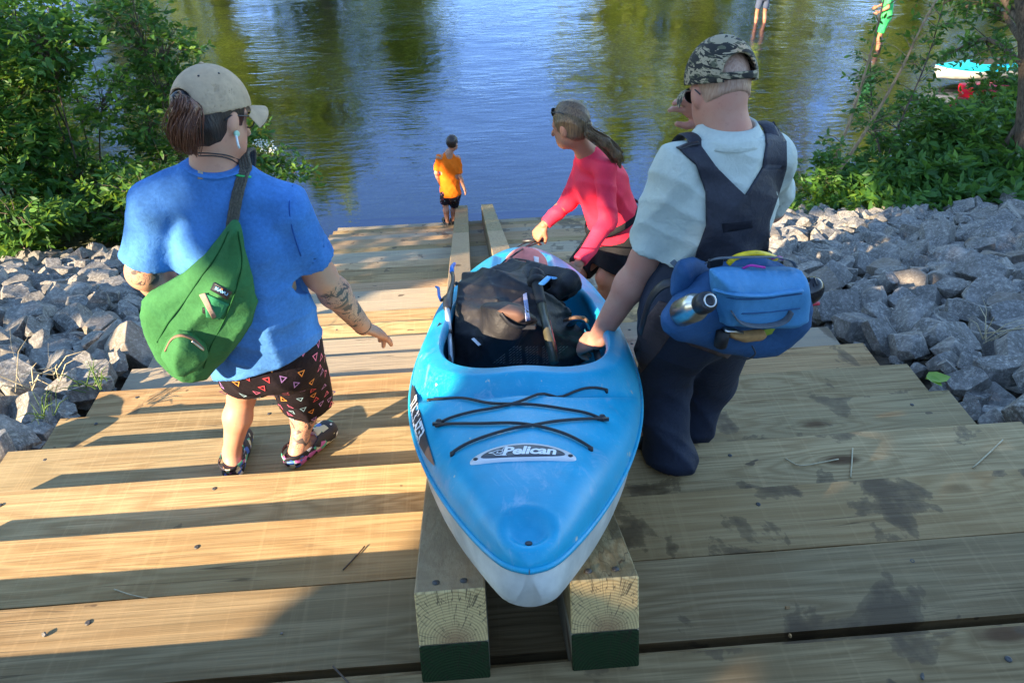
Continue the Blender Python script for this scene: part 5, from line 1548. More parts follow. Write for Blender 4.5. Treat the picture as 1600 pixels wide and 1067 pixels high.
co_, bC, ccA, upA, ffA = baseball_cap(pA, jA['hd'], atA, rA, fA, uA, 1.02, M_CAP, M_CAP)
s = MB()
for a_ in (PI / 2, PI * .75, -PI / 2, PI * 1.2):
    p = ccA + upA * .085 + ffA * math.cos(a_) * .075 + rA * math.sin(a_) * .06
    h = bC.find_nearest(p); s = MB(); s.lathe([(.003, 0), (.003, .0015), (.001, .002)], h[0], h[1], 8); s.build('eyelet', M_BLACK, co_)
def glasses(par, at, r, f, u, mat, s=1.0, dark=False, zoff=0.0, yoff=0.0):
    g_ = MB()
    for sx in (-1, 1):
        c = at(sx * .034, .094 + yoff, .0 + zoff); P = [c + r * .027 * s * math.cos(t) + u * .021 * s * math.sin(t) - f * .006 * abs(math.cos(t)) for t in [2 * PI * i / 16 for i in range(17)]]
        g_.tube(P, .0022, 6, cap=False)
        g_.tube([at(sx * .063, .088 + yoff, .006 + zoff), at(sx * .078, .05 + yoff * .5, .008 + zoff), at(sx * .084, -.015, .004 + zoff), at(sx * .080, -.035, -.012 + zoff)], .0022, 6)
        if dark: g_.add([c] + P[:-1], [(0, 1 + i, 1 + (i + 1) % 16) for i in range(16)])
    g_.tube([at(-.009, .098 + yoff, .004 + zoff), at(.009, .098 + yoff, .004 + zoff)], .002, 6)
    return g_.build('glasses', mat, par)
glasses(pA, atA, rA, fA, uA, M_BLACK)
# ear rings, neck cord, wrist band, clogs
s = MB(); s.lathe([(.006, -.004), (.0085, -.003), (.0085, .003), (.006, .004)], atA(.086, .0, -.045), rA, 14); s.build('ear_plug', flat('pale_green_plug', (.35, .55, .38)), pA)
s = MB(); s.tube([atA(.088, -.004, -.05), atA(.092, -.002, -.075), atA(.090, .004, -.085)], .0032, 8); s.build('earring', flat('white_ring', (.75, .78, .75)), pA)
bB = bvh_of(bv_, bf_)
strip(bB, [(289, 244), (305, 239), (330, 240), (355, 243), (374, 250)], .0018, M_CORD, 'neck_cord', pA, .003)
strip(bB, [(292, 248), (310, 244), (335, 244), (358, 248), (372, 256)], .0018, M_CORD, 'neck_cord', pA, .003)
ax = U(jA['wrR'] - jA['elR']); s = MB(); q = jA['wrR'] - ax * .012; a1 = ax.cross(V((0, 0, 1))).normalized(); a2 = ax.cross(a1)
s.tube([q + a1 * .0335 * math.cos(t) + a2 * .0335 * math.sin(t) for t in [2 * PI * i / 20 for i in range(21)]], .003, 6, cap=False); s.build('wrist_band', M_BLACK, pA)
def clog_mat():
    m, nt, b = newmat('splashed_print_foam'); g = NT(nt); co = g.n('ShaderNodeNewGeometry').outputs['Position']
    d, c = g.vor(co, 42); h = g.sep(c)[0]
    c = g.ramp(h, [(.0, (.012, .012, .02)), (.45, (.02, .015, .03)), (.5, (.05, .15, .5)), (.62, (.5, .12, .35)), (.72, (.6, .55, .35)), (.82, (.08, .4, .25)), (.9, (.7, .7, .7))], 'CONSTANT')
    nt.links.new(c, b.inputs['Base Color']); b.inputs['Roughness'].default_value = .6; return m
M_CLOG = clog_mat(); M_SOLE = simple('green_sole', (.05, .30, .22), .6)
def clog(j, S, par, z, mat=M_CLOG, strap=True):
    an = j['an' + S]; td = V(j['toe' + S]); td.z = 0; td.normalize(); sd = td.cross(V((0, 0, 1)))
    hl = V((an.x, an.y, z + .05)) - td * .045
    P = [Cap(hl, hl + td * .19, .046, .048, (V((0, 0, 1)), .85)), Cap(hl + td * .10 + V((0, 0, .012)), hl + td * .19, .050, .044)]
    c1 = Cap(hl + V((0, 0, .02)) + td * .01, hl + td * .09 + V((0, 0, .035)), .040, .038); sb = [c1]
    v, f = sdf_mesh(P, .005, .02, lambda P_, d: np.maximum(d, z + .004 - P_[:, 2]), sub=sb); v = smooth_np(v, f, 1)
    o = npmesh('clog', v, f, mat, par)
    if strap:
        s = MB(); Q = [hl + td * .06 + sd * .05 + V((0, 0, .03)), hl - td * .01 + sd * .045 + V((0, 0, .038)), hl - td * .048 + V((0, 0, .036)), hl - td * .01 - sd * .045 + V((0, 0, .038)), hl + td * .06 - sd * .05 + V((0, 0, .03))]
        s.tube(catmull(Q, 6), [(.011, .003)] * 25, 8, flat=(0, 0, 1)); s.build('heel_strap', mat, o)
    return o
clog(jA, 'L', pA, zA); clog(jA, 'R', pA, zA)

# ---------------------------------------------------------------- green sling bag on her back
M_GREEN = cloth_mat('green_canvas', (.038, .150, .050), .22, 7, .85, 500); M_GREEND = cloth_mat('dark_green_seam', (.012, .08, .02))
M_ROPE = simple('braided_rope', (.085, .075, .055), .85, .5, 130, .9, .004); M_ZIP = simple('brown_zip', (.20, .11, .07), .7); M_SUEDE = simple('taupe_suede', (.28, .20, .16), .9, .2, 60)
def onS(x, y, off=0.0): return on(bS, x, y, off)
def lift(x, y, d_):
    p = onS(x, y, 0)
    if p is None: p = J(x, y, 2.05)
    return p - ray(x, y).normalized() * d_
sb_o = empty('sling_bag', lift(300, 560, .03), 'green canvas sling bag with a rope strap on the back of the woman in blue', 'bag')
RB = RM(r_, f_, u_); oB = lift(318, 470, .045)
outl = [(362, 346), (374, 348), (384, 395), (396, 430), (401, 465), (396, 500), (378, 530), (350, 560), (326, 588), (300, 590), (268, 576), (246, 552), (228, 515), (221, 482), (226, 462), (246, 448), (285, 428), (318, 400), (344, 368)]
bagp = [Pillow(oB, RB, to_plane(oB, RB, outl), .068, .15, .55, .04)]
def bag_post(P, d): return d + .0055 * fold(P, (.75, .1, -.45), 22, 3, .3) + .003 * ripple(P, 45, 2)
v_, f2_ = sdf_mesh(bagp, .0065, .035, bag_post); v_ = smooth_np(v_, f2_, 1); npmesh('bag_body', v_, f2_, M_GREEN, sb_o); bG = bvh_of(v_, f2_)
s = MB()
Ps = [lift(x, y, d_) for x, y, d_ in ((362, 356, .022), (366, 330, .012), (372, 300, .010), (380, 272, .012), (384, 262, .012))] + [jA['shR'].lerp(jA['nk'], .55) + V((.0, .03, .068))] + [jA['shR'].lerp(jA['nk'], .5) + f_ * .10 + V((0, 0, .03))] + [ch + f_ * .17 - u_ * .12 + r_ * .02] + [wst + f_ * .175 - r_ * .13] + [wst - r_ * .20 + f_ * .05]
for off in (-.0125, -.004, .0045, .013):
    q = []
    for i, p in enumerate(catmull(Ps, 6)):
        q.append(p + (r_ * .95 + u_ * .25).normalized() * off + V((0, -1, .2)) * .0022 * math.sin(i * 1.9 + off * 700))
    s = MB(); s.tube(q, .0056, 7); s.build('strap_rope', M_ROPE, sb_o)
s = MB(); q = Ps[3]; s.tube([q - r_ * .022 + V((0, -.006, 0)), q + V((0, -.010, -.003)), q + r_ * .022 + V((0, -.006, -.006))], .0035, 6); s.build('cord_wrap', flat('bright_green_cord', (.03, .42, .10)), sb_o)
# seams, pockets, flap, zips and the woven label
strip(bG, [(357, 362), (338, 400), (310, 438), (285, 475), (262, 505), (245, 535)], .0022, M_GREEND, 'piping', sb_o, .001)
strip(bG, [(372, 362), (378, 410), (368, 455), (350, 500), (330, 540), (318, 575)], .0022, M_GREEND, 'piping', sb_o, .001)
strip(bG, [(285, 560), (262, 580)], .002, M_GREEND, 'piping', sb_o, .001)
patch(bG, [(318, 458), (358, 476), (343, 500), (322, 496)], cloth_mat('flap_green', (.03, .20, .09)), 'pocket_flap', sb_o, .008, 6, .003)
patch(bG, [(311, 461), (320, 458), (338, 495), (332, 499)], M_SUEDE, 'suede_edge', sb_o, .012, 5, .003)
patch(bG, [(316, 480), (330, 490), (340, 500), (316, 489)], M_BLACK, 'pocket_opening', sb_o, .004, 4, .002)
patch(bG, [(334, 441), (363, 457), (356, 469), (328, 453)], flat('black_label', (.012, .012, .02)), 'woven_label', sb_o, .006, 5, .002)
# raised front pocket with a brown zip
o2 = on(bG, 288, 556, .012) or lift(288, 556, .12)
fp = [Pillow(o2, RB, to_plane(o2, RB, [(262, 530), (278, 517), (300, 522), (322, 540), (326, 556), (312, 574), (290, 584), (268, 575), (250, 556)]), .040, .05)]
v_, f2_ = sdf_mesh(fp, .006, .03, bag_post); v_ = smooth_np(v_, f2_, 1); npmesh('front_pocket', v_, f2_, M_GREEN, sb_o); bP = bvh_of(v_, f2_)
strip(bP, [(258, 548), (268, 530), (283, 524), (302, 530), (318, 545)], [(.0030, .006)] * 30, M_ZIP, 'zip', sb_o, .002)
strip(bP, [(300, 533), (318, 547)], .003, simple('steel', (.5, .5, .5), .3, metal=.9), 'zip_pull', sb_o, .005)
# the label reads KAVU in blue with an orange dot
tv, tf = text_mesh('KAVU', .030, 0, .0016, 0, .92, .95)
lp = [on(bG, 346 + x * 300 * .93 - y * -300 * .42 * 0 + y * 90, 455.5 + x * 300 * .50 - y * 300 * .62, .0092) for x, y, z in tv]
if all(lp): mkobj('label_lettering', lp, tf, flat('label_blue', (.22, .52, .85)), sb_o)
p = on(bG, 347, 452, .010)
if p: s = MB(); s.lathe([(.0032, 0), (.0032, .001), (.001, .0014)], p, -ray(347, 452), 10); s.build('label_dot', flat('label_orange', (.8, .2, .05)), sb_o)
# ---------------------------------------------------------------- man in the waders
z3 = nose(3)[1]
jB = dict(hipL=J(1062, 474, 1.98), hipR=J(1130, 472, 2.06), knL=J(1036, 592, 2.10), anL=J(1046, 705, 1.98), knR=J(1108, 596, 2.26), anR=J(1080, 688, 2.20),
          shL=J(1062, 262, 1.97), shR=J(1205, 240, 2.05), elL=J(1010, 405, 2.04), elR=J(1203, 325, 2.34), wrL=J(932, 532, 2.08), wrR=J(1112, 190, 2.36), nk=J(1138, 205, 2.02), hd=J(1123, 141, 2.07),
          toeL=V((-.45, .9, 0)), toeR=V((.1, 1, 0)), back=V((0, -1, 0)))
jB['anL'].z = z3 + .10; jB['anR'].z = nose(4)[1] + .10
jB['anR'].y = 2.22

pB = empty('person', ((jB['anL'].x + jB['anR'].x) / 2, 2.05, z3), 'man in a camouflage cap, pale shirt and navy waders gripping the kayak rim', 'person')
rB, fB, uB = frame((-.22, .92, -.45), (-.04, .40, 1))
hp, atB = head_prims(jB['hd'], rB, fB, uB, .98)
tp, frB = torso(jB, 1.0, (.145, .135, .155), .70, .052)
R_, F_, U_, pelB, wstB, cstB, chB = frB
bp = limbs(jB, 1.0, (.055, .050, .034), (.075, .050, .034)) + tp + hp + [Cap(jB['nk'] - uB * .03, jB['hd'] - uB * .05 - fB * .025, .062, .058)]
dL = U(J(912, 556, 2.13) - jB['wrL'])
hL = hand_prims(jB['wrL'], (-.35, .62, -.55), (-.15, -.45, .85), 1, (.45, .55, .6, .65), .06, .5, 1.12)
hR = hand_prims(jB['wrR'], U(J(1076, 158, 2.38) - jB['wrR']), (.1, .9, .3), 1, (.35, .4, .45, .5), .22, .6, 1.05)
bo, vB, fBq = body_mesh('body', bp, [hL, hR], M_SKINM, pB)
add_eyes(atB, .98, pB, rB, fB, uB)
M_GREYH = hair_mat('short_sandy_hair', (.34, .18, .11), (.46, .28, .19))
sB = .98
RBh = RM(rB, fB, uB)
def hb_post(P, d):
    d = plane_cut(P, d, atB(0, .038, 0), (fB * .95 - uB * .25).normalized())
    return plane_cut(P, d, atB(0, -.03, -.045), (-uB * .95 - fB * .35).normalized()) + .0012 * fold(P, tuple(rB), 160, 1, .3)
cloth('hair', [Ell(atB(0, -.012, .022), (.0778 * sB, .0998 * sB, .102 * sB), RBh), Ell(atB(0, -.045, -.03), (.062 * sB, .052 * sB, .055 * sB), RBh)], M_GREYH, pB, .0055, .02, hb_post)
def camo_mat():
    m, nt, b = newmat('tiger_stripe_cotton'); g = NT(nt); co = g.n('ShaderNodeNewGeometry').outputs['Position']
    n1 = g.noise(g.map(co, (1, 1, 3.2), rot=(.3, .4, 0)), 17, 3, .55, 1.5); n2 = g.noise(g.map(co, (1, 1, 2.6), (3, 5, 1), rot=(-.2, .5, 0)), 20, 3, .55, 1.2)
    c = g.mix(g.ramp(n2, [(.52, 0.0), (.54, 1.0)]), (.33, .26, .16), (.09, .085, .045))
    c = g.mix(g.ramp(n1, [(.50, 0.0), (.52, 1.0)]), c, (.016, .014, .010))
    nt.links.new(c, b.inputs['Base Color']); b.inputs['Roughness'].default_value = .85; nt.links.new(g.bump(g.noise(co, 300, 2), .2, .002), b.inputs['Normal']); return m
M_CAMO = camo_mat()
baseball_cap(pB, jB['hd'], atB, rB, fB, uB, 1.035, M_CAMO, M_CAMO, True, .12)
glasses(pB, atB, rB, fB, uB, M_BLACK, 1.0, True)
# pale shirt
M_PALE = cloth_mat('pale_sage_cotton', (.50, .53, .46), .10, 6, .85, sheen=0, bump=.5)
def pale_post(P, d):
    d = d + .006 * fold(P, (.75, .3, -.5), 15, 5, .35) + .003 * fold(P, (.5, .2, .8), 40, 2, .5) + .004 * ripple(P, 34, 6)
    for sh, sl in ((jB['shL'], slBL), (jB['shR'], slBR)):
        ax = (sl - sh).normalized(); near = np.linalg.norm(P - _v(sl), axis=1) < .13
        d = np.where(near, np.maximum(d, (P - _v(sl)) @ _v(ax)), d)
    d = plane_cut(P, d, pelB + U_ * .02, -U_)
    return plane_cut(P, d, jB['nk'] - uB * .012, (uB * 1.0 - F_ * .25).normalized())
slBL = jB['shL'].lerp(jB['elL'], .82); slBR = jB['shR'].lerp(jB['elR'], .80)
pp = [Cap(pelB, wstB, .172, .163, (F_, .76)), Cap(wstB, cstB, .163, .172, (F_, .74)), Cap(cstB, chB, .172, .118, (F_, .72)), Cap(jB['shL'], jB['nk'] - uB * .045, .066, .066), Cap(jB['shR'], jB['nk'] - uB * .045, .066, .066), Cap(chB, jB['nk'], .088, .074),
      Cap(jB['shL'] - U_ * .01, slBL, .064, .078), Cap(jB['shR'] - U_ * .01, slBR, .064, .075)]
ps = [Cap(jB['shL'].lerp(slBL, .75), slBL + (slBL - jB['shL']).normalized() * .12, .058, .069), Cap(jB['shR'].lerp(slBR, .75), slBR + (slBR - jB['shR']).normalized() * .12, .062, .070)]
_, v_, f2_ = cloth('shirt', pp, M_PALE, pB, .0075, .035, pale_post, ps); bPs = bvh_of(v_, f2_)
# collar
cn = (uB * .9 - F_ * .25).normalized()
cr1 = []; 
s = MB(); vs = []; n = 22
for row, (hh, rad, out) in enumerate(((-.01, .070, 0), (.020, .071, .0), (.023, .075, 0), (-.004, .092, 0), (-.022, .104, 0))):
    for i in range(n + 1):
        t = -2.2 + 4.4 * i / n; p = jB['nk'] + cn * hh - F_ * math.cos(t) * rad * .95 + R_ * math.sin(t) * rad * 1.08; vs.append(p)
fs = [(a_ * (n + 1) + i, a_ * (n + 1) + i + 1, (a_ + 1) * (n + 1) + i + 1, (a_ + 1) * (n + 1) + i) for a_ in range(4) for i in range(n)]
o = mkobj('collar', vs, fs, M_PALE, pB, True); m_ = o.modifiers.new('t', 'SOLIDIFY'); m_.thickness = .0025
# waders: bib with crossed Y-back, trousers
M_NAVY = cloth_mat('navy_nylon', (.020, .026, .044), .2, 8, .62, sheen=0, bump=.3); M_NAVYG = cloth_mat('worn_grey_nylon', (.035, .035, .045), .3, 6, .6, bump=.5)
M_BROWNW = cloth_mat('brown_nylon', (.075, .048, .045), .2, 8, .6, bump=.45)
def wad_post(P, d):
    q = np.clip(((_v(pelB) - P) @ _v(U_) - .05) / .2, 0, 1)
    d = d + .003 * fold(P, (.45, .25, .85), 19, 2, .45) + (.003 + .004 * q) * fold(P, (.85, .45, .12), 15, 5, .3) + .002 * q * ripple(P, 24, 8)
    return np.maximum(d, _v([0, 0, 1]) @ np.zeros(3, np.float32) + (z3 + .012 - P[:, 2])) if False else d
anL, anR = jB['anL'], jB['anR']
wp = [Cap(pelB + U_ * .02, pelB - U_ * .06, .180, .178, (F_, .80)), Cap(pelB + U_ * .14, pelB, .182, .182, (F_, .77)),
      Cap(jB['hipL'], jB['knL'], .128, .098), Cap(jB['knL'], anL + V((.0, 0, -.05)), .092, .084), Cap(jB['hipR'], jB['knR'], .130, .102), Cap(jB['knR'], anR + V((0, 0, -.04)), .090, .080),
      Cap(anL + V((.03, -.01, -.06)), anL + V((-.02, .03, -.06)), .080, .076), Cap(jB['hipL'].lerp(jB['knL'], .5), jB['hipR'].lerp(jB['knR'], .3), .09, .09)]
def wad2(P, d):
    d = wad_post(P, d)
    return np.where(P[:, 2] < z3 + .2, np.maximum(d, np.where(P[:, 1] < nose(3)[0], z3 + .034, nose(4)[1] + .01) - P[:, 2]), d)
_, v_, f2_ = cloth('waders', wp, M_NAVY, pB, .009, .045, wad2); bWd = bvh_of(v_, f2_)
# bib panel laid over the shirt back: outline in the picture, thickness of its own
oW = on(bPs, 1150, 330, .0); RW = RM(R_, F_, U_)
bib = [(1060, 232), (1092, 224), (1120, 262), (1165, 306), (1192, 262), (1198, 225), (1192, 196), (1209, 190), (1228, 222), (1229, 262), (1214, 310), (1202, 345), (1200, 395), (1204, 440), (1080, 430), (1088, 395), (1103, 352), (1102, 300), (1088, 258)]
def drape(name, outline, bv, mat, par, off=.006, th=.006, step=5, back=1.95, edge=0):
    """cloth cut to an outline and laid on a surface"""
    xs_ = [p[0] for p in outline]; ys_ = [p[1] for p in outline]; import itertools
    def inside(x, y):
        c = False; n = len(outline)
        for i in range(n):
            x1, y1 = outline[i]; x2, y2 = outline[i - 1]
            if (y1 > y) != (y2 > y) and x < (x2 - x1) * (y - y1) / (y2 - y1) + x1: c = not c
        return c
    bm = bmesh.new(); vv = [bm.verts.new((x, y, 0)) for x, y in outline]; f = bm.faces.new(vv); f.normal_update()
    bmesh.ops.triangulate(bm, faces=[f])
    x = min(xs_)
    for ax_, lo_, hi_ in ((0, min(xs_), max(xs_)), (1, min(ys_), max(ys_))):
        t = lo_ + step
        while t < hi_:
            co = V((t, 0, 0)) if ax_ == 0 else V((0, t, 0)); no = V((1, 0, 0)) if ax_ == 0 else V((0, 1, 0))
            bmesh.ops.bisect_plane(bm, geom=bm.verts[:] + bm.edges[:] + bm.faces[:], plane_co=co, plane_no=no); t += step
    last = None; miss = []
    for v in bm.verts:
        p = on(bv, v.co.x, v.co.y, off)
        if p is None: miss.append(v)
        else: v.co = p; v.tag = True
    good = [v.co.copy() for v in bm.verts if v.tag]
    for v in miss:
        x, y = v.co.x, v.co.y; r = ray(x, y); best = min(good, key=lambda q: ((q - CAM) - r * ((q - CAM).dot(cW))).length); v.co = CAM + r * ((best - CAM).dot(cW))
    bmesh.ops.recalc_face_normals(bm, faces=bm.faces[:])
    me = bpy.data.meshes.new(name); bm.to_mesh(me); bm.free(); me.materials.append(mat)
    me.polygons.foreach_set('use_smooth', np.ones(len(me.polygons), dtype=bool))
    o = link(name, me, par); m_ = o.modifiers.new('t', 'SOLIDIFY'); m_.thickness = th; m_.offset = 0
    return o
drape('bib', bib, bPs, M_NAVYG, pB, .008, .006, 6)
drape('seat_panel', [(1004, 505), (1030, 470), (1060, 480), (1085, 515), (1150, 545), (1136, 560), (1080, 540), (1050, 520), (1030, 550), (1002, 582), (990, 545)], bWd, M_BROWNW, pB, .006, .005, 7)
s_o = drape('bib_lettering_patch', [(1128, 350), (1175, 345), (1176, 356), (1130, 364)], bPs, cloth_mat('dark_print', (.012, .012, .018)), pB, .013, .002, 6)
strip(bPs, [(1060, 232), (1076, 226), (1092, 223)], [(.003, .011)] * 20, M_BLACK, 'shoulder_webbing', pB, .014)
strip(bPs, [(1192, 198), (1209, 192)], [(.003, .011)] * 20, M_BLACK, 'shoulder_webbing', pB, .014)
for S, a0 in (('L', -1), ('R', 1)):
    q = jB['sh' + S].lerp(jB['nk'], .18 if S == 'L' else .22) ; s = MB()
    s.tube(catmull([q - F_ * .062 + U_ * .035, q + U_ * .074, q + F_ * .066 + U_ * .04, q + F_ * .12 - U_ * .12], 5), [(.004, .022)] * 16, 8, flat=U_); s.build('shoulder_strap', M_NAVYG, pB)
s = MB(); fr_ = chB - U_ * .22 + F_ * .155; s.box(fr_, (.25, .012, .26), Matrix((R_, F_, U_)).transposed()); s.build('bib_front', M_NAVYG, pB, bevel=.005)
# brown seat panel under the pack and sandal
bW = None
def sandal(par, an, td, z, mat):
    td = U(td); hl = V((an.x, an.y, z + .012)) - td * .05; s = MB(); s.tube([hl, hl + td * .24], [(.012, .042), (.012, .048)], 14, flat=(0, 0, 1)); s.build('sandal', mat, par)
    s = MB(); sd = td.cross(V((0, 0, 1))); c = hl + td * .17
    s.tube([c + sd * .05, c + sd * .03 + V((0, 0, .045)), c - sd * .03 + V((0, 0, .045)), c - sd * .05], [(.003, .012)] * 4, 8); s.build('sandal_strap', mat, par)
sandal(pB, anL, jB['toeL'], z3, M_BLACK); sandal(pB, anR, jB['toeR'], nose(4)[1], M_BLACK)
# bare forefoot showing beside the kayak
# ---------------------------------------------------------------- blue waist pack
M_PACK = cloth_mat('sky_blue_nylon', (.07, .24, .44), .16, 7, .65, sheen=0, bump=.35); M_PACKD = cloth_mat('slate_blue_nylon', (.028, .085, .19), .2, 7, .65); M_WEB = simple('grey_webbing', (.10, .115, .13), .75, .2, 70, .5, .002)
M_STEEL = simple('brushed_steel', (.62, .60, .56), .28, .15, 20, .05, metal=1.0); M_YEL = simple('yellow_tube', (.80, .55, .01), .4); M_MAG = simple('magenta_cord', (.45, .02, .28), .5)
bwv = bvh_of(*sdf_mesh(wp + pp[:2], .014, .04))
def PB(x, y, dz):
    p = on(bwv, x, y, 0)
    if p is None: p = J(x, y, 1.86)
    return p - ray(x, y).normalized() * dz
pk = empty('waist_pack', PB(1160, 520, .05), 'large blue waist pack with bottle pocket worn by the man in the camouflage cap', 'pack')
upk = (U_ * .9 + F_ * -.1).normalized(); RP = RM(R_, (F_ * 1.0).normalized(), U_)
oP = J(1160, 450, 1.76)
body_out = [(1108, 425), (1168, 420), (1250, 424), (1255, 460), (1253, 492), (1238, 512), (1222, 530), (1198, 546), (1165, 553), (1120, 548), (1082, 532), (1045, 520), (1024, 502), (1022, 486), (1040, 470), (1070, 452)]
wing = [(1048, 392), (1075, 392), (1112, 412), (1190, 402), (1212, 410), (1250, 432), (1250, 460), (1120, 470), (1050, 480), (1030, 440), (1040, 405)]
v_, f2_ = sdf_mesh([Pillow(J(1150, 430, 1.86), RP, to_plane(J(1150, 430, 1.86), RP, wing), .032, .05, 1.0)], .008, .03, lambda P, d: d + .006 * fold(P, (.6, .2, .7), 16, 3, .4)); npmesh('hip_belt', v_, f2_, M_PACKD, pk, 1)
v_, f2_ = sdf_mesh([Pillow(oP, RP, to_plane(oP, RP, body_out), .060, .07, .6)], .007, .03, lambda P, d: d + .0045 * fold(P, (.25, .1, .9), 17, 6, .35) + .0035 * ripple(P, 30, 2)); v_ = smooth_np(v_, f2_, 1); npmesh('pack_body', v_, f2_, M_PACKD, pk); bK = bvh_of(v_, f2_)
main = [(1112, 424), (1250, 422), (1256, 455), (1252, 490), (1220, 505), (1180, 508), (1122, 500), (1115, 470)]
oM = J(1184, 460, 1.70)
v_, f2_ = sdf_mesh([Pillow(oM, RP, to_plane(oM, RP, main), .062, .045, .3)], .006, .02, lambda P, d: d + .0035 * fold(P, (.95, .1, .15), 15, 2, .3) + .003 * ripple(P, 32, 4)); v_ = smooth_np(v_, f2_, 1); npmesh('main_pocket', v_, f2_, M_PACK, pk); bM = bvh_of(v_, f2_)
top = [(1104, 398), (1120, 392), (1210, 396), (1246, 408), (1252, 436), (1180, 446), (1110, 440)]
strip(bM, [(1116, 452), (1150, 460), (1190, 461), (1222, 457), (1253, 453)], [(.004, .011)] * 40, M_PACK, 'zip_cover', pk, .002)
strip(bM, [(1116, 459), (1150, 467), (1190, 467), (1222, 463), (1253, 459)], .0022, M_PACKD, 'zip', pk, .001)
strip(bM, [(1120, 488), (1160, 490), (1200, 488), (1250, 482)], .002, M_PACKD, 'seam', pk, .001)
def web(pts, name='webbing', w_=.011, mat=M_WEB, bv=None, off=.012, Y=None):
    P = []
    for x, y, *e in pts:
        p = (on(bv, x, y, off) if bv else None)
        P.append(p or J(x, y, e[0] if e else Y))
    s = MB(); Q = catmull(P, 5); s.tube(Q, [(.0025, w_)] * len(Q), 8, flat=U_ if abs((Q[-1] - Q[0]).normalized().dot(U_)) < .7 else R_); return s.build(name, mat, pk)
web([(1144, 488), (1156, 503), (1180, 509), (1210, 507), (1228, 500), (1237, 487)], 'grab_handle', .011, bv=bM, off=.016)
web([(1105, 410, 1.76), (1120, 404, 1.74), (1160, 402, 1.72), (1210, 402, 1.72), (1236, 408, 1.73), (1244, 418, 1.72)], 'top_handle', .013)
web([(1050, 408, 1.82), (1075, 432, 1.78), (1095, 452, 1.74), (1112, 470, 1.70)], 'compression_strap', .013)
web([(1078, 452, 1.76), (1090, 466, 1.73), (1104, 486, 1.69), (1108, 520, 1.66)], 'loose_strap', .008)
web([(1030, 495, 1.72), (1048, 492, 1.715), (1060, 491, 1.71)], 'elastic_cord', .004, M_BLACK)
web([(1000, 520, 1.86), (1015, 470, 1.82), (1035, 446, 1.80), (1060, 440, 1.79)], 'waist_strap', .014, M_BLACK)
s = MB(); s.tube(catmull([J(1138, 412, 1.74), J(1150, 402, 1.735), J(1175, 396, 1.735), J(1195, 398, 1.74), J(1212, 404, 1.76)], 6), .0085, 10); s.build('yellow_tube', M_YEL, pk)
s = MB(); s.tube(catmull([J(1160, 420, 1.70), J(1172, 415, 1.69), J(1182, 416, 1.69), J(1195, 418, 1.70)], 5), .0035, 8); s.tube(catmull([J(1205, 404, 1.73), J(1216, 402, 1.73), J(1224, 405, 1.74)], 4), .004, 6); s.build('magenta_cord', M_MAG, pk)
s = MB(); s.box(J(1118, 410, 1.75), (.05, .012, .03), Matrix((R_, F_, U_)).transposed()); s.build('buckle', M_BLACK, pk, bevel=.004)
s = MB(); s.box(J(1088, 447, 1.76), (.034, .012, .026), Matrix((R_, F_, U_)).transposed() @ Matrix.Rotation(.8, 3, 'Y')); s.build('buckle', M_BLACK, pk, bevel=.004)
# open lower pocket with a folded cloth and a tool
pock = [(1118, 512), (1150, 508), (1215, 512), (1206, 522), (1180, 534), (1140, 530)]
M_TANC = simple('tan_canvas', (.38, .20, .07), .85, .2, 30)
a1 = MB(); oT = on(bK, 1165, 524, .014) or J(1165, 524, 1.68)
v_, f2_ = sdf_mesh([Pillow(oT, RP, to_plane(oT, RP, [(1134, 514), (1160, 517), (1192, 516), (1198, 523), (1186, 531), (1160, 534), (1140, 527)]), .020, .02)], .005, .01, lambda P, d: d + .003 * fold(P, (.1, .1, .95), 60, 2, .2)); npmesh('folded_cloth', v_, f2_, M_TANC, pk, 1)
s = MB(); s.tube([on(bK, 1132, 515, .03), on(bK, 1146, 516, .03), on(bK, 1160, 520, .03)], [(.005, .013), (.005, .012), (.004, .006)], 8); s.build('multitool', M_STEEL, pk)
s = MB(); c = on(bK, 1128, 528, .02); s.tube([c + U_ * .028, c - U_ * .028], [.021, .019], 12); s.build('black_pouch', M_GEAR, pk)
patch(bK, [(1192, 516), (1212, 513), (1206, 522), (1192, 527)], simple('lime_lining', (.25, .32, .03), .7), 'lime_lining', pk, .012, 4, .003)
s = MB(); s.tube(catmull([J(1175, 540, 1.66), J(1180, 553, 1.65), J(1168, 561, 1.65), J(1152, 560, 1.66)], 6), .0025, 6); s.build('draw_cord', M_CORD, pk)
# bottle
bt = empty('water_bottle', J(1080, 478, 1.68), 'steel water bottle with a black cap in the side pocket of the blue pack', 'bottle')
b0 = on(bK, 1072, 486, .030); b1 = J(1109, 470, b0.y - .09); ax = (b1 - b0).normalized()
s = MB(); s.lathe([(.0, -.03), (.034, -.03), (.038, -.022), (.039, .05), (.034, .068), (.026, .080), (.024, .088)], b0, ax, 26); s.build('flask', M_STEEL, bt)
s = MB(); s.lathe([(.026, .082), (.028, .085), (.029, .105), (.027, .122), (.018, .128), (.0, .128)], b0, ax, 22); s.build('lid', M_BLACK, bt)
s = MB(); tp_ = b0 + ax * .133; a1_ = ax.cross(V((0, 0, 1))).normalized(); a2_ = ax.cross(a1_)
s.tube([tp_ + a1_ * .016 * math.cos(t) + a2_ * .016 * math.sin(t) for t in [2 * PI * i / 20 for i in range(21)]], .0025, 6, cap=False); s.build('lid_ring', M_STEEL, bt)
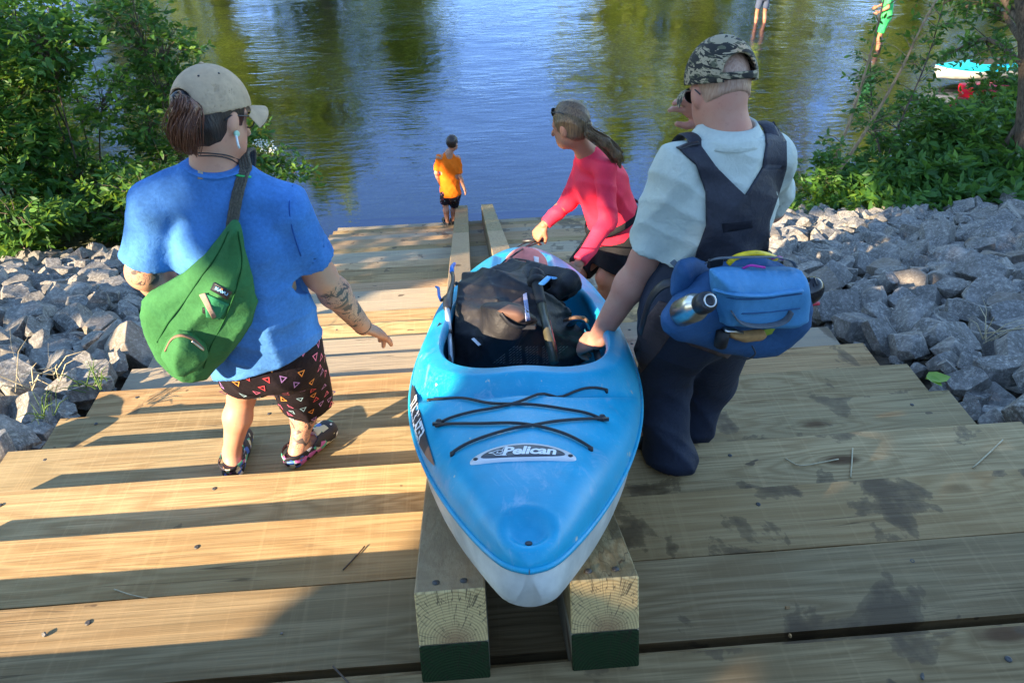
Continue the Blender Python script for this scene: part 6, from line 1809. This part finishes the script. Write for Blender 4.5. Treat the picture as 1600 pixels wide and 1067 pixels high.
# black pod clipped on the right of the pack
pd = empty('hard_case', J(1270, 452, 1.80), 'small glossy black oval case clipped to the right side of the blue pack', 'case')
M_GLOSS = simple('glossy_black', (.012, .012, .014), .18, .1, 20, .02)
v_, f2_ = sdf_mesh([Ell(J(1268, 452, 1.80), (.037, .035, .040)), Ell(J(1262, 462, 1.79), (.026, .026, .030))], .004, .02); npmesh('shell', v_, f2_, M_GLOSS, pd, 1)
s = MB(); s.tube([J(1254, 440, 1.78), J(1250, 452, 1.76), J(1250, 475, 1.76)], [(.008, .02)] * 3, 8); s.tube([J(1272, 434, 1.78), J(1277, 446, 1.76)], .003, 6); s.build('mount', M_BLACK, pd)
s = MB(); s.tube([J(1264, 476, 1.80), J(1280, 474, 1.80)], .006, 6); s.build('red_clip', simple('red_plastic', (.6, .02, .04), .4), pd)
# ---------------------------------------------------------------- woman in pink at the far end of the kayak
z9 = nose(9)[1]
jC = dict(hipL=J(976, 374, 4.06), hipR=J(958, 366, 4.24), knL=J(946, 434, 3.98), anL=J(948, 470, 4.12), knR=J(898, 428, 4.05), anR=J(912, 470, 4.2),
          shL=J(945, 264, 3.82), shR=J(916, 250, 4.08), elL=J(950, 345, 3.72), elR=J(888, 316, 4.10), wrL=J(903, 414, 3.50), wrR=J(850, 352, 4.02), nk=J(916, 236, 3.93), hd=J(890, 196, 3.90),
          toeL=V((-.7, .7, 0)), toeR=V((-.8, .6, 0)), back=V((.9, -.3, 0)), fwd=V((-1, .2, 0)))
jC['anL'].z = z9 + .10; jC['anR'].z = z9 + .10

pC = empty('person', ((jC['anL'].x + jC['anR'].x) / 2, 4.15, z9), 'woman in a coral long sleeved top bending to hold the far end of the kayak', 'person')
rC, fC, uC = frame((-.78, .58, -.30), (-.15, .15, 1))
hp, atC = head_prims(jC['hd'], rC, fC, uC, 1.04)
tp, frC = torso(jC, 1.0, (.145, .125, .145), .74, .05)
RC_, FC_, UC_, pelC, wstC, cstC, chC = frC
bp = limbs(jC, 1.0, (.045, .038, .028), (.090, .060, .038)) + tp + hp + [Cap(jC['nk'] - uC * .03, jC['hd'] - uC * .05 - fC * .02, .052, .050)]
h1 = hand_prims(jC['wrL'], U(J(889, 430, 3.46) - jC['wrL']), (-.1, -.55, .8), 1, (.4, .5, .55, .6), .05, .5, 1.0)
h2 = hand_prims(jC['wrR'], U(J(834, 374, 4.02) - jC['wrR']), (-.45, -.5, .7), -1, (.5, .55, .6, .65), .05, .5, 1.0)
bo, vC, fq = body_mesh('body', bp, [h1, h2], M_SKIND, pC)
add_eyes(atC, 1.04, pC, rC, fC, uC)
M_CORL = cloth_mat('coral_stretch', (.80, .035, .075), .10, 7, .6, sheen=0, bump=.25); M_BLK = cloth_mat('black_stretch', (.008, .008, .010), .2, 8, .75)
def cp(P, d):
    d = d + .004 * fold(P, (.3, .5, .8), 24, 2, .4) + .002 * ripple(P, 36, 3)
    for el, wr in ((jC['elL'], jC['wrL']), (jC['elR'], jC['wrR'])):
        ax = (wr - el).normalized(); near = np.linalg.norm(P - _v(wr), axis=1) < .07
        d = np.where(near, np.maximum(d, (P - _v(wr.lerp(el, .06))) @ _v(ax)), d)
    d = plane_cut(P, d, pelC - UC_ * .01, (-UC_ + RC_ * .0).normalized())
    return plane_cut(P, d, jC['nk'] + uC * .012, uC)
cpp = [Cap(pelC - UC_ * .04, wstC, .185, .165, (FC_, .92)), Cap(wstC, cstC, .165, .165, (FC_, .92)), Cap(cstC, chC, .160, .105, (FC_, .85)), Cap(jC['shL'], jC['nk'] - uC * .05, .056, .055), Cap(jC['shR'], jC['nk'] - uC * .05, .056, .055), Cap(chC, jC['nk'] + uC * .01, .072, .060),
       Cap(jC['shL'], jC['elL'], .060, .052), Cap(jC['elL'], jC['wrL'], .051, .038), Cap(jC['shR'], jC['elR'], .060, .052), Cap(jC['elR'], jC['wrR'], .051, .038)]
_, v_, f2_ = cloth('top', cpp, M_CORL, pC, .0085, .03, cp); bCs = bvh_of(v_, f2_)
s = MB(); q = wstC.lerp(pelC, .30); s.tube([q + RC_ * .196 * math.cos(t) + FC_ * .182 * math.sin(t) + UC_ * (.0) for t in [2 * PI * i / 28 for i in range(29)]], [(.022, .006)] * 29, 8, cap=False, flat=UC_); s.build('waist_belt', M_BLK, pC)
def cs(P, d):
    d = d + .004 * fold(P, (.6, .4, .4), 18, 1, .4)
    for a, b in ((jC['hipL'], kcL), (jC['hipR'], kcR)):
        ax = (b - a).normalized(); near = np.linalg.norm(P - _v(b), axis=1) < .12
        d = np.where(near, np.maximum(d, (P - _v(b)) @ _v(ax)), d)
    return d
kcL = jC['hipL'].lerp(jC['knL'], .82); kcR = jC['hipR'].lerp(jC['knR'], .88)
cloth('shorts', [Cap(pelC + UC_ * .05, pelC - UC_ * .04, .155, .17, (FC_, .95)), Cap(jC['hipL'], kcL, .135, .098), Cap(jC['hipR'], kcR, .135, .094)], M_BLK, pC, .0085, .03, cs)
# print on her chest
tv = drape('chest_print', [(899, 345), (903, 343), (905, 360), (910, 368), (906, 372), (900, 364)], bCs, M_WHITE, pC, .003, .001, 3)
strip(bCs, [(899, 338), (904, 340), (912, 338)], .0025, M_WHITE, 'chest_print_line', pC, .001)
# hair
M_HAIRB = hair_mat('sandy_brown_hair', (.065, .034, .016), (.22, .13, .055)); s_ = 1.04; RAC = RM(rC, fC, uC)
cloth('hair', [Ell(atC(0, -.016, .022), (.083 * s_, .106 * s_, .108 * s_), RAC), Ell(atC(0, -.05, -.03), (.066 * s_, .055 * s_, .055 * s_), RAC)], M_HAIRB, pC, .006, .02,
      lambda P, d: plane_cut(P, plane_cut(P, d, atC(0, .04, 0), (fC * .9 - uC * .25).normalized()), atC(0, 0, -.08), -uC) + .002 * fold(P, tuple((rC + uC * .6).normalized()), 90, 1, .15))
c0 = atC(0, -.115, .005); p1 = J(921, 207, 3.80); p2 = J(945, 222, 3.79); p3 = J(962, 240, 3.79); p4 = J(969, 262, 3.81)
cloth('ponytail', [Cap(c0, p1, .016, .022), Cap(p1, p2, .024, .032), Cap(p2, p3, .032, .028), Cap(p3, p4, .027, .008)], M_HAIRB, pC, .006, .02, lambda P, d: d + .003 * fold(P, (.3, .9, .5), 90, 2, .2))
strands(pC, 'ponytail_strands', [[c0, p1, p2, p3, p4], [c0, J(922, 203, 3.79), J(948, 218, 3.78), J(966, 236, 3.78), J(973, 255, 3.80)], [c0, J(920, 210, 3.79), J(940, 226, 3.78), J(956, 246, 3.79), J(962, 266, 3.81)]], 170, .026, .0026, M_HAIRB, 9)
s = MB(); s.lathe([(.018, -.006), (.021, -.003), (.021, .003), (.018, .006)], c0.lerp(p1, .25), p1 - c0, 12); s.build('hair_tie', flat('straw_hair_tie', (.45, .33, .15)), pC)
glasses(pC, atC, rC, fC, uC, M_BLACK, 1.0, True, .085, -.035)
clog(jC, 'L', pC, z9, simple('brown_sandal', (.10, .05, .03), .7)); clog(jC, 'R', pC, z9, bpy.data.materials['brown_sandal'], False)
# carry toggle she is holding
s = MB(); hnd = J(834, 378, 4.02); s.tube([hnd - V((.07, 0, -.01)), hnd + V((.07, 0, .01))], .013, 10); s.build('carry_toggle', M_BLACK, kay)
s = MB(); s.tube(catmull([deck_p(KL - .12, -.03), hnd - V((.04, 0, 0)), hnd + V((.04, 0, 0)), deck_p(KL - .12, .03)], 5), .0042, 6); s.tube(catmull([K(*kloc(798, 402, .18), .18), K(*kloc(812, 392, .22), .22), hnd], 5), .0042, 6); s.build('toggle_rope', M_CORD, kay)

# ---------------------------------------------------------------- boy in orange at the water's edge
def small_person(j, fw, label, shirtm, shortm, skinm, hairm, s, foot_z, h=.010, cap=None, barefoot=True, print_=None, build_w=(.115, .10, .12), sleeve=.8, short_len=.75):
    o = empty('person', tuple((j['anL'] + j['anR']) / 2 - V((0, 0, .08 * s))), label, 'person')
    r, f, u = frame(fw, (0, .1, 1)); hp, at = head_prims(j['hd'], r, f, u, s)
    j['fwd'] = V(fw); tp, fr = torso(j, 1, build_w, .70, build_w[0] * .34); R_, F_, U_, pel, wst, cst, ch = fr; k_ = build_w[0] / .155
    bp = limbs(j, k_, (.042, .036, .026), (.080, .052, .034)) + tp + hp + [Cap(j['nk'] - u * .02, j['hd'] - u * .05 * s, .045 * s, .043 * s)]
    hs = [hand_prims(j['wr' + S], j['wr' + S] - j['el' + S] + F_ * .05, -F_ * .3 + R_ * (1 if S == 'R' else -1), -1 if S == 'R' else 1, (.3, .35, .4, .45), .06, .5, s * .85) for S in 'LR']
    body_mesh('body', bp, hs, skinm, o, h, .02 * s)
    def sp(P, d):
        d = d + .005 * s * fold(P, (.6, .4, .6), 22 / s, 2, .4) + .003 * ripple(P, 40, 4)
        for S in 'LR':
            sh = j['sh' + S]; sl = sh.lerp(j['el' + S], sleeve); ax = (sl - sh).normalized(); near = np.linalg.norm(P - _v(sl), axis=1) < .10 * s
            d = np.where(near, np.maximum(d, (P - _v(sl)) @ _v(ax)), d)
        return plane_cut(P, plane_cut(P, d, pel + U_ * 0 - U_ * .03 * s, -U_), j['nk'] + u * .0, u)
    b = build_w; cloth('shirt', [Cap(pel - U_ * .06 * s, wst, b[0] * 1.16, b[1] * 1.2, (F_, .78)), Cap(wst, cst, b[1] * 1.18, b[2] * 1.1, (F_, .76)), Cap(cst, ch, b[2] * 1.08, b[2] * .72, (F_, .74)), Cap(ch, j['nk'], .06 * s, .05 * s)] +
          [Cap(j['sh' + S], j['sh' + S].lerp(j['el' + S], sleeve), .052 * k_, .062 * k_) for S in 'LR'], shirtm, o, h, .02 * s, sp)
    def hp_(P, d):
        d = d + .005 * s * fold(P, (.8, .3, .2), 20 / s, 3, .4)
        for S in 'LR':
            a, b_ = j['hip' + S], j['hip' + S].lerp(j['kn' + S], short_len); ax = (b_ - a).normalized(); near = np.linalg.norm(P - _v(b_), axis=1) < .11 * s
            d = np.where(near, np.maximum(d, (P - _v(b_)) @ _v(ax)), d)
        return d
    v, fq = sdf_mesh([Cap(pel + U_ * .03, pel - U_ * .02, b[0] * 1.05, b[0] * 1.08, (F_, .78))] + [Cap(j['hip' + S], j['hip' + S].lerp(j['kn' + S], short_len), .098 * k_, .088 * k_) for S in 'LR'], h, .02 * s, hp_)
    if print_: printed('shorts', v, fq, [shortm] + print_, o, 3, 90, .016)
    else: npmesh('shorts', v, fq, shortm, o, 1)
    Rr = RM(r, f, u)
    cloth('hair', [Ell(at(0, -.012, .026), (.082 * s, .104 * s, .106 * s), Rr)], hairm, o, h * .8, .02, lambda P, d: plane_cut(P, plane_cut(P, d, at(0, .05, 0), (f * .8 - u * .5).normalized()), at(0, 0, -.055), -u) + .002 * fold(P, tuple(r), 100, 1, .2))
    return o
zD = nose(25)[1]; YD = 10.22
jD = dict(hipL=J(697, 302, YD), hipR=J(711, 302, YD + .03), knL=J(696, 319, YD), anL=J(698, 334, YD), knR=J(709, 322, YD + .08), anR=J(707, 338, YD + .05), shL=J(686, 246, YD), shR=J(715, 248, YD + .04), elL=J(682, 270, YD - .02), elR=J(718, 275, YD),
          wrL=J(688, 288, YD + .10), wrR=J(726, 296, YD + .02), nk=J(702, 238, YD), hd=J(707, 224, YD), toeL=V((-.3, 1, 0)), toeR=V((.2, 1, 0)), back=V((0, -1, 0)))

dz = zD + .07 - jD['anL'].z
jD['anL'].z = jD['anR'].z = zD + .075
bd = small_person(jD, (.55, .85, -.15), 'boy in an orange T-shirt and dark patterned shorts on the lowest steps by the water', cloth_mat('orange_cotton', (.88, .16, .006), .1, 14, .85), M_SHORT, M_SKIN, hair_mat('dark_brown_hair', (.02, .012, .008), (.06, .03, .02)), .94, zD, .009, print_=PR, build_w=(.136, .122, .140), sleeve=.85, short_len=.95)
clog(jD, 'L', bd, zD, M_BLACK); clog(jD, 'R', bd, zD, M_BLACK)

# ---------------------------------------------------------------- two waders out in the shallows and two boats at the right bank
def stand(x, y, turn, hgt=1.6, legs=.0, lean=0):
    b = V((x, y, -.30)); c, s_ = math.cos(turn), math.sin(turn)
    def p(a, f, z): return b + V((a * c - f * s_, a * s_ + f * c, z * hgt))
    return dict(hipL=p(-.09, 0, .52), hipR=p(.09, 0, .52), knL=p(-.11, .05, .28), knR=p(.11, .02, .28), anL=p(-.12, 0, .05), anR=p(.13, -.06, .05), shL=p(-.18, .02 + lean, .82), shR=p(.18, .02 + lean, .82), elL=p(-.24, .02, .64), elR=p(.23, .06, .65),
                wrL=p(-.20, .20, .58), wrR=p(.16, .26, .60), nk=p(0, .02 + lean, .86), hd=p(0, .05 + lean, .94), toeL=V((-s_, c, 0)), toeR=V((-s_, c, 0)), back=V((s_, -c, 0)))
p1_ = aZ(1187, 36, 0); p2_ = aZ(1372, 76, 0)
M_GREENH = hair_mat('dark_hair_b', (.03, .02, .012), (.08, .05, .03))
small_person(stand(p1_.x, p1_.y, .1, 2.0), (0, 1, -.1), 'person in grey shorts and lime top wading beyond the man in the camouflage cap', cloth_mat('lime_cotton', (.55, .65, .06)), cloth_mat('slate_cotton', (.07, .09, .14)), M_SKIND, M_GREENH, 1.0, 0, .016, build_w=(.15, .13, .16))
small_person(stand(p2_.x, p2_.y, 1.1, 2.05, lean=.08), (-.9, .4, -.2), 'person in bright green shirt and shorts wading near the turquoise kayak', cloth_mat('bright_green_cotton', (.08, .62, .14), .3, 14), cloth_mat('two_tone_green', (.04, .42, .12), .7, 9), M_SKIND, M_GREENH, 1.0, 0, .016, build_w=(.15, .13, .16))
def small_boat(name, label, c, ang, L, W_, m_top, m_hull, m_in):
    o = empty(name, c, label, 'kayak', rz=0); ax = V((math.cos(ang), math.sin(ang), 0)); lt = V((-ax.y, ax.x, 0)); n = 40
    def sec(t): return W_ * max(0, 1 - abs(2 * t - 1) ** 2.6) ** .8
    vs = []; K_ = 14
    for i in range(n + 1):
        t = i / n; w_ = sec(t); hgt = .20 + .10 * abs(2 * t - 1) ** 3
        for k in range(K_ + 1):
            a = PI * (k / K_); vs.append(V(c) + ax * (t - .5) * L + lt * w_ * math.cos(a) + V((0, 0, hgt - .26 * math.sin(a) ** .8 * (1 if 0 < i < n else .3))))
    fs = [(i * (K_ + 1) + k, i * (K_ + 1) + k + 1, (i + 1) * (K_ + 1) + k + 1, (i + 1) * (K_ + 1) + k) for i in range(n) for k in range(K_)]
    mkobj('hull', vs, fs, m_hull, o, True)
    vs = []; R_ = 8
    for i in range(64):
        t = 2 * PI * i / 64; tt = .5 - .5 * math.cos(t); wv = sec(tt) * (1 if math.sin(t) >= 0 else -1)
        for k in range(R_ + 1):
            q = k / R_; iu, iv = -math.cos(t) * L * .22, math.sin(t) * W_ * .62; ou, ov = (tt - .5) * L, wv
            x = iu + (ou - iu) * q; y = iv + (ov - iv) * q; z = .20 + .10 * abs(2 * (x / L + .5) - 1) ** 3 + .07 * (1 - q ** 2.5) + (.03 * math.exp(-(q / .12) ** 2))
            vs.append(V(c) + ax * x + lt * y + V((0, 0, z)))
    fs = [(i * (R_ + 1) + k, i * (R_ + 1) + k + 1, ((i + 1) % 64) * (R_ + 1) + k + 1, ((i + 1) % 64) * (R_ + 1) + k) for i in range(64) for k in range(R_)]
    mkobj('deck', vs, fs, m_top, o, True)
    s = MB(); s.tube([V(c) + ax * (-math.cos(t) * L * .2) + lt * math.sin(t) * W_ * .55 + V((0, 0, .05)) for t in [PI * .5 * 0 + 2 * PI * i / 24 for i in range(24)]], .001, 4)
    ring = [V(c) + ax * (-math.cos(2 * PI * i / 24) * L * .22) + lt * math.sin(2 * PI * i / 24) * W_ * .62 for i in range(24)]
    mkobj('cockpit_floor', [p + V((0, 0, .06)) for p in ring] + [p + V((0, 0, .27)) for p in ring], [tuple(range(24))] + [(i, (i + 1) % 24, 24 + (i + 1) % 24, 24 + i) for i in range(24)], m_in, o)
    s = MB(); s.box(V(c) + ax * L * .15 + V((0, 0, .27)), (.08, W_ * .9, .22), Matrix((ax, lt, V((0, 0, 1)))).transposed()); s.build('seat_back', m_in, o, bevel=.02)
    return o
M_TURQ = simple('turquoise_plastic', (.01, .50, .58), .4, .1, 6); M_REDB = simple('red_plastic_hull', (.62, .015, .04), .4, .15, 6)
q = aZ(1532, 112, .2); small_boat('kayak', 'turquoise and white kayak beached behind the leaves at the upper right', (q.x + .3, q.y, .12), .06, 2.9, .42, M_TURQ, M_KW, M_SEAT)
q = aZ(1560, 143, .2); small_boat('kayak', 'red kayak half hidden by leaves in front of the turquoise one', (q.x + .35, q.y - .2, .12), -.12, 2.6, .38, M_REDB, M_REDB, M_SEAT)
q = aZ(1498, 168, .3)
s = MB(); v_, f2_ = sdf_mesh([Cap(V((q.x - .05, q.y, .35)), V((q.x + .9, q.y - .6, .45)), .13, .2), Ell(V((q.x + .5, q.y - .5, .25)), (.5, .3, .22))], .03, .06, lambda P, d: d + .02 * ripple(P, 14, 2)); o = npmesh('life_vest', v_, f2_, cloth_mat('dark_red_cloth', (.32, .02, .035)), None, 1)
tag(o, 'dark red life vests heaped on the bank under the leaves at the right', 'life vest')
# eroded bank edge jutting into the water
# ---------------------------------------------------------------- small things lying about
M_STRAW = simple('dry_straw', (.50, .42, .26), .8, .2, 60); M_TWIG = simple('dark_twig', (.09, .06, .04), .8); M_DLEAF = simple('dry_leaf', (.32, .18, .07), .8, .3, 60)
def on_steps(x, y, off=.004):
    """where a sight line meets the treads"""
    r = ray(x, y); best = None
    for k in range(-3, 27):
        yy, z = nose(k); t = (z - CZ) / r.z; p = CAM + r * t
        if yy - STEP_D - .002 <= p.y <= yy + .001: return p + V((0, 0, off))
    k = min(range(-3, 27), key=lambda k: abs((CAM + r * ((nose(k)[1] - CZ) / r.z)).y - nose(k)[0])); p = CAM + r * ((nose(k)[1] - CZ) / r.z); p.y = nose(k)[0] - .01; return p + V((0, 0, off))
def twig(pts, r, mat, label, name='twig', cat='twig'):
    s = MB(); z0 = on_steps(*pts[1]).z; P = [aZ(x, y, z0 + r * .6) for x, y in pts]
    s.tube(catmull(P, 4), [r] * (len(P) * 4 - 3), 5); o = s.build(name, mat); tag(o, label, cat); return o
twig([(1227, 716), (1250, 727), (1285, 722), (1310, 717)], .0028, M_STRAW, 'forked pale straw lying on the tread right of the kayak bow', 'straw', 'straw')
twig([(1332, 700), (1331, 720), (1329, 746)], .0030, M_STRAW, 'upright looking pale straw on the tread beside the forked one', 'straw', 'straw')
twig([(1567, 687), (1545, 708), (1520, 731)], .0032, M_STRAW, 'split reed lying near the right end of a tread', 'straw', 'straw')
twig([(536, 890), (553, 872), (570, 853)], .0026, M_TWIG, 'thin dark twig on the shaded tread left of the kayak')
twig([(178, 920), (205, 929), (242, 937)], .0022, M_STRAW, 'dry seed head stem on the lower left tread', 'dry_stem', 'stem')
twig([(520, 1040), (545, 1067), (560, 1085)], .0026, M_TWIG, 'bent twig at the bottom edge left of the near rail end')
rk = random.Random(3)
for (x, y, s_, lb) in ((70, 992, .016, 'small grey pebble on the lower left tread'), (1230, 950, .014, 'crumbled brown bark bit on the right tread by the wet patch'), (1234, 994, .013, 'brown bark bit in the gap at the lower right'), (440, 990, .009, 'tiny pebble on the tread at the lower middle'), (1440, 1058, .014, 'grey pebble at the bottom right edge')):
    me = rk.choice(ROCKS) if 'ROCKS' in globals() else None
    if me:
        p = on_steps(x, y, s_ * .3); o = bpy.data.objects.new('pebble', me.copy()); COL.objects.link(o); o.location = p; o.scale = (s_, s_, s_); o.rotation_euler = (rk.random(), rk.random(), rk.random() * 6)
        if 'brown' in lb: o.data.materials.clear(); o.data.materials.append(M_DLEAF); o.name = 'bark_bit'
        tag(o, lb, 'bark' if 'bark' in lb else 'pebble')
# dry stalks and grass in the left stones, a yellow green leaf on the right stones
def tuft(base, n, h, mat, label, seed, spread=.25):
    r = random.Random(seed); s = MB(); b = V(base)
    for i in range(n):
        a = r.uniform(0, 6.28); L = h * r.uniform(.5, 1.1); d = V((math.cos(a) * r.uniform(.2, 1.0), math.sin(a) * r.uniform(.2, 1.0), r.uniform(.35, 1.0))).normalized()
        p = b + V((r.gauss(0, .03), r.gauss(0, .03), 0)); s.tube([p, p + d * L * .5 + V((0, 0, L * .1)), p + d * L - V((0, 0, L * .15))], [(.0035, .001), (.003, .001), (.0006, .0005)], 4, cap=False)
    o = s.build('grass_tuft', mat); tag(o, label, 'grass', 'dry and green tufts among the left stones'); return o
M_GRASS = simple('blade_green', (.07, .14, .02), .7)
for i, (x, y, n, h, m, lb) in enumerate(((40, 610, 9, .36, M_STRAW, 'dry straw stalks among the stones at the left edge'), (75, 650, 14, .18, M_GRASS, 'green grass tuft between the lower left stones'), (90, 590, 6, .30, M_STRAW, 'few dry stalks crossing a stone left of the steps'), (30, 352, 40, .6, M_STRAW, 'pile of dead grass where the left stones meet the shrubs'), (150, 600, 18, .2, M_GRASS, 'small green sprout beside the left end of a tread'), (1540, 530, 8, .34, M_STRAW, 'pale stalks leaning on the right stones'))):
    tuft(aH(x, y, .03), n, h, m, lb, 70 + i)
c = aH(1446, 592, .06); s = MB(); rs = np.random.RandomState(1); a_, f_2 = leaves(np.array([list(c), list(c + V((.02, .03, 0)))]), np.array([[1., .1, .1], [.3, -.8, .1]]), np.array([[0, 0, 1.], [.1, 0, 1.]]), np.array([.13, .09]), .7)
o = npmesh('fallen_leaf', a_, f_2, M_LEAFC if 'M_LEAFC' in globals() else M_GRASS); tag(o, 'yellow green leaf lying on the stone at the end of a right tread', 'leaf')
# white flower head beside the woman's face
fo = empty('white_flower', aY(408, 300, 10.9), 'white flower spray over the water beside the face of the woman in the tan cap', 'flower')
s = MB(); t0 = aY(395, 300, 10.7); t1 = aY(402, 222, 10.6); s.tube(catmull([t0, aY(396, 260, 10.6), t1], 5), .008, 5); s.build('stem', M_STEM if 'M_STEM' in globals() else M_GRASS, fo)
s = MB(); rq = random.Random(8)
for i in range(150):
    t = rq.random(); p = t1.lerp(aY(428, 236, 10.6), t) + V((rq.gauss(0, .05), rq.gauss(0, .05), rq.gauss(0, .035))); s.lathe([(.002, 0), (.016, .004), (.002, .01)], p, (rq.gauss(0, 1), rq.gauss(0, 1), 1), 5)
s.build('blossom', flat('white_petals', (.75, .78, .7)), fo)
